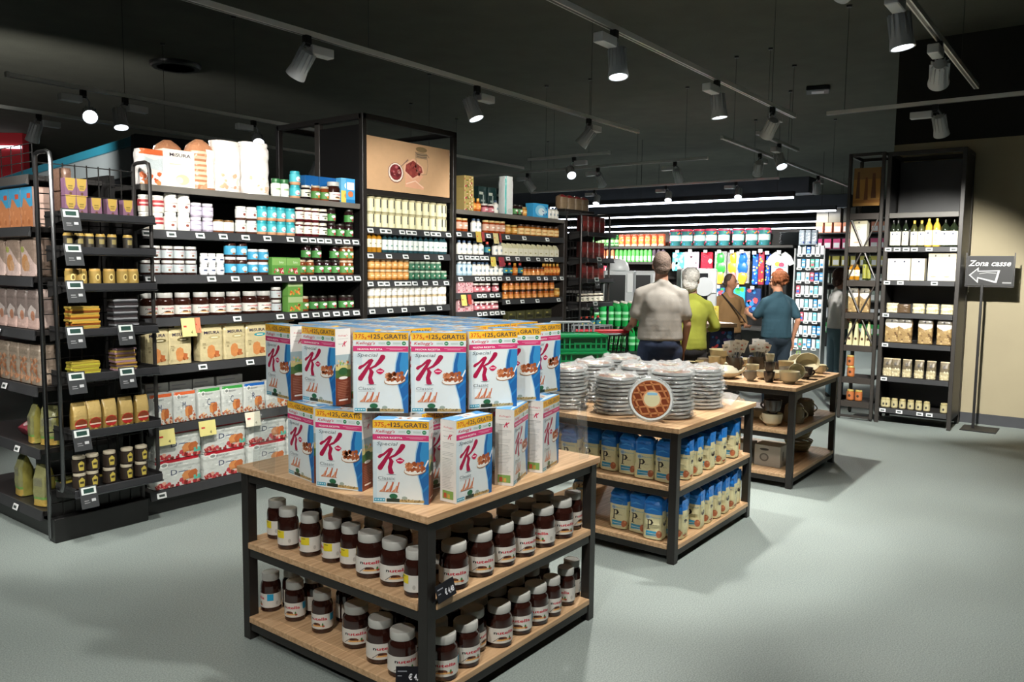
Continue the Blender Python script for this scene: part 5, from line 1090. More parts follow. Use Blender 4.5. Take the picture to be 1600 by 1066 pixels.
# bread bags on the middle table
def bread_kind(seed, lean=0):
    A = Art(.125, .25); A.rect(.02, .02, .98, .64, '#e4dcae'); A.poly([(.02, .64), (.98, .64), (.98, .99), (.02, .99)], '#1f7ad0'); A.poly([(.1, .72), (.5, .80), (.9, .74), (.5, .76)], '#4fa4e6'); A.poly([(.1, .88), (.4, .93), (.8, .86)], '#1560b4')
    A.oval(.30, .56, .13, .055, '#c4d0d8'); A.oval(.30, .56, .09, .035, '#8fa8be'); A.text('Bianco', .42, .545, .04, '#5a9acb', w=.48, shear=.1)
    A.rect(.30, .26, .36, .50, '#2b2420'); A.rect(.25, .255, .42, .27, '#2b2420'); A.rect(.26, .485, .38, .50, '#2b2420')
    A.stroke([(.36, .49), (.48, .485), (.54, .435), (.48, .385), (.36, .38)], [.004, .009, .016, .009, .004], '#2b2420')
    A.text('an', .56, .37, .03, '#6b634e', w=.2, shear=.2); A.rect(.22, .09, .80, .22, '#3a9bc4'); A.rect(.26, .15, .74, .165, '#d8e6e2'); A.poly([(.22, .09), (.80, .09), (.80, .13)], '#c9dfdf')
    A.oval(.86, .16, .13, .09, '#b86c48'); A.oval(.90, .20, .05, .03, '#cf8a62')
    cols = ['#e0d8a8']*8 + ['#1f7ad0', '#1f7ad0', '#1a72c4', '#2482d8', '#1a6ec0', '#1f7ad0']
    b = bag_mb(.128, .098, .275, '#d8d19c', top='tuft', cols=cols, seed=seed, ex=3.4, wob=.06, art=A)
    # side with the bun picture, on the +X side
    B = Art(.085, .25); B.rect(.03, .03, .97, .64, '#ddd3a0'); B.rect(.03, .64, .97, .98, '#1f7ad0'); B.oval(.5, .20, .40, .14, '#9a5530'); B.oval(.5, .24, .30, .08, '#b9704a'); B.oval(.5, .42, .30, .075, '#33251f'); B.rect(.28, .415, .72, .43, '#a9a48a'); B.text('Bianco', .15, .545, .035, '#4a8fc4', w=.7)
    b.art(B, lambda x, q, L: (.0595+.0004*L+.0035*(1-((x-.0425)/.0425)**2), -.0425+x, q), 'foil_bag')
    t = MB(); t.blob(0, 0, .282, .020, .014, .018, 'foil_bag', '#dfe6ea', 7, 5, .2)
    return Kind('bread_bag', 'bread bag', [('bag', b.data('bag', 60)), ('twist_tie', t.data('twist_tie'))])
BB = [bread_kind(s_) for s_ in (51, 52, 53)]
BP = []
def breads(lst, z, where, group):
    for i, (px, py, rz) in enumerate(lst):
        p = at_z(px, py, z); d = Vector((p.x, p.y, 0)).normalized(); p = p + d*.045
        BP.append([p.x, p.y, .059, z, i % 3, radians(rz + random.uniform(-5, 5)), f'bread bag with blue top, {ordw(i, len(lst))}, {where}', group])
breads([(890, 730, -90), (926, 731, -88), (958, 737, -92), (986, 743, -90), (1014, 750, -86), (1042, 757, -90)], TM, 'front row of middle shelf, left side', 'blue topped bread bags')
breads([(1073, 752, -90), (1089, 746, -90), (1106, 735, -90), (1121, 726, -90), (1138, 716, -90), (1161, 708, -45)], TM, 'middle shelf, right side', 'blue topped bread bags')
breads([(980, 830, -90), (1007, 838, -92), (1037, 846, -88)], TL, 'front row of lowest shelf, left side', 'blue topped bread bags')
breads([(1069, 848, -90), (1083, 841, -90), (1096, 832, -90), (1109, 822, -90), (1122, 814, -90), (1135, 805, -90), (1148, 797, -90), (1161, 790, -90)], TL, 'lowest shelf, right side', 'blue topped bread bags')
for i, (x, y) in enumerate([(4.12, 2.74), (4.12, 2.55), (4.14, 2.30), (4.35, 2.08), (4.52, 2.08), (4.72, 2.08)]): BP.append([x, y, .062, TM, i % 3, radians(-90+i*3), 'bread bag in the second row of the middle shelf', 'second row bread bags'])
BP.append([4.5, 2.80, .062, TL, 2, radians(-90), 'upright bread bag at the far left, lowest shelf of middle table', None])
for z in (TM, TL):
    N = [q for q in BP if q[3] == z]; relax(N, [(a_, b_, .052) for a_, b_, _ in LEGS(3.88)], (3.885, 4.985, 1.84, 2.90))
    for q in N: BB[q[4]].put((q[0], q[1], z+.001), q[5], q[6], q[7], None, .90)
BB[0].put((4.16, 2.60, TL+.056), radians(-60), 'bread bag lying on its back on the lowest shelf, middle table', None, (radians(-84), 0)); BB[1].put((4.52, 2.45, TL+.056), radians(-110), 'bread bag lying further in on the lowest shelf', None, (radians(-84), 0))
# wrapped tarts
def tart_mesh():
    b = MB(); R = .112
    b.lathe([(R*.84, 0), (R*1.0, .004), (R*1.02, .016), (R*1.05, .018), (R*1.05, .020), (R*.95, .0185)], 'plastic', '#cfd3d1', 28, None, True, False); ft = b.data('foil_tray')
    c_ = MB(); c_.lathe([(R*.945, .0175), (R*.92, .0195), (R*.86, .0193), (.001, .0172)], 'ceramic', '#8a4a2c', 28, None, False, False, cols=['#9a5c36', '#8f5230', '#74371f'])
    for i in range(-2, 3):
        for ax in (0, 1):
            h = sqrt(max(0, (R*.88)**2-(i*.040)**2)); T = Matrix.Rotation(radians(25 if ax == 0 else 95), 4, 'Z'); c_.box(i*.040-.005, i*.040+.005, -h, h, .0175, .0202, 'ceramic', '#b9794c', .001, T)
    cr = c_.data('lattice_crust')
    l = MB(); T = Matrix.Translation((.005, .0, 0)); l.lathe([(.044, .0206), (.044, .0212), (.001, .0213)], 'paper', '#c9c39a', 20, T, False, False); l.lathe([(.044, .0213), (.052, .021)], 'paper', '#c98a5a', 20, T, False, False); l.box(-.02, .035, .022, .036, .0213, .0218, 'paper', '#7fb0cc', 0)
    lb_ = l.data('round_label')
    w_ = MB(); n = 26; rr = random.Random(5)
    R_ = []
    for (r, z) in ((R*.86, -.0005), (R*1.09, .004), (R*1.16, .011), (R*1.12, .018), (R*.9, .0212), (R*.5, .0216), (.01, .0216)):
        R_.append([(r*(1+rr.uniform(-.05, .09))*cos(2*pi*j/n), r*(1+rr.uniform(-.05, .09))*sin(2*pi*j/n), z+rr.uniform(-.001, .001)*(z > 0)) for j in range(n)])
    w_.rings(R_, 'film', '#fff', cap0=False, cap1=False)
    for a in (rr.uniform(0, 6) for _ in range(7)):
        w_.face([(R*cos(a-.2), R*sin(a-.2), .008), (R*1.38*cos(a-.1), R*1.38*sin(a-.1), .0195), (R*1.28*cos(a+.12), R*1.28*sin(a+.12), .004), (R*cos(a+.2), R*sin(a+.2), .012)], 'film', '#fff')
    bare = MB(); bare.rings([[(r*cos(2*pi*j/n), r*sin(2*pi*j/n), z) for j in range(n)] for r, z in ((R*.86, -.001), (R*1.10, .006), (R*1.14, .013), (R*1.08, .0205))], 'film', '#fff', cap0=False, cap1=False)
    top = MB(); rt = random.Random(12); RR = [[(r*(1+rt.uniform(-.10, .16))*cos(2*pi*j/n), r*(1+rt.uniform(-.10, .16))*sin(2*pi*j/n), z+rt.uniform(0, q_)) for j in range(n)] for r, z, q_ in ((R*.88, -.0005, 0), (R*1.12, .004, .002), (R*1.18, .012, .008), (R*1.02, .022, .030), (R*.78, .024, .020), (R*.5, .023, .012), (.01, .024, .004))]
    top.rings(RR, 'film', '#fff', cap0=False, cap1=False)
    global tart3; tart3 = Kind('wrapped_tart', 'tart', [('foil_tray', ft), ('lattice_crust', cr, [('round_label', lb_)]), ('film_wrap', top.data('film_wrap', 60))])
    global tart2; tart2 = Kind('wrapped_tart', 'tart', [('foil_tray', ft), ('lattice_crust', cr, [('round_label', lb_)]), ('film_wrap', bare.data('film_wrap', 60))])
    return Kind('wrapped_tart', 'tart', [('foil_tray', ft), ('lattice_crust', cr, [('round_label', lb_)]), ('film_wrap', w_.data('film_wrap', 60))])
tart = tart_mesh()
STK = [(4.05, 2.66, 11, 'front left stack'), (4.08, 2.33, 10, 'stack behind the standing tart, left'), (4.17, 2.02, 12, 'stack right behind the standing tart'), (4.60, 2.02, 11, 'rightmost stack of tarts'), (4.39, 2.68, 11, 'second row stack, left'), (4.43, 2.36, 11, 'second row stack, middle'), (4.73, 2.66, 11, 'back stack, left'), (4.79, 2.33, 10, 'back stack, middle')]
for x, y, n, wh in STK:
    rd = random.Random(int(x*100))
    for i in range(n):
        (tart3 if i == n-1 else tart).put((x+rd.uniform(-.005, .005), y+rd.uniform(-.005, .005), TT+.001+i*.0223), rd.uniform(0, 6.28), f'film wrapped tart in foil, {ORD[i]} from the bottom, {wh}', f'tarts in the {wh}')
q = at_z(1038, 655, TT)
tart2.put((3.925, 2.02, TT+.128), 0, 'tart standing on edge, brown lattice facing the camera, at the table corner', None)
o = [o for o in S.objects if str(o.get('label')).startswith('tart standing on edge')][0]
o.rotation_mode = 'QUATERNION'; o.rotation_quaternion = (Vector((-.80, -.50, .33))).to_track_quat('Z', 'Y')
b = MB(); rr = random.Random(9)
# loose film: a crumpled piece fallen beside the last stack
pts = [[(4.70+.05*i+rr.uniform(-.01, .01), 1.87+.045*j+rr.uniform(-.01, .01), TT+.006+rr.uniform(0, .05)*(3-abs(i-2))*.7) for i in range(6)] for j in range(5)]
for j in range(4):
    for i in range(5): b.face([pts[j][i], pts[j][i+1], pts[j+1][i+1], pts[j+1][i]], 'film', '#fff')
obj('loose_film', b, None, label='crumpled clear film fallen beside the rightmost tart stack', cat='plastic film', smooth=180)
# green crates left of the man, on a small stand
gx, gy = at_d(905, 560, 6.15).x, at_d(905, 560, 6.15).y
ang = YAW - radians(90) + radians(12)
st = empty('low_stand', (gx, gy, 0), ang, 'brown stand under the green crates, behind the tart stacks', 'stand')
b = MB(); b.box(-.24, .24, -.18, .18, .80, .85, 'wood', '#fff', .004); obj('stand_top', b, st)
for x in (-.2, .2):
    for y in (-.14, .14): b = MB(); b.box(x-.02, x+.02, y-.02, y+.02, 0, .80, 'paint_black', BL, .002); obj('leg', b, st)
def crate():
    b = MB(); W, D, H = .19, .14, .125; g = '#0f9a58'
    b.box(-W, W, -D, D, 0, .008, 'plastic', g)
    for (x0, x1, y0, y1) in ((-W, W, -D, -D+.008), (-W, W, D-.008, D), (-W, -W+.008, -D, D), (W-.008, W, -D, D)):
        for z0, z1 in ((0, .022), (.052, .060), (.100, H)): b.box(x0, x1, y0, y1, z0, z1, 'plastic', g)
    n = 9
    for i in range(n+1):
        x = -W+.004+(2*W-.008)*i/n
        if not 3 <= i <= 6:
            for y in (-D+.003, D-.003): b.box(x-.006, x+.006, y-.004, y+.004, .01, .11, 'plastic', g)
        else:
            for y in (-D+.003, D-.003): b.box(x-.006, x+.006, y-.004, y+.004, .01, .058, 'plastic', g); 
    for i in range(7):
        y = -D+.004+(2*D-.008)*i/6
        for x in (-W+.003, W-.003): b.box(x-.004, x+.004, y-.006, y+.006, .01, .11, 'plastic', g)
    b.box(-.07, .07, -D-.002, -D+.010, .060, .066, 'plastic', g); b.box(-W-.012, W+.012, -D-.012, D+.012, H-.014, H-.006, 'plastic', g)
    i_ = MB(); i_.box(-W+.01, W-.01, -D+.01, D-.01, .009, .10, 'plastic', '#0a5c36'); 
    for _ in range(14): x, y = random.uniform(-.15, .15), random.uniform(-.1, .1); i_.blob(x, y, .10, .03, .03, .022, 'foil_bag', random.choice(['#cfe4ec', '#4fa0cc', '#e6ecee', '#8fc4dc']), 8, 5, .15)
    return Kind('green_crate', 'crate', [('crate_shell', b.data('crate_shell')), ('contents', i_.data('contents'))])
CR = crate()
CR.put((gx, gy, .851), ang, 'green plastic crate, lower of the two stacked beside the cereal boxes'); CR.put((gx-.01, gy+.01, .851+.126), ang, 'green plastic crate, upper of the two, with blue packets inside')
# ------------------------------------------------------------------ crockery on the farthest table
def pot(name, cat, prof, col, n=24, handle=None, parts=None, inner=None):
    b = MB(); b.lathe(prof, 'ceramic', col, n, None, True, False)
    P = [('bowl_body' if 'bowl' in name else 'cup_body' if 'cup' in name or 'mug' in name else 'pot_body', b.data(name))]
    if handle:
        h = MB(); r, z0, z1 = handle; m = 9
        h.tube([(r-.006+ (z1-z0)*.55*sin(pi*i/(m-1)), 0, z0+(z1-z0)*i/(m-1)) for i in range(m)], .0055, 'ceramic', col, 8); P.append(('handle', h.data('handle')))
    return Kind(name, cat, P) if len(P) > 1 else Kind(name, cat, [(name, P[0][1])])
def cupprof(r, h, foot=.55, wall=.004): return [(r*foot, 0), (r*foot, .006), (r*.86, h*.25), (r*.98, h*.7), (r, h), (r-wall, h), (r*.95-wall, h*.6), (r*.8-wall, h*.25), (.001, .012)]
CRM, DK, GRY, BEI = '#ddd5b6', '#4a423e', '#8f8a80', '#c2b694'
def put_c(kd, px, py, label, rz=0., z=TT, tilt=None, group=None, scale=None, dz=0.):
    p = at_z(px, py, z); d = Vector((p.x, p.y, 0)).normalized()
    r = max(v.co.x for v in kd.parts[0][1].vertices)*.8*(scale or 1); p = p + d*r
    p.x = min(max(p.x, 5.86), 6.84); p.y = min(max(p.y, 1.89), 2.86)
    return kd.put((p.x, p.y, z+dz), face_cam(p)+radians(rz), label, group, tilt, scale)
cup_c = pot('cream_cup', 'cup', cupprof(.062, .075), CRM, handle=(.058, .02, .062)); 
cup_d = pot('dark_cup', 'cup', cupprof(.045, .07), DK, handle=(.043, .018, .06)); cup_g = pot('grey_cup', 'cup', cupprof(.045, .075), GRY, handle=(.043, .018, .06))
mug = pot('small_cup', 'cup', cupprof(.034, .062, .7), DK); mugc = pot('small_cream_cup', 'cup', cupprof(.034, .062, .7), CRM)
bowl_c = pot('cream_bowl', 'bowl', cupprof(.10, .055, .4), '#d2cab0'); bowl_b = pot('beige_bowl', 'bowl', cupprof(.085, .075, .5), BEI)
cyl = pot('cream_tumbler', 'tumbler', [(.036, 0), (.038, .004), (.043, .115), (.045, .118), (.041, .118), (.034, .01), (.001, .008)], '#c4b992')
cyd = pot('dark_canister', 'canister', [(.055, 0), (.058, .005), (.058, .12), (.060, .125), (.054, .125), (.052, .01), (.001, .008)], '#2f2826')
bucket = pot('cream_pot', 'pot', [(.055, 0), (.057, .005), (.072, .13), (.076, .135), (.070, .135), (.052, .01), (.001, .008)], '#cfc49c')
teapot_b = MB(); teapot_b.lathe([(.05, 0), (.085, .02), (.095, .045), (.075, .07), (.06, .075), (.05, .085), (.01, .095), (.012, .105), (.001, .112)], 'ceramic', '#cdc4aa', 24)
sp = MB(); sp.tube([(.085, 0, .035), (.12, 0, .055), (.135, 0, .08)], [.016, .011, .008], 'ceramic', '#cdc4aa', 8)
hd = MB(); hd.tube([(-.085, 0, .06), (-.12, 0, .07), (-.125, 0, .045), (-.09, 0, .03)], .006, 'ceramic', '#cdc4aa', 8)
teapot = Kind('cream_tureen', 'tureen', [('pot_body', teapot_b.data('pot_body')), ('spout', sp.data('spout')), ('handle', hd.data('handle'))])
PW = []
def put_w(kd, x, y, label, rz=0., tilt=None, scale=1., dz=0.): PW.append((x, y, kd, label, rz, tilt, scale, dz))
put_w(mug, 5.985, 2.085, 'stack of dark small cups near the front, lower one', scale=1.25); put_w(mug, 5.985, 2.085, 'dark small cup in the middle of the front stack', dz=.078, scale=1.2); put_w(mugc, 5.985, 2.085, 'cream small cup topping the dark front stack', dz=.153)
put_w(cup_g, 5.955, 2.24, 'grey cup lying left of the dark cup stack', 60); put_w(bowl_c, 6.16, 2.13, 'wide shallow cream bowl behind the large cream cup', scale=1.1)
put_w(cup_c, 6.20, 1.945, 'cream cup tipped towards the camera, right of the large cup', 0, (radians(75), 0), 1.0, .062); put_w(cup_d, 6.34, 1.93, 'dark cup at the right beside the tipped cream cup', 30, scale=1.3)
put_w(cup_g, 6.335, 2.07, 'grey cup between the large cream cup and tipped cup', -20, scale=1.1); put_w(bowl_b, 6.57, 1.98, 'beige bowl tipped at the right end of the table', 0, (radians(48), 0), 1.1, .06)
put_w(teapot, 6.00, 2.43, 'low cream tureen with knob, behind the tart stacks', 10, scale=1.1); put_w(cup_c, 5.97, 2.60, 'cream cup with ring handle beside the tureen', 90, scale=1.0)
put_w(cyl, 6.20, 2.62, 'cream tumbler with straight sides, left middle', scale=1.15); put_w(cyl, 6.18, 2.74, 'second cream tumbler, further left beside a bowl', scale=.8); put_w(bucket, 6.36, 2.63, 'tall flared cream pot at the back left', scale=1.35)
put_w(cyd, 6.22, 2.46, 'dark canister holding white tag sticks, left', scale=1.15); put_w(cyd, 6.40, 2.33, 'dark canister holding grey tag sticks, right', scale=1.15); put_w(cyd, 6.06, 2.74, 'dark canister at the far left of the crockery', scale=.7)
put_w(mugc, 6.22, 2.31, 'small cream cup between the two dark canisters', scale=1.5); put_w(cup_g, 6.40, 2.80, 'grey round cup behind the tarts', 40, scale=1.2); put_w(bowl_b, 5.97, 2.79, 'pale beige bowl behind the tarts', scale=.8); put_w(mugc, 6.24, 2.85, 'small cream cup at the far left of the table', scale=1.2)
put_w(bucket, 6.47, 2.12, 'squat grey green pot at the right middle', scale=.85); put_w(cup_d, 6.60, 2.24, 'dark cup left of the squat pot', 50, scale=1.2); put_w(bowl_c, 6.74, 2.10, 'cream bowl stacked behind, at the right end', 0, (radians(40), 0), .85, .06)
put_w(cup_g, 6.58, 2.42, 'grey cup in the middle of the back row', -40, scale=1.4); put_w(cup_c, 6.78, 1.95, 'cream cup at the far right back corner', 20, scale=.95); put_w(cup_d, 6.56, 2.60, 'dark cup at the left, partly behind tarts', 0, scale=1.4)
put_w(cyd, 6.56, 2.78, 'dark squat canister at the back left corner', scale=1.0); put_w(bowl_b, 6.76, 2.60, 'beige bowl at the back edge', scale=1.0); put_w(cup_c, 6.77, 2.40, 'cream cup at the back edge', 0, scale=1.1); put_w(cup_g, 6.10, 2.00+.95-.60, 'grey low cup between tureen and stacks', 20, scale=.7)
PW.append((6.02, 1.945, cup_c, 'large cream cup with faint print at the front edge', 25, None, 1.2, 0.))
ND = {}
for q in PW:
    r = max(abs(v.co.x) for p in q[2].parts for v in p[1].vertices)*q[6]*(1 if len(q[2].parts) == 1 else .92)
    if (q[0], q[1]) in ND: ND[q[0], q[1]][2] = max(ND[q[0], q[1]][2], r)
    else: ND[q[0], q[1]] = [q[0], q[1], r]
relax(list(ND.values()), [], (5.83, 6.90, 1.85, 2.89))
def at_w(x, y): n_ = ND[x, y]; return n_[0], n_[1]
for q in PW: x, y = at_w(q[0], q[1]); q[2].put((x, y, TT+q[7]+.001), face_cam(Vector((x, y, 0)))+radians(q[4]), q[3], None, q[5], q[6])
# tag sticks standing in the canisters
def sticks(px, py, n, label, seed, cols):
    rd = random.Random(seed); p = Vector((*at_w(px, py), TT+.004))
    g = empty('tag_sticks', (p.x, p.y, TT+.014), face_cam(p), label, 'price tag sticks')
    for i in range(n):
        a = rd.uniform(-.30, .30); k = rd.uniform(-.2, .2); L = rd.uniform(.17, .25); ux, uy = sin(a), sin(k)*.6
        T = Matrix.Translation((ux*.02, uy*.02, 0)) @ Matrix.Rotation(a, 4, 'Y') @ Matrix.Rotation(-k*.5, 4, 'X')
        q = MB(); q.box(-.003, .003, -.0012, .0012, 0, L, 'plastic', rd.choice(cols), 0, T); q.box(-.027, .027, -.0015, .0005, L-.022, L+.032, 'paper', '#ece9e2', 0, T); q.box(-.012, .012, -.0018, -.0015, L-.004, L+.010, 'paper', rd.choice(['#b9aca0', '#c9674c', '#a8a8a4']), 0, T)
        obj('tag_stick', q, g)
sticks(6.22, 2.46, 14, 'bunch of white price tags on sticks in the left canister', 1, ['#e6e2da', '#cfcac0']); sticks(6.40, 2.33, 20, 'bunch of price tags on grey sticks in the right canister', 2, ['#8a8478', '#6e6a60', '#b9b29c'])
# middle shelf and lowest shelf of that table
put_c(cup_c, 1206, 667, 'cream cup on the middle shelf under a dark cup', 160, TM, scale=1.25); put_c(cup_d, 1206, 667, 'dark cup with orange sticker standing on the cream cup', 160, TM, dz=.092, scale=1.5)
big = pot('two_tone_jug', 'jug', [(.07, 0), (.075, .005), (.075, .08), (.07, .13), (.05, .15), (.045, .15), (.001, .02)], '#8d7d62', handle=(.07, .03, .12)); put_c(big, 1240, 662, 'two tone brown and cream jug on the middle shelf', -30, TM); put_c(big, 1258, 650, 'second brown jug further along the middle shelf', -30, TM, scale=.9)
put_c(bowl_b, 1185, 655, 'dark bowl deep on the middle shelf', 0, TM, scale=.9); put_c(cup_d, 1222, 650, 'dark cup deep on the middle shelf', 20, TM)
wb = box_kind('crockery_carton', 'carton', .20, .16, .16, '#a9a59c', lab(.20, .16, '#b3afa6', ('oval', .38, .80, .18, .06, '#3c3a38'), ('oval', .38, .42, .18, .20, '#6e6a64'), ('oval', .38, .42, .12, .13, '#a09c94')), lab(.16, .16, '#b3afa6', ('oval', .4, .5, .14, .24, '#6e6a64')))
wb.put((6.02, 2.30, TL), radians(-90), 'pale crockery carton on the lowest shelf, left of the leg'); wb.put((6.05, 2.07, TL), radians(-90), 'pale crockery carton on the lowest shelf, beside the front leg'); wb.put((6.02, 2.53, TL), radians(-90), 'pale crockery carton on the lowest shelf, farthest left')
rk = MB()
for i in range(12): rk.tube([(-.15+i*.025, -.055, .012), (-.15+i*.025, .055, .012)], .004, 'ceramic', '#b3a67c', 6)
for y in (-.055, .055): rk.tube([(-.16, y, .006), (.16, y, .006)], .006, 'ceramic', '#b3a67c', 6)
obj('bamboo_mat', rk, None, (5.875, 2.32, TL), (0, 0, radians(-90)), 'slatted bamboo mat at the front of the lowest shelf', 'mat')
bask = MB()
for i in range(7): bask.lathe([(.075+.006*i, .014*i), (.082+.006*i, .014*i+.005), (.075+.006*i+.002, .014*i+.0135)], 'ceramic', '#8d7c5c' if i % 2 else '#a39270', 20, None, i == 0, False)
bk = Kind('wicker_basket', 'basket', [('wicker_basket', bask.data('wicker_basket'))])
bk.put((6.68, 2.06, TL), 0, 'wicker basket on the lowest shelf near the right leg, lower'); bk.put((6.68, 2.06, TL+.102), .4, 'wicker basket stacked on the other, near the right leg')
bx = box_kind('black_carton', 'carton', .30, .22, .19, '#2c2a29'); bx.put((6.62, 2.18, TM), 0, 'dark carton deep on the middle shelf at right')

# ------------------------------------------------------------------ tall rack by the cream wall
XR = 9.05
rk = empty('wall_rack', (0, 0, 0), 0, 'tall black rack of bottles, boxes and pasta standing by the cream wall', 'shelving unit')
for y in (1.30, 1.985):
    for x in (XR, 9.55): b = MB(); b.box(x, x+.04, y-.02, y+.02, 0, 2.84, 'paint_black', '#35322f', .003); obj('corner_post', b, rk)
for (x0, x1, y0, y1) in ((XR, XR+.04, 1.32, 1.965), (9.55, 9.59, 1.32, 1.965), (XR+.04, 9.55, 1.28, 1.32), (XR+.04, 9.55, 1.965, 2.005)):
    b = MB(); b.box(x0, x1, y0, y1, 2.80, 2.84, 'paint_black', '#35322f', .002); obj('top_bar', b, rk)
b = MB(); b.box(9.50, 9.53, 1.32, 1.965, .1, 2.78, 'paint_black', '#3a3b3c'); obj('back_panel', b, rk)
b = MB(); b.box(XR+.04, 9.55, 1.285, 1.30, .1, 2.80, 'paint_black', '#1a1817'); obj('side_panel', b, rk)
b = MB(); b.box(XR+.04, 9.55, 1.985, 2.0, .1, 2.80, 'paint_black', '#1a1817'); obj('side_panel', b, rk)
ZR = [2.21, 1.86, 1.515, 1.175, .86, .50, .165]
TGR = {1: [1388, 1402, 1416, 1429, 1452, 1490], 2: [1386, 1407, 1460], 3: [1384], 4: [1383], 5: [1381], 6: [1379, 1405, 1437, 1452]}
for i, z in enumerate(ZR):
    b = MB(); b.box(XR+.02, 9.50, 1.322, 1.963, z-.03, z, 'paint_black', '#2e2c2b', .002); s_ = obj('shelf', b, rk)
    b = MB(); b.box(XR-.002, XR+.018, 1.322, 1.963, z-.05, z+.002, 'paint_black', '#56544f' if i == 0 else RAIL, .002); obj('price_rail', b, s_)
    for p in TGR.get(i, []): o = obj('price_tag', PTAG, s_); o.location = (XR-.003, y_on(p, XR, z-.025), z-.025); o.rotation_euler = (0, 0, radians(-90))
op = empty('open_rack', (0, 0, 0), 0, 'narrow open rack with crossed braces, left of the wall rack', 'shelving unit')
for y in (2.045, 2.375):
    for x in (XR, 9.50): b = MB(); b.box(x, x+.035, y-.017, y+.017, .02, 2.85, 'paint_black', '#35322f', .003); b.lathe([(.012, 0), (.018, .02)], 'paint_black', '#222', 8, Matrix.Translation((x+.017, y, 0))); obj('corner_post', b, op)
for x in (XR, 9.50): b = MB(); b.box(x, x+.035, 2.062, 2.358, 2.815, 2.85, 'paint_black', '#35322f'); obj('top_bar', b, op)
for y in (2.045, 2.375): b = MB(); b.box(XR+.035, 9.50, y-.015, y+.015, 2.815, 2.85, 'paint_black', '#35322f'); obj('top_bar', b, op)
ZO = [2.21, 1.86, 1.50, 1.15, .80, .45, .19]
for i, z in enumerate(ZO):
    b = MB(); b.box(XR+.037, 9.498, 2.064, 2.356, z-.025, z, 'paint_black', '#2c2927', .002); s_ = obj('shelf', b, op)
    b = MB(); b.box(XR+.002, XR+.03, 2.064, 2.356, z-.055, z+.01, 'paint_black', '#3a3531', .002); obj('shelf_bar', b, s_)
b = MB(); b.box(XR+.002, XR+.03, 2.064, 2.356, .02, .045, 'paint_black', '#35322f'); obj('foot_bar', b, op)
for (z0, z1) in ((1.53, 2.16), (.84, 1.46)):
    for s_ in (0, 1):
        ya, yb2_ = (2.075, 2.345) if s_ else (2.345, 2.075); b = MB(); b.tube([(XR+.018+.008*s_, ya, z0), (XR+.018+.008*s_, yb2_, z1)], .009, 'paint_black', '#38332e', 6); obj('cross_brace', b, op)
PA = Art(.27, .40); PA.rect(0, 0, 1, 1, '#b5843c'); PA.rect(0, .7, 1, 1, '#8f6a3c'); PA.poly([(.1, .2), (.25, .2), (.22, .9), (.14, .9)], '#5e3c22'); PA.poly([(.4, .15), (.55, .15), (.52, .75), (.44, .75)], '#7a4a22'); PA.poly([(.66, .2), (.85, .2), (.8, .85), (.7, .85)], '#6a4426'); PA.rect(0, .08, 1, .16, '#a06a2c')
b = MB(); b.box(0, .012, 2.075, 2.345, 0, .40, 'paper', '#7a5c38'); b.art(PA, left_map(0, 2.345, 0), 'paper'); obj('small_poster', b, None, (XR+.05, 0, 2.30), None, 'small golden brown poster at the top of the narrow open rack', 'poster')
def rrow(kd, pxs, z, label, group=None, x=XR, where=''):
    kd = K[kd] if isinstance(kd, str) else kd; V = kd.parts[0][1].vertices; w2 = max(abs(v.co.y) for v in V); H = max(v.co.z for p in kd.parts for v in p[1].vertices)
    wd = 2*max(abs(v.co.x) for v in V); ys = [y_on(p, x+.025, z+H/2) for p in pxs]; sx = min([1]+[(a_-b_-.002)/wd*(.93 if len(kd.parts) == 1 else .96) for a_, b_ in zip(ys, ys[1:])]); lo_, hi_ = (1.325, 1.958) if pxs[-1] > 1370 else (2.066, 2.354)
    for i, y in enumerate(ys): xx = x+.025+w2; y = min(max(y, lo_+wd*sx/2), hi_-wd*sx/2); o_ = kd.put((xx, y, z+.003), radians(-90), (label if len(pxs) == 1 else f'{label}, {ordw(i, len(pxs))}')+where, group); o_.scale = (sx, sx if len(kd.parts) > 1 else 1, min(1, .305/H) if lo_ < 2 else 1)
def bottle(name, R, H, glass, cap, labcol): return sj(name, R, H, glass, cap, labcol, [('oval', .5, .8, .035, .07, '#3c4460'), ('rect', .42, .3, .58, .34, '#8a8676')], lidH=.03, b0=.06, b1=.58, lidR=.014, shoulder=H*.30, cat='bottle', parts=('glass_body', 'cap', 'label'))
rrow(bottle('oil_bottle', .036, .275, '#1c2318', '#1b1b1b', '#e3e0d0'), [1391, 1401.5, 1413.5], ZR[1], 'tall dark bottle with white label', 'dark bottles in the wall rack', where=' on the top rack shelf')
rrow(bottle('gold_capped_bottle', .036, .27, '#3a3c1e', '#c9a83c', '#e6e2d0'), [1427, 1438.5], ZR[1], 'dark bottle with gold cap', None, where=' on the top rack shelf')
rrow(bottle('gold_bottle', .038, .29, '#c9a640', '#d8b850', '#ece6c9'), [1450, 1462.5], ZR[1], 'golden bottle', None, where=' on the top rack shelf')
rrow(bottle('round_oil_bottle', .048, .27, '#20281a', '#15170f', '#e3e0d0'), [1475.5, 1491.5], ZR[1], 'broad dark bottle', None, where=' on the top rack shelf')
wbx = box_kind('white_carton', 'carton', .15, .10, .225, '#dcd6c0', lab(.15, .225, '#e2dcc8', ('oval', .55, .86, .07, .045, '#2c3556'), ('oval', .55, .74, .11, .07, '#a9aca8'), ('oval', .55, .74, .08, .05, '#e2dcc8'), ('oval', .4, .22, .3, .06, '#cfc29a'), ('oval', .4, .2, .26, .045, '#e2dcc8')))
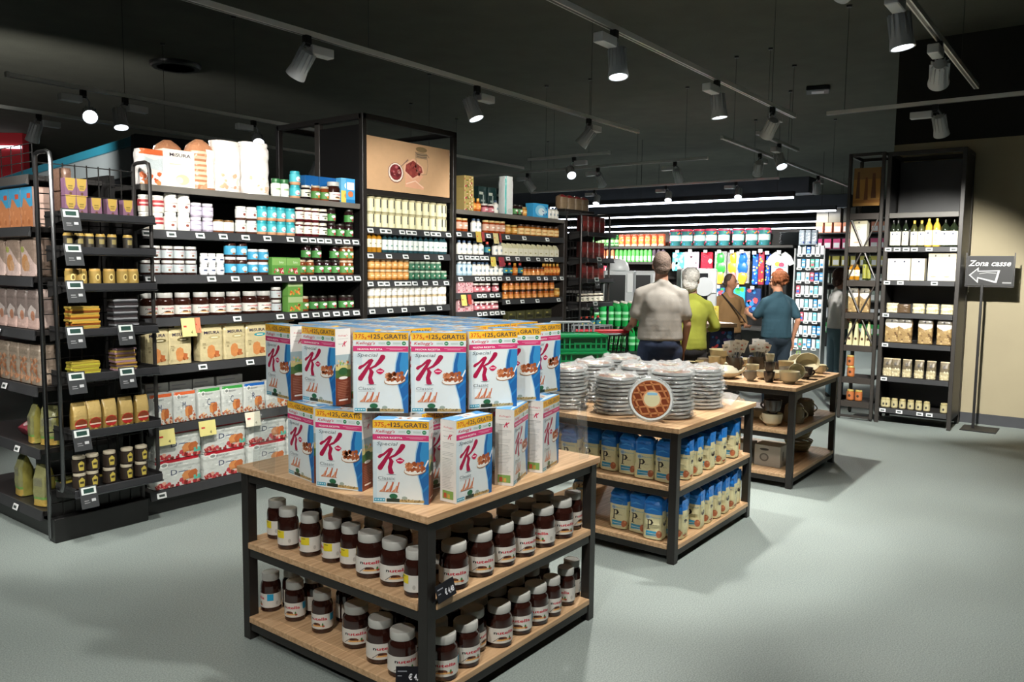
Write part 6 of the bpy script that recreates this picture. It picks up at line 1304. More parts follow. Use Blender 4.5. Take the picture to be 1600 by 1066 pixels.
wby = box_kind('tall_white_carton', 'carton', .165, .10, .275, '#dcd6c0', lab(.165, .275, '#e2dcc8', ('rect', 0, .86, 1, 1, '#b9b296'), ('oval', .5, .92, .06, .04, '#4a4a48'), ('oval', .5, .70, .10, .06, '#a9aca8'), ('oval', .5, .70, .07, .04, '#e2dcc8'), ('oval', .4, .15, .2, .03, '#c9a08a')))
rrow(wbx, [1388, 1411.5, 1434], ZR[2], 'white carton with small crest', None, where=' on the second rack shelf'); rrow(wby, [1461, 1485], ZR[2], 'taller white carton with beige lid band', None, where=' on the second rack shelf')
pst = bag_kind('pasta_bag', 'pasta bag', .15, .10, .10, '#c9bf94', top='flat', seed=61, ex=3, wob=.06, art=lab(.15, .10, '#ddd4b0', ('food', .05, .1, .95, .7, 14, ['#e9e2c8', '#c2b586'], .08, 3)))
dkb = bag_kind('dark_pasta_bag', 'pasta bag', .13, .09, .09, '#5e4c38', top='flat', seed=62, ex=3)
rrow(pst, [1390, 1434, 1456, 1480], ZR[3], 'low cream pasta bag', None, where=' on the third rack shelf'); rrow(dkb, [1411], ZR[3], 'dark brown bag between the low cream ones', None)
brb = bag_kind('pasta_bag', 'pasta bag', .145, .09, .26, '#8d7350', top='flat', seed=63, ex=5, wob=.03, art=lab(.145, .26, '#9c8258', ('food', .05, .02, .95, .60, 26, ['#c2a878', '#7a6040', '#a98f60', '#6a5236'], .10, 3), ('rect', 0, .78, 1, 1, '#6e6a60'), ('poly', [(0, .80), (1, .80), (1, .66), (.5, .56), (0, .70)], '#e6e2da'), ('oval', .5, .88, .06, .05, '#2c2c2c')))
rrow(brb, [1388, 1413, 1445, 1478], ZR[4], 'brown pasta bag with white fold', None, where=' on the fourth rack shelf')
crb = bag_kind('cream_pasta_bag', 'pasta bag', .12, .08, .19, '#b3a888', top='pinch', seed=64, ex=4, wob=.05, art=lab(.12, .19, '#b9ad8a', ('rect', 0, .45, 1, .95, '#6e6450'), ('oval', .5, .7, .16, .10, '#4a4640'), ('food', .02, .02, .98, .45, 16, ['#ded6ba', '#cabf98'], .1, 3)))
rrow(crb, [1382.5, 1398.5, 1416, 1435, 1454, 1475], ZR[5], 'cream pasta bag with dark window', None, where=' on the fifth rack shelf')
sjr = sj('small_preserve_jar', .033, .10, '#8f8460', '#b9ac7c', '#bdb389', [('oval', .5, .4, .05, .2, '#3c3a34')], b0=.1, b1=.8)
rrow(sjr, [1374.5, 1385, 1396.5, 1409, 1422, 1434.5, 1447], ZR[6], 'small preserve jar', None, where=' on the lowest rack shelf'); rrow(sjr, [1480], ZR[6], 'lone small preserve jar at the right of the lowest rack shelf')
cone = Kind('panettone_cone', 'bag', [('panettone_cone', (lambda b: (b.mesh([(-.045, -.04, 0), (.045, -.04, 0), (.045, .04, 0), (-.045, .04, 0), (-.018, -.012, .24), (.018, -.012, .24), (.018, .012, .24), (-.018, .012, .24)], [(0, 3, 2, 1), (4, 5, 6, 7), (0, 1, 5, 4), (1, 2, 6, 5), (2, 3, 7, 6), (3, 0, 4, 7)], 'carton', '#d0c79c'), b.box(-.016, .016, -.012, .012, .235, .29, 'carton', '#6e6a3c', .003), b.art(lab(.06, .05, '#d0c79c', ('oval', .5, .5, .35, .3, '#4a3020')), lambda x, q, L: (x-.03, -.034-.0005*L, q+.05), 'carton'), b)[-1])(MB()).data('panettone_cone'))])
rrow(cone, [1327, 1337, 1347, 1356], ZO[4], 'tapered cream gift pack', None, XR+.01, ' in the narrow open rack')
rrow(wby, [1340], ZO[1]+.01, 'white carton behind the crossed braces, narrow rack', None, XR+.03); rrow('bottle_gold', [1329, 1338], ZO[2]+.01, 'green gold bottle', None, XR+.02, ' in the narrow open rack'); rrow(bottle('wine_bottle', .036, .29, '#2c3414', '#14160c', '#8f8f3c'), [1350, 1357], ZO[2]+.01, 'dark green bottle', None, XR+.02, ' in the narrow open rack')
rrow(brb, [1332, 1350], ZO[3]+.01, 'brown pasta bag', None, XR+.02, ' in the narrow open rack')
oj = sj('orange_preserve_jar', .038, .115, '#a8642c', '#b9a45c', '#b0683a', [('oval', .5, .5, .06, .2, '#3a2a1c')], b0=.1, b1=.8)
rrow(oj, [1328], ZO[5]+.01, 'orange preserve jar, lower of two stacked, narrow rack'); oj.put((9.0+.05+.066, y_on(1328, 9.1, .62), ZO[5]+.013+.116), radians(-90), 'orange preserve jar, upper of two stacked, narrow rack')
rrow(oj, [1327, 1340], ZO[6]+.01, 'orange preserve jar', None, XR+.01, ' on the lowest bar of the narrow rack')
# sign
SX, SY0, SY1 = 9.33, y_on(1584, 9.33, 1.65), y_on(1511, 9.33, 1.65)
sg = empty('sign_stand', (SX, (SY0+SY1)/2, 0), 0, 'black Zona casse sign with left arrow on a thin floor stand', 'sign'); W = SY1-SY0; zb, zt = 1.475, 1.775
b = MB(); b.box(-.16, .16, -.16, .16, 0, .012, 'paint_black', '#1c1c1c', .003); obj('base_plate', b, sg)
b = MB(); b.box(-.012, .012, -.012+.06, .012+.06, .012, zb+.02, 'paint_black', '#191919', .002); obj('pole', b, sg)
A = Art(W, zt-zb); A.rect(0, 0, 1, 1, '#2a2b2c'); A.rect(.02, .03, .98, .97, '#1e1f20'); A.text('Zona casse', .03, .66, .20, '#d3d4d2', w=.90, shear=.28, bold=.015)
A.poly([(.05, .35), (.26, .62), (.26, .50), (.72, .52), (.66, .10), (.62, .10), (.26, .24), (.26, .08)], '#b9bbbb'); A.poly([(.09, .35), (.23, .54), (.24, .47), (.67, .49), (.62, .16), (.24, .29), (.23, .16)], '#4a4c4e'); A.rect(.78, .08, .97, .13, '#8d8f90')
A.stroke([(.28, .40), (.45, .44), (.64, .42)], .008, '#9a9c9c')
b = MB(); b.box(-.008, .008, -W/2, W/2, zb, zt, 'paint_black', '#222', .002); b.art(A, left_map(-.008, W/2, zb), 'paper'); obj('sign_board', b, sg)
b = MB()
for y0_, y1_ in ((-W/2-.012, -W/2-.002), (W/2+.002, W/2+.012)): b.box(-.006, .006, y0_, y1_, zb-.01, zt+.03, 'paint_black', '#262626')
b.box(-.006, .006, -W/2-.012, W/2+.012, zb-.014, zb-.004, 'paint_black', '#262626'); obj('sign_frame', b, sg)

# ------------------------------------------------------------------ far shelving across the aisle
XB = 12.1
bg = empty('back_shelving', (0, 0, 0), 0, 'long black wall of toys, bottles and hanging goods behind the shoppers', 'shelving unit')
b = MB(); b.box(XB+.45, XB+.50, 3.96, 10.5, .05, 2.25, 'paint_black', '#1c1b1b'); obj('back_panel', b, bg)
b = MB(); b.box(XB, XB+.45, 3.95, 10.5, 0, .16, 'paint_black', BLK); obj('base_plinth', b, bg)
for (z, y0, y1, d) in ((1.99, 3.95, 10.5, .02), (1.725, 6.02, 10.5, .02), (1.48, 6.02, 10.5, .02), (1.2, 6.02, 10.5, 0), (.72, 3.95, 6.0, -.1), (.9, 6.02, 10.5, 0)):
    b = MB(); b.box(XB+d, XB+.45, y0, y1, z-.04, z, 'paint_black', '#2a2928', .002); obj('shelf', b, bg)
def hx(px, z, x=XB): return y_on(px, x, z)
def brow(kd, pxs, z, label, x=XB+.04, where='', group=None):
    kd = K[kd] if isinstance(kd, str) else kd; V = kd.parts[0][1].vertices; w2 = max(abs(v.co.y) for v in V); H = max(v.co.z for p in kd.parts for v in p[1].vertices)
    wd = 2*max(abs(v.co.x) for v in V); ys = [y_on(p, x, z+H/2) for p in pxs]; sx = min([1]+[(a_-b_-.002)/wd for a_, b_ in zip(ys, ys[1:])])
    for i, y in enumerate(ys): o_ = kd.put((x+w2, y, z+.001), radians(-90), (label if len(pxs) == 1 else f'{label}, {ordw(i, len(pxs))}')+where, group); o_.scale = (sx, sx if len(kd.parts) > 1 else 1, 1)
gbt = sj('green_bottle', .035, .20, '#2f7a3a', '#3f9a4a', '#bfe0b0', [('rect', .3, .2, .7, .5, '#3f9a4a')], b0=.1, b1=.6, lidR=.018, shoulder=.05, cat='bottle', parts=('bottle_body', 'cap', 'label'))
brow(gbt, [928, 935, 942, 949, 956, 963], 1.99, 'green bottle', XB+.15, ' on top of the far shelving')
org = bag_kind('orange_bag', 'bag', .11, .08, .20, '#c9643a', top='flat', seed=71, ex=4, wob=.04, art=lab(.11, .20, '#cf6a3c', ('oval', .5, .5, .36, .24, '#e0a84a'), ('oval', .5, .52, .22, .14, '#d8542c'), ('rect', 0, 0, 1, .12, '#e3b39a'), ('rect', 0, .85, 1, 1, '#b5482c')))
brow(org, [970.5, 980.5, 990.5, 1001, 1011, 1021.5, 1032.5], 1.99, 'orange bag', where=' on top of the far shelving')
tubA = MB(); tubA.lathe([(.085, 0), (.09, .01), (.098, .235)], 'plastic', '#2f6a6e', 20); tubA.food_ = None
for i in range(26):
    a = random.uniform(0, 2*pi); z = random.choice([random.uniform(.02, .07), random.uniform(.19, .225)]); r = .088+z*.03
    tubA.blob(r*cos(a), r*sin(a), z, .014, .014, .016, 'plastic', random.choice(['#d8324c', '#e6c23c', '#3fae4a', '#2f7fc4', '#e07a2c', '#d6407c']), 6, 4)
tubL = MB(); tubL.lathe([(.102, .235), (.106, .24), (.106, .262), (.09, .268)], 'plastic', '#c93a5a', 20)
tubB = MB(); tubB.art(sliced(lab(.52, .09, '#a9c9c9', ('rect', .3, .55, .7, .8, '#e9b9b4'), ('rect', .34, .2, .66, .35, '#e6eeec')), .026), cyl_map(.0955, .08, .52), 'paper')
tub = Kind('toy_tub', 'toy tub', [('tub_body', tubA.data('tub_body')), ('lid', tubL.data('lid')), ('label', tubB.data('label'))])
brow(tub, [1051, 1069, 1088.5, 1107, 1127, 1149.5, 1170.5, 1190.5], 1.99, 'clear toy tub with pink lid', XB+.03, ' on top of the far shelving')
tray = MB(); tray.lathe([(.12, 0), (.165, .012), (.175, .014), (.165, .016)], 'steel', '#b9bec2', 24); tray = Kind('steel_tray', 'tray', [('steel_tray', tray.data('steel_tray'))])
for i in range(9): tray.put((XB+.225, hx(1228, 2.1), 1.992+i*.022), 0, f'round steel tray, {ORD[i]} from the bottom of the far stack', 'steel trays on the far shelving')
clb = bag_kind('clear_goods_bag', 'bag', .10, .08, .22, '#8d99a4', top='flat', seed=72, ex=4, wob=.05, art=lab(.10, .22, '#8d99a6', ('food', .1, .1, .9, .8, 8, ['#2c3f8f', '#dfe4ea', '#b9c4cc'], .14, 3)))
brow(clb, [1252, 1262, 1272], 1.99, 'clear bag with blue goods', where=', right end of far shelving top')
for key, pxs, nm, colr in (('a', [928, 935, 942, 949, 956], 'orange and white', '#cf7a52'), ('b', [963+i*6.4 for i in range(9)], 'green and white', '#4fae4c'), ('c', [1021, 1028, 1035], 'dark', '#3a2c3c')):
    kd = sj(key+'spray', .032, .205, '#dfe2dc', colr, colr, [('rect', .35, .1, .65, .5, '#e9ece6')], b0=.02, b1=.95, lidR=.02, lidH=.02, cat='bottle', parts=('bottle_body', 'cap', 'label')); kd.name = nm.split()[0]+'_spray_bottle'
    brow(kd, pxs, 1.725, nm+' bottle', where=' on the second far shelf')
rp = box_kind('red_packet', 'packet', .085, .06, .17, '#c9405a', lab(.085, .17, '#cf4a60', ('rect', .1, .5, .9, .8, '#ecc9c9'))); brow(rp, [926, 933, 941, 948], 1.48, 'red packet', where=' on the third far shelf')
# hanging goods on pegs
HN = [0]
def hang(px, z0, z1, w_, name, label, build, cat='hanging goods'):
    z0 -= .04; z1 -= .04; HN[0] += 1; xo = .045*(HN[0] % 2)
    y = hx(px, (z0+z1)/2, XB+.1); g = empty(name, (XB+.12+xo, y, z0), radians(-90), label, cat)
    b = MB(); build(b, w_, z1-z0); obj('goods', b, g)
    b = MB(); b.tube([(0, .325-xo, z1-z0-.01), (0, -.06, z1-z0-.01), (0, -.07, z1-z0+.01)], .004, 'steel', '#9a9da0', 6); b.box(-.03, .03, -.078, -.072, z1-z0-.03, z1-z0+.02, 'plastic', '#dfe2e4'); obj('peg_hook', b, g)
def pack(cols, seed, n=16, r=.2):
    def f(b, w_, h):
        rd = random.Random(seed); b.box(-w_/2, w_/2, -.02, .02, 0, h-.02, 'foil_bag', cols[0], .008); A = Art(w_, h-.02); A.food(.05, .05, .95, .95, n, cols[1:], r, seed); b.art(A, front_map(-w_/2, -.021, 0), 'foil_bag')
    return f
def balls(c1, c2):
    def f(b, w_, h):
        for z, r, q in ((.22, .5, c2), (.5, .62, c1), (.78, .45, c1)): b.blob(0, 0, z*h, w_*r*.7, .04, h*.2, 'plastic', q, 10, 6, .15)
        b.box(-w_*.22, w_*.18, -.03, .03, 0, h*.25, 'plastic', c2, .01); b.mesh([(-w_/2, -.005, .02), (w_/2, -.005, .02), (w_/2, -.005, h), (-w_/2, -.005, h)], [(0, 1, 2, 3)], 'film', '#fff')
    return f
hang(1050+8, 1.62, 1.95, .22, 'turquoise_pack', 'turquoise and white hanging pack behind the man', pack(['#3f9aa4', '#6fbcc0', '#c9d0d0'], 1)); hang(1080, 1.62, 1.95, .25, 'lilac_pack', 'pale lilac hanging pack over the white haired woman', pack(['#b9b0c4', '#d9d4de', '#d6a0b8'], 2)); hang(1102, 1.63, 1.95, .20, 'red_shirt_pack', 'red folded shirt hanging at the far wall', pack(['#a8182c', '#a8182c', '#d9b9b9'], 3, 4))
hang(1125, 1.42, 1.94, .20, 'green_toy_set', 'green and yellow toy set hanging in clear film', balls('#2fae3c', '#e0a030'), 'toy'); hang(1143, 1.42, 1.94, .20, 'yellow_toy_set', 'yellow and red toy set hanging in clear film', balls('#e6ac2c', '#d8484c'), 'toy'); hang(1160, 1.42, 1.94, .22, 'blue_toy_set', 'blue and yellow toy set hanging in clear film', balls('#1f5fbe', '#e0a030'), 'toy')
hang(1178, 1.42, 1.92, .09, 'toy_tube', 'blue and yellow toy tube hanging left of the striped one', pack(['#1f4f9e', '#e0c23c', '#2f8fc4', '#e9e6d8'], 4), 'toy'); hang(1189, 1.42, 1.95, .09, 'toy_tube', 'red, yellow and blue toy tube hanging by the white shirt', pack(['#8a2c3c', '#e0b23c', '#2f6fc4', '#c9303c'], 5), 'toy'); hang(1198, 1.42, 1.92, .07, 'toy_tube', 'blue toy tube just left of the white shirt', pack(['#1f3f8e', '#3f8fd4', '#e0c23c'], 9), 'toy')
def shirt(b, w_, h):
    pts = [(-.10, h), (-.22, h*.86), (-.30, h*.62), (-.20, h*.55), (-.17, h*.62), (-.17, 0), (.17, 0), (.17, h*.62), (.20, h*.55), (.30, h*.62), (.22, h*.86), (.10, h), (.05, h*.94), (-.05, h*.94)]; k = w_/.6; n = len(pts)
    V = [(x*k, -.015, z) for x, z in pts]+[(x*k, .015, z) for x, z in pts]; T = tessellate_polygon([[Vector((x, z, 0)) for x, z in pts]]); F = [tuple(t) for t in T]+[tuple(i+n for i in reversed(t)) for t in T]+[(i, (i+1) % n, (i+1) % n+n, i+n) for i in range(n)]
    b.mesh(V, F, 'fabric', '#c4c8ca'); A = Art(w_, h); A.oval(.42, .60, .10, .08, '#e0c23c'); A.oval(.56, .58, .10, .08, '#d8405a'); A.oval(.50, .40, .14, .08, '#d83a3c'); A.rect(.3, .49, .72, .52, '#5a8fb4'); b.art(A, front_map(-w_/2, -.016, 0), 'fabric')
hang(1218, 1.46, 1.93, .44, 'white_tshirt', 'white t-shirt with red and yellow print hanging at the far wall', shirt, 'shirt')
hang(1122, 1.12, 1.38, .17, 'toy_pack', 'small blue and red toy pack left of the brown sweater', pack(['#2f5f8e', '#c9404c', '#8fb9d4', '#3a8f5a'], 6), 'toy'); hang(1153, .98, 1.40, .22, 'water_toy', 'green and blue water toy hanging low', pack(['#2f9fc4', '#5fc43c', '#2f8fd4', '#3fae5a'], 7, 10, .25), 'toy'); hang(1175, .98, 1.38, .24, 'water_toy', 'red and blue water toy beside the blue shirted woman', pack(['#23355e', '#d8484c', '#e0602c', '#2f6fae'], 8, 10, .25), 'toy')
# small rack of sundries at its right end
sr = empty('sundries_rack', (0, 0, 0), 0, 'bright narrow rack of small white and blue packets, right of the t-shirt', 'shelving unit')
b = MB(); b.box(XB+.26, XB+.28, 3.512, 3.918, .3, 1.94, 'plastic', '#c9ccce'); obj('back_panel', b, sr)
for y in (3.50, 3.93): b = MB(); b.box(XB+.08, XB+.28, y-.01, y+.01, 0, 1.94, 'plastic', '#8d9092'); obj('side_upright', b, sr)
rd = random.Random(4)
SC = ['#dfe4e6', '#3f8fc4', '#e9e6e0', '#7fc4d8', '#c9d4d8', '#cf5a6a', '#e9ecee', '#5fae9a', '#d8e6ea', '#2c5fae']
SK = [box_kind('white_packet', 'packet', .05, .04, .13, q, lab(.05, .13, q, ('rect', .1, .2, .9, .5, random.choice(SC)), ('rect', .15, .65, .85, .8, '#f2f4f4'))) for q in SC]
for i in range(8):
    z = .45+i*.2; b = MB(); b.box(XB+.1, XB+.26, 3.512, 3.918, z-.012, z, 'plastic', '#5a5d60'); s_ = obj('shelf', b, sr)
    for j in range(3): o = obj('price_tag', PTAG, s_); o.location = (XB+.094, 3.60+j*.13, z-.012); o.rotation_euler = (0, 0, radians(-90)); o.scale = (1.2, 1, 1.2)
    for j in range(6): SK[rd.randrange(10)].put((XB+.14, 3.545+j*.066, z+.001), radians(-90), f'small packet, {ordw(5-j, 6)}, {["lowest", "second lowest", "third lowest", "fourth lowest", "fourth highest", "third highest", "second highest", "top"][i]} tier of the bright sundries rack', 'packets in the sundries rack')
# farthest shelving, seen between the two racks
fs = empty('far_aisle_shelving', (0, 0, 0), 0, 'farthest shelving seen between the sundries rack and the open rack', 'shelving unit'); XF = 17.6
b = MB(); b.box(XF+.4, XF+.45, 3.6, 5.3, 0, 2.6, 'paint_black', '#2a2927'); obj('back_panel', b, fs); b = MB(); b.box(XF, XF+.4, 3.6, 5.3, 0, .28, 'paint_black', '#1a1a1b'); obj('base_plinth', b, fs)
FZ = [.30, .62, 1.0, 1.35, 1.72, 2.08, 2.42]; FC = [('#3fae5a', 'green and white bottle', 'bottle'), ('#c9ccd0', 'silver grey bottle', 'bottle'), ('#8d9a90', 'grey clear tub', 'tub'), ('#9aa89a', 'pale green tub', 'tub'), ('#b9b04c', 'lilac and green carton', 'carton'), ('#b9406c', 'pink and white carton', 'carton'), ('#d08a6c', 'orange white and green pack', 'pack')]
for i, z in enumerate(FZ):
    b = MB(); b.box(XF, XF+.4, 3.6, 5.3, z-.03, z, 'paint_black', '#333332'); obj('shelf', b, fs); q, nm, cat = FC[i]
    kd = box_kind(nm.replace(' ', '_').replace('_and_', '_'), cat, .14, .12, .21, q, lab(.14, .21, q, ('rect', .08, .1, .92, .6, '#dfe2e0'), ('rect', .25, .65, .75, .9, q)))
    for j in range(9): kd.put((XF+.10, 3.72+j*.185, z+.001), radians(-90), f'{nm}, {ordw(8-j, 9)}, {["lowest", "second lowest", "third lowest", "middle", "third highest", "second highest", "top"][i]} shelf of the farthest shelving', nm+'s on the farthest shelving')
for i, (y, q) in enumerate([(4.9, '#6e685a'), (5.15, '#8a8474'), (4.6, '#4c4a40')]): box_kind('storage_carton', 'carton', .24, .3, .30, q).put((XF+.2, y, 2.42+.215), radians(-90), ['middle', 'left', 'right'][i]+' storage carton on top of the farthest shelving')
# pallet of green water bottles
pp = at_d(968, 500, 9.9)
wbk = sj('water_bottle', .040, .30, '#1f9a4a', '#e6ddd4', '#9adcae', [('rect', 0, .3, 1, .7, '#2fae55')], b0=.25, b1=.6, lidR=.016, lidH=.02, shoulder=.08, cat='bottle', parts=('bottle_body', 'cap', 'label'))
a0 = YAW-radians(90)
pb = empty('bottle_pallet', (pp.x, pp.y, 0), a0, 'dark crate stand carrying the green water bottles', 'pallet'); b = MB(); b.box(-.36, .36, -.22, .22, 0, .60, 'paint_black', '#26332c', .01); obj('stand_body', b, pb)
for l in range(2):
    for j in range(4):
        for i in range(8):
            v = Matrix.Rotation(a0, 3, 'Z') @ Vector((-.315+i*.09, -.16+j*.105, 0)); wbk.put((pp.x+v.x, pp.y+v.y, .601+l*.301), a0, f'green water bottle, {["bottom", "top"][l]} layer, behind the trolley', 'green water bottles behind the trolley')
# weighing machines
def machine(px, d, zt, w_, label, dome=True, name='weighing_machine'):
    p = at_d(px, 425, d); g = empty(name, (p.x, p.y, 0), a0, label, 'machine')
    b = MB(); b.box(-w_/2, w_/2, 0, .4, 0, .95, 'plastic', '#8f9496', .01); obj('cabinet', b, g)
    b = MB(); b.box(-w_/2, w_/2, .05, .35, .95, zt, 'plastic', '#c9cdcf', .02); obj('housing', b, g)
    b = MB(); b.box(-w_/2+.02, w_/2-.12, .04, .055, 1.02, zt-.06, 'plastic', '#14171a', .004); obj('screen', b, g)
    b = MB(); b.box(w_/2-.10, w_/2-.02, .035, .05, zt-.30, zt-.04, 'plastic', '#e2e5e6', .004); obj('side_display', b, g)
    if dome: b = MB(); b.lathe([(.16, 0), (.165, .02), (.14, .10), (.09, .15), (.001, .165)], 'plastic', '#dfe2e4', 20, Matrix.Translation((0, .2, zt))); obj('round_dome', b, g)
    return g
machine(968, 10.9, 1.58, .42, 'white machine with round dome left of the man'); machine(1012, 11.0, 1.58, .34, 'white machine with black screen just left of the man', False); machine(1095, 9.6, 1.62, .44, 'white machine with black screen behind the yellow shirt', False)
mw = [o for o in S.objects if str(o.get('label')).startswith('white machine with black screen behind')][0]; b = MB(); b.lathe([(.001, 0), (.11, .003), (.115, .012), (.02, .015)], 'plastic', '#c9ced2', 24); o = obj('round_dial', b, mw, (.05, .03, 1.40)); o.rotation_euler = (radians(90), 0, 0)
# toy counter right of the yellow shirt
p = at_d(1118, 425, 8.2); tk = empty('toy_counter', (p.x, p.y, 0), a0+radians(20), 'wood rimmed toy counter right of the yellow shirted woman', 'counter')
b = MB(); b.box(-.17, .17, -.17, .17, 1.02, 1.06, 'wood', '#fff', .005); obj('counter_top', b, tk)
b = MB(); b.box(-.15, .15, -.15, .15, 0, 1.02, 'paint_black', '#2a2320', .004); A = Art(.28, .24); A.rect(0, 0, 1, 1, '#2a3350'); A.food(.05, .5, .95, .95, 14, ['#3f6fae', '#8a3a5a', '#5a4a8a', '#6fa0c4'], .09, 3); A.food(.1, .05, .9, .40, 12, ['#d83a34', '#e0604a', '#c94a5a', '#e9b9a4'], .08, 5)
b.art(A, front_map(-.14, -.151, .74), 'plastic'); obj('counter_body', b, tk); b = MB(); b.box(-.165, .165, -.165, -.15, .69, .73, 'wood', '#fff', .003); obj('wood_rim', b, tk)
b = MB(); b.box(-.05, .05, -.003, .003, 0, .17, 'paper', '#e3d45c'); A = Art(.10, .17); A.food(.1, .1, .9, .9, 9, ['#d0482c', '#e6e0a0', '#c9a03c'], .1, 3); b.art(A, front_map(-.05, -.003, 0), 'paper'); o = obj('leaflet', b, None, (p.x, p.y, 1.061), (radians(-6), 0, a0), 'yellow leaflet card standing on the toy counter', 'card')

# ------------------------------------------------------------------ people
def capsule(b, p0, r0, p1, r1, n=14, mat='skin', col='#c98a6c', sx=1., sy=1.):
    p0, p1 = Vector(p0), Vector(p1); d = p1-p0; L = d.length or 1e-4; t = d/L; u = Vector((1, 0, 0)) if abs(t.x) < .8 else Vector((0, 1, 0)); u = (u-t*u.dot(t)).normalized(); v = t.cross(u); R = []
    for k in (-1, -.8, -.5, 0): c_ = p0+t*r0*k; q = r0*sqrt(max(1e-4, 1-k*k)); R.append([c_+u*q*sx*cos(2*pi*j/n)+v*q*sy*sin(2*pi*j/n) for j in range(n)])
    for k in (0, .5, .8, 1): c_ = p1+t*r1*k; q = r1*sqrt(max(1e-4, 1-k*k)); R.append([c_+u*q*sx*cos(2*pi*j/n)+v*q*sy*sin(2*pi*j/n) for j in range(n)])
    b.rings(R, mat, col)
def ell(b, c_, r, n=18, m=10): b.blob(*c_, *r, 'skin', '#fff', n, m)
def fuse(name, b, vox, mat, col, smooth=6, wr=0., seed=0):
    me = b.data(name, 180); o = bpy.data.objects.new(name, me); link(o)
    m = o.modifiers.new('r', 'REMESH'); m.mode = 'VOXEL'; m.voxel_size = vox; s_ = o.modifiers.new('s', 'SMOOTH'); s_.factor = .5; s_.iterations = smooth
    dg = bpy.context.evaluated_depsgraph_get(); e = bpy.data.meshes.new_from_object(o.evaluated_get(dg)); bpy.data.objects.remove(o)
    e.name = name; e.materials.clear(); e.materials.append(MATS[mat])
    if wr:
        from mathutils import noise
        for v in e.vertices:
            k = noise.noise(Vector((v.co.x*9+seed, v.co.y*9, v.co.z*5)))+.5*noise.noise(Vector((v.co.x*20+seed, v.co.y*20, v.co.z*9))); v.co += v.normal*wr*k
    ca = e.color_attributes.get('Col') or e.color_attributes.new('Col', 'FLOAT_COLOR', 'CORNER')
    if len(ca.data) != len(e.loops): e.color_attributes.remove(ca); ca = e.color_attributes.new('Col', 'FLOAT_COLOR', 'CORNER')
    k = c(col); ca.data.foreach_set('color', [*k, 1.]*len(ca.data)); e.polygons.foreach_set('use_smooth', [True]*len(e.polygons)); return e
def hand(b, w_, d, side, curl=.5, palm=None):
    """w_ wrist, d direction of the fingers, palm = direction the palm faces"""
    w_ = Vector(w_); d = Vector(d).normalized(); pn = Vector(palm or (0, 1, 0)); pn = (pn-d*pn.dot(d)).normalized(); s_ = d.cross(pn)*side
    for k in range(4): capsule(b, w_+s_*(.024-.016*k)*.5, .015, w_+d*.085+s_*(.030-.020*k), .0125, 8)
    for k, L in enumerate((.072, .080, .074, .058)):
        r = w_+d*.088+s_*(.031-.0205*k); m = r+(d*cos(curl)+pn*sin(curl))*L*.5; e = m+(d*cos(curl*2.2)+pn*sin(curl*2.2))*L*.5; capsule(b, r, .0088, m, .0082, 8); capsule(b, m, .0082, e, .0068, 8)
    r = w_+d*.030+s_*.026; m = r+(d*.55+s_*.65+pn*.35).normalized()*.038; capsule(b, r, .013, m, .0098, 8); capsule(b, m, .0098, m+(d*.85+s_*.1+pn*.4).normalized()*.032, .0078, 8)
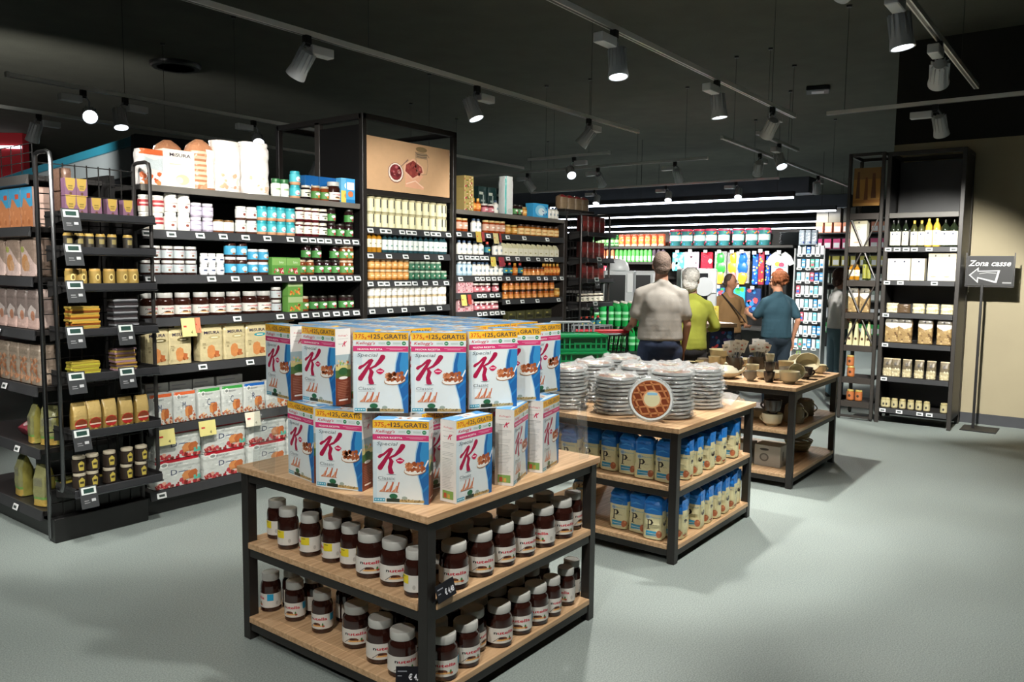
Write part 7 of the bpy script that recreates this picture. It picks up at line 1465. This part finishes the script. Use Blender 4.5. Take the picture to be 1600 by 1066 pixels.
def person(loc, rz, H, skin, hair, top, bottom, label, arms, hairstyle='short', build=1., topz=.53, sleeve=.55, headturn=0., lean=0., glasses=False, legs=None, shoes='#22201e', hips=1., collar=True):
    """local frame: +Y ahead, +X to the person's right; heights as fractions of H. arms = {side: (elbow, wrist, finger direction, palm)}"""
    k = H/1.75; W = build
    g = empty('person', loc, rz, label, 'person'); Z = lambda z: z*k
    hc = Vector((0, .015+lean*.9, 1.635))*k; nk = Vector((0, -.005+lean*.7, 1.50))*k
    LG = legs or {1: ((.10, .0, .50), (.105, -.01, .09)), -1: ((-.10, .0, .50), (-.105, -.01, .09))}
    b = MB()
    ell(b, hc+Vector((0, 0, .02))*k, (.076*k, .096*k, .108*k)); ell(b, hc+Vector((0, .030, -.055))*k, (.052*k, .058*k, .055*k))
    R3 = Matrix.Rotation(headturn, 3, 'Z')
    hb = MB(); f = lambda x, y, z: hc+(R3 @ Vector((x, y, z)))*k
    b = MB(); ell(b, f(0, 0, .02), (.077*k, .095*k, .108*k)); ell(b, f(0, .032, -.050), (.050*k, .055*k, .056*k)); capsule(b, f(0, .088, .005), .010*k, f(0, .108, -.028), .014*k, 8)
    for s_ in (1, -1): capsule(b, f(.078*s_, -.008, .018), .010*k, f(.080*s_, -.012, -.020), .008*k, 8); ell(b, f(.030*s_, .078, .030), (.016*k, .012*k, .007*k), 8, 6); ell(b, f(.040*s_, .062, -.022), (.022*k, .02*k, .02*k), 8, 6)
    capsule(b, f(-.018, .084, -.052), .008*k, f(.018, .084, -.052), .008*k, 8); capsule(b, hc+Vector((0, -.01, -.05))*k, .056*k, nk-Vector((0, 0, .04))*k, .062*k)
    cx = Vector((0, lean*.5, 1.27))*k; ell(b, cx, (.145*W*k, .10*W*k, .20*k)); ell(b, Vector((0, lean*.2, 1.04))*k, (.125*W*k, .095*W*k, .17*k)); ell(b, Vector((0, 0, .94))*k, (.13*W*k*hips, .085*W*k, .10*k))
    sh = {s_: Vector((.170*W*s_, lean*.6, 1.385))*k for s_ in (1, -1)}
    capsule(b, sh[1]*1, .042*k, sh[-1]*1, .042*k)
    for s_ in (1, -1):
        el, wr, fd, pn = arms[s_]; el, wr = Vector(el)*k, Vector(wr)*k; capsule(b, sh[s_], .045*k, el, .035*k); capsule(b, el, .036*k, wr, .024*k); hand(b, wr, fd, s_ * 1, .5, pn)
        kn, an = LG[s_]; kn, an = Vector(kn)*k, Vector(an)*k; hp = Vector((.085*s_*W, 0, .88))*k
        capsule(b, hp, .062*W*k, kn, .045*k); capsule(b, kn, .045*k, an, .034*k)
    obj('body', fuse('body', b, .0085, 'skin', skin, 3), g)
    # face details
    e = MB()
    for s_ in (1, -1): e.blob(*f(.031*s_, .083, .020), .012*k, .008*k, .006*k, 'ceramic', '#e9e4de', 8, 6); e.blob(*f(.031*s_, .090, .020), .005*k, .003*k, .005*k, 'ceramic', '#2a1c14', 8, 5); e.tube([f(.018*s_, .090, .040), f(.046*s_, .078, .041)], .003*k, 'hair', hair, 6)
    e.tube([f(-.020, .0895, -.050), f(0, .0945, -.051), f(.020, .0895, -.050)], .0035*k, 'skin', '#8f3f3a', 6); obj('face_features', e, g)
    if glasses:
        e = MB()
        for s_ in (1, -1): e.tube([f(.032*s_+.020*cos(a), .098, .018+.015*sin(a)) for a in [2*pi*i/10 for i in range(11)]], .0015*k, 'plastic', '#2a2420', 5); e.tube([f(.052*s_, .096, .022), f(.082*s_, .0, .025)], .0015*k, 'plastic', '#2a2420', 5)
        obj('glasses', e, g)
    h = MB()
    if hairstyle == 'short': ell(h, f(0, -.012, .034), (.081*k, .094*k, .102*k)); ell(h, f(0, -.045, -.02), (.068*k, .055*k, .06*k)); hm = fuse('hair', h, .008, 'hair', hair, 3, .0015)
    elif hairstyle == 'bob': ell(h, f(0, -.02, .045), (.096*k, .105*k, .105*k)); ell(h, f(0, -.05, -.03), (.088*k, .062*k, .085*k)); hm = fuse('hair', h, .008, 'hair', hair, 2, .012, 3)
    else:
        rd = random.Random(5)
        for i in range(170): a, q = rd.uniform(0, 2*pi), rd.uniform(-.75, 1); r_ = sqrt(1-q*q*.99); y_ = .10*r_*sin(a)-.025; ell(h, f(.10*r_*cos(a), min(y_, .055), .045+.095*q), (.021*k, .021*k, .021*k), 8, 6)
        ell(h, f(0, -.03, .045), (.10*k, .09*k, .10*k)); hm = fuse('hair', h, .007, 'hair', hair, 0, .012, 3)
    # hair keeps clear of the face
    for v in hm.vertices:
        q = R3.inverted() @ ((v.co-hc)/k)
        if q.y > .045 and q.z < .075: q.y = .045-.25*(q.y-.045); v.co = hc+(R3 @ q)*k
    obj('hair', hm, g)
    t = MB(); ell(t, cx+Vector((0, -.005, 0)), (.172*W*k, .122*W*k, .20*k))
    for s_ in (1, -1): capsule(t, nk+Vector((.035*s_, -.012, -.045))*k, .052*k, sh[s_]+Vector((-.012*s_*k, 0, 0)), .056*k)
    for i in range(7): q = i/6; z = (1.22-q*(1.22-topz*1.75)); ell(t, Vector((0, lean*.3*(1-q), z+.02))*k, ((.166+.018*q*hips)*W*k, (.122+.018*q)*W*k, .075*k))
    for s_ in (1, -1):
        el, wr, fd, pn = arms[s_]; el, wr = Vector(el)*k, Vector(wr)*k
        if sleeve <= 1: capsule(t, sh[s_], .058*k, sh[s_].lerp(el, sleeve+.05), .060*k)
        else: capsule(t, sh[s_], .058*k, el, .050*k); capsule(t, el, .050*k, el.lerp(wr, sleeve-1), .044*k)
    if collar: capsule(t, nk+Vector((0, -.006, -.020))*k, .060*k, nk+Vector((0, -.004, .002))*k, .058*k)
    tm = fuse('shirt', t, .011, 'fabric', top, 14, .011, len(label)); zc = topz*1.75*k
    for v in tm.vertices: v.co.z = max(v.co.z, zc)
    obj('shirt', tm, g)
    q = MB(); ell(q, Vector((0, -.01, .94))*k, (.170*W*k*hips, .128*W*k, .14*k))
    for s_ in (1, -1): kn, an = LG[s_]; kn, an = Vector(kn)*k, Vector(an)*k; hp = Vector((.088*s_*W, 0, .88))*k; capsule(q, hp, .098*W*k, kn, .074*k); capsule(q, kn, .074*k, an+Vector((0, 0, -.02))*k, .062*k)
    obj('trousers', fuse('trousers', q, .012, 'fabric', bottom, 5, .006, 9), g)
    for s_ in (1, -1):
        an = Vector(LG[s_][1])*k; z = MB(); capsule(z, (an.x, an.y-.03*k, .042*k), .038*k, (an.x*1.08, an.y+.13*k, .034*k), .033*k, sx=1.1); capsule(z, (an.x, an.y-.02*k, .05*k), .042*k, (an.x, an.y-.01*k, .085*k), .044*k); m = fuse('shoe', z, .009, 'plastic', shoes, 3)
        for v in m.vertices: v.co.z = max(v.co.z, 0)
        obj('shoe', m, g)
    return g
def heading(px, turn=0.): d = ray(px, 425); return atan2(d.y, d.x)-radians(90)+radians(turn)
P = at_d(1034, 425, 7.0); DWN = (0, .1, -1)
man = person((P.x, P.y, 0), heading(1034, 8), 1.745, '#9c7460', '#6b5a50', '#8f8a83', '#1d2a44', 'man seen from behind in pale grey short sleeved shirt and dark jeans, at a trolley',
       {1: ((.235, -.02, 1.12), (.225, .10, .89), DWN, (-1, 0, 0)), -1: ((-.235, .02, 1.13), (-.262, .215, 1.065), (-.10, .95, -.22), (0, 0, -1))}, build=1.10, topz=.562, sleeve=.62)
P = at_d(1081, 425, 7.45); P2 = P
person((P.x, P.y, 0), heading(1085, 15), 1.60, '#b58a74', '#e6e3dc', '#8f9434', '#2c2a2c', 'white haired woman in a yellow green shirt, seen from behind beside the man',
       {1: ((.27, .02, 1.17), (.20, .24, 1.10), (-.2, 1, 0), (-1, 0, 0)), -1: ((-.24, .0, 1.15), (-.20, .22, 1.05), (.1, 1, 0), (1, 0, 0))}, 'bob', 1.02, topz=.535, sleeve=1.35, headturn=radians(-25), hips=1.05)
P = at_d(1217, 425, 9.0)
blue = person((P.x, P.y, 0), heading(1217, 35), 1.575, '#b98468', '#8a4e2a', '#264552', '#22303c', 'woman with curly ginger hair and glasses in a dark teal shirt',
       {1: ((.27, -.06, 1.16), (.285, .06, .90), DWN, (-1, 0, 0)), -1: ((-.26, .08, 1.18), (-.20, .33, 1.22), (.1, .9, .3), (1, 0, 0))}, 'curly', 1.14, topz=.535, sleeve=.70, headturn=radians(35), glasses=True)
P = at_d(1141, 425, 10.2)
brown = person((P.x, P.y, 0), heading(1141, 215), 1.545, '#b07c60', '#4a3a34', '#8a6a44', '#1e1d20', 'woman with glasses and short dark hair in a tan sweater, facing right',
       {1: ((.25, -.02, 1.14), (.22, .12, .92), DWN, (-1, 0, 0)), -1: ((-.25, -.02, 1.14), (-.16, .2, 1.02), (.4, .8, -.2), (0, 0, 1))}, 'short', 1.12, topz=.52, sleeve=1.8, headturn=radians(35), glasses=True)
b = MB(); b.tube([(.13, .02, 1.30), (.05, .15, 1.15), (-.06, .185, 1.02), (-.17, .15, .92), (-.20, 0, .88), (-.10, -.15, 1.0), (.05, -.16, 1.18), (.12, -.06, 1.29)], .009, 'fabric', '#2a2320', 6); obj('bag_strap', b, brown)
P = at_d(1313, 425, 9.95)
person((P.x, P.y, 0), heading(1313, -60), 1.62, '#c08c74', '#4a2f22', '#d8d6d4', '#5a7480', 'person in white top and light blue jeans, half hidden behind the narrow open rack',
       {1: ((.24, .0, 1.14), (.22, .16, .95), DWN, (-1, 0, 0)), -1: ((-.25, .03, 1.14), (-.22, .28, 1.06), (0, 1, -.1), (1, 0, 0))}, 'bob', .95, topz=.55, sleeve=.4)
# bag in the teal woman's hand
hp = blue.matrix_basis @ Vector((.285*.9, .07*.9, .80*.9)); 
b = bag_mb(.22, .12, .20, '#9ac44c', 'foil_bag', 'tuft', None, 81, art=None, ex=3, wob=.08); b.tube([(-.03, 0, .19), (-.02, 0, .27), (.02, 0, .27), (.03, 0, .19)], .004, 'foil_bag', '#a8d05a', 6)
obj('carrier_bag', b, None, (hp.x+.03, hp.y-.07, hp.z-.31), (0, 0, blue.rotation_euler.z), 'light green carrier bag hanging from the teal shirted woman\'s hand', 'bag')
# trolley beside the man
M0 = man.matrix_basis; hp = M0 @ Vector((-.50, .235, 0)); tr_a = man.rotation_euler.z+radians(12)
tr = empty('shopping_trolley', (hp.x, hp.y, 0), tr_a, 'black wire shopping trolley with red handle beside the man', 'shopping trolley')
b = MB(); hz = 1.035
b.tube([(-.25, -.03, hz), (.25, -.03, hz)], .017, 'plastic', '#b3202e', 12); b.box(-.24, .24, -.045, .03, hz-.020, hz-.008, 'plastic', '#b3202e', .004); obj('handle', b, tr)
b = MB(); wv = []
def qd(u, v_):  # basket walls: u 0..1 along, v height
    return None
x0, x1, ya, yb_, zb0, zt0 = .24, .19, .02, .78, .50, .99
C0 = {'bl': (-.20, .10, zb0), 'br': (.20, .10, zb0), 'fl': (-.17, .74, zb0+.10), 'fr': (.17, .74, zb0+.10), 'tbl': (-.26, .02, zt0), 'tbr': (.26, .02, zt0), 'tfl': (-.20, .82, zt0), 'tfr': (.20, .82, zt0)}
C0 = {k_: Vector(v) for k_, v in C0.items()}
def grid(a, b_, c_, d_, n, m):
    for i in range(n+1): t = i/n; b.tube([a.lerp(b_, t), d_.lerp(c_, t)], .0038, 'paint_black', '#1b1b1c', 5)
    for j in range(m+1): t = j/m; b.tube([a.lerp(d_, t), b_.lerp(c_, t)], .0045, 'paint_black', '#1b1b1c', 5)
grid(C0['bl'], C0['br'], C0['tbr'], C0['tbl'], 12, 4); grid(C0['fl'], C0['fr'], C0['tfr'], C0['tfl'], 10, 4); grid(C0['bl'], C0['fl'], C0['tfl'], C0['tbl'], 20, 4); grid(C0['br'], C0['fr'], C0['tfr'], C0['tbr'], 20, 4); grid(C0['bl'], C0['br'], C0['fr'], C0['fl'], 12, 8)
obj('basket', b, tr)
b = MB()
for s_ in (-1, 1): b.tube([(.24*s_, -.03, hz), (.24*s_, 0, .80), (.22*s_, .10, .50), (.22*s_, .16, .16), (.20*s_, .70, .13)], .011, 'paint_black', '#242425', 8)
for y in (.16, .70): b.tube([(-.21, y, .15), (.21, y, .15)], .009, 'paint_black', '#242425', 8)
obj('frame', b, tr)
b = MB(); b.box(-.22, .22, .05, .30, .985, 1.0, 'plastic', '#8d9496', .006); b.tube([(-.20, .30, .99), (-.20, .34, 1.06), (.20, .34, 1.06), (.20, .30, .99)], .008, 'plastic', '#8d9496', 8)
for i in range(8): b.tube([(-.17+i*.049, .31, .99), (-.17+i*.049, .34, 1.06)], .004, 'plastic', '#8d9496', 5)
obj('child_seat', b, tr)
for x in (-.20, .20):
    for y in (.16, .70): b = MB(); b.lathe([(.05, -.014), (.06, -.010), (.06, .010), (.05, .014)], 'plastic', '#2a2a2a', 16, Matrix.Translation((x, y, .06)) @ Matrix.Rotation(pi/2, 4, 'Y')); b.box(x-.018, x+.018, y-.01, y+.01, .06, .15, 'plastic', '#55585a'); obj('wheel', b, tr)
# second, grey basket trolley edge behind the crates
p = at_d(893, 515, 6.7); g = empty('grey_trolley', (p.x, p.y, 0), YAW-radians(75), 'grey plastic trolley with barred seat, behind the green crates', 'shopping trolley')
b = MB(); b.tube([(-.20, 0, .90), (-.20, .02, 1.13), (-.17, .02, 1.15), (.17, .02, 1.15), (.20, .02, 1.13), (.20, 0, .90)], .011, 'plastic', '#8f9698', 8)
for i in range(8): b.tube([(-.16+i*.046, .0, .92), (-.16+i*.046, .02, 1.14)], .005, 'plastic', '#8f9698', 6)
for z in (.98, 1.06): b.tube([(-.2, .01, z), (.2, .01, z)], .005, 'plastic', '#8f9698', 6)
obj('barred_seat', b, g); b = MB(); b.box(-.22, .30, 0, .26, .98, 1.005, 'plastic', '#9aa1a3', .006); obj('grey_tray', b, g)
b = MB(); b.box(-.20, .20, .02, .40, .45, .90, 'paint_black', '#232425', .02); obj('basket', b, g)
b = MB()
for x in (-.18, .18):
    for y in (.05, .37): b.tube([(x, y, .0), (x, y, .46)], .012, 'paint_black', '#242425', 8)
obj('frame', b, g)
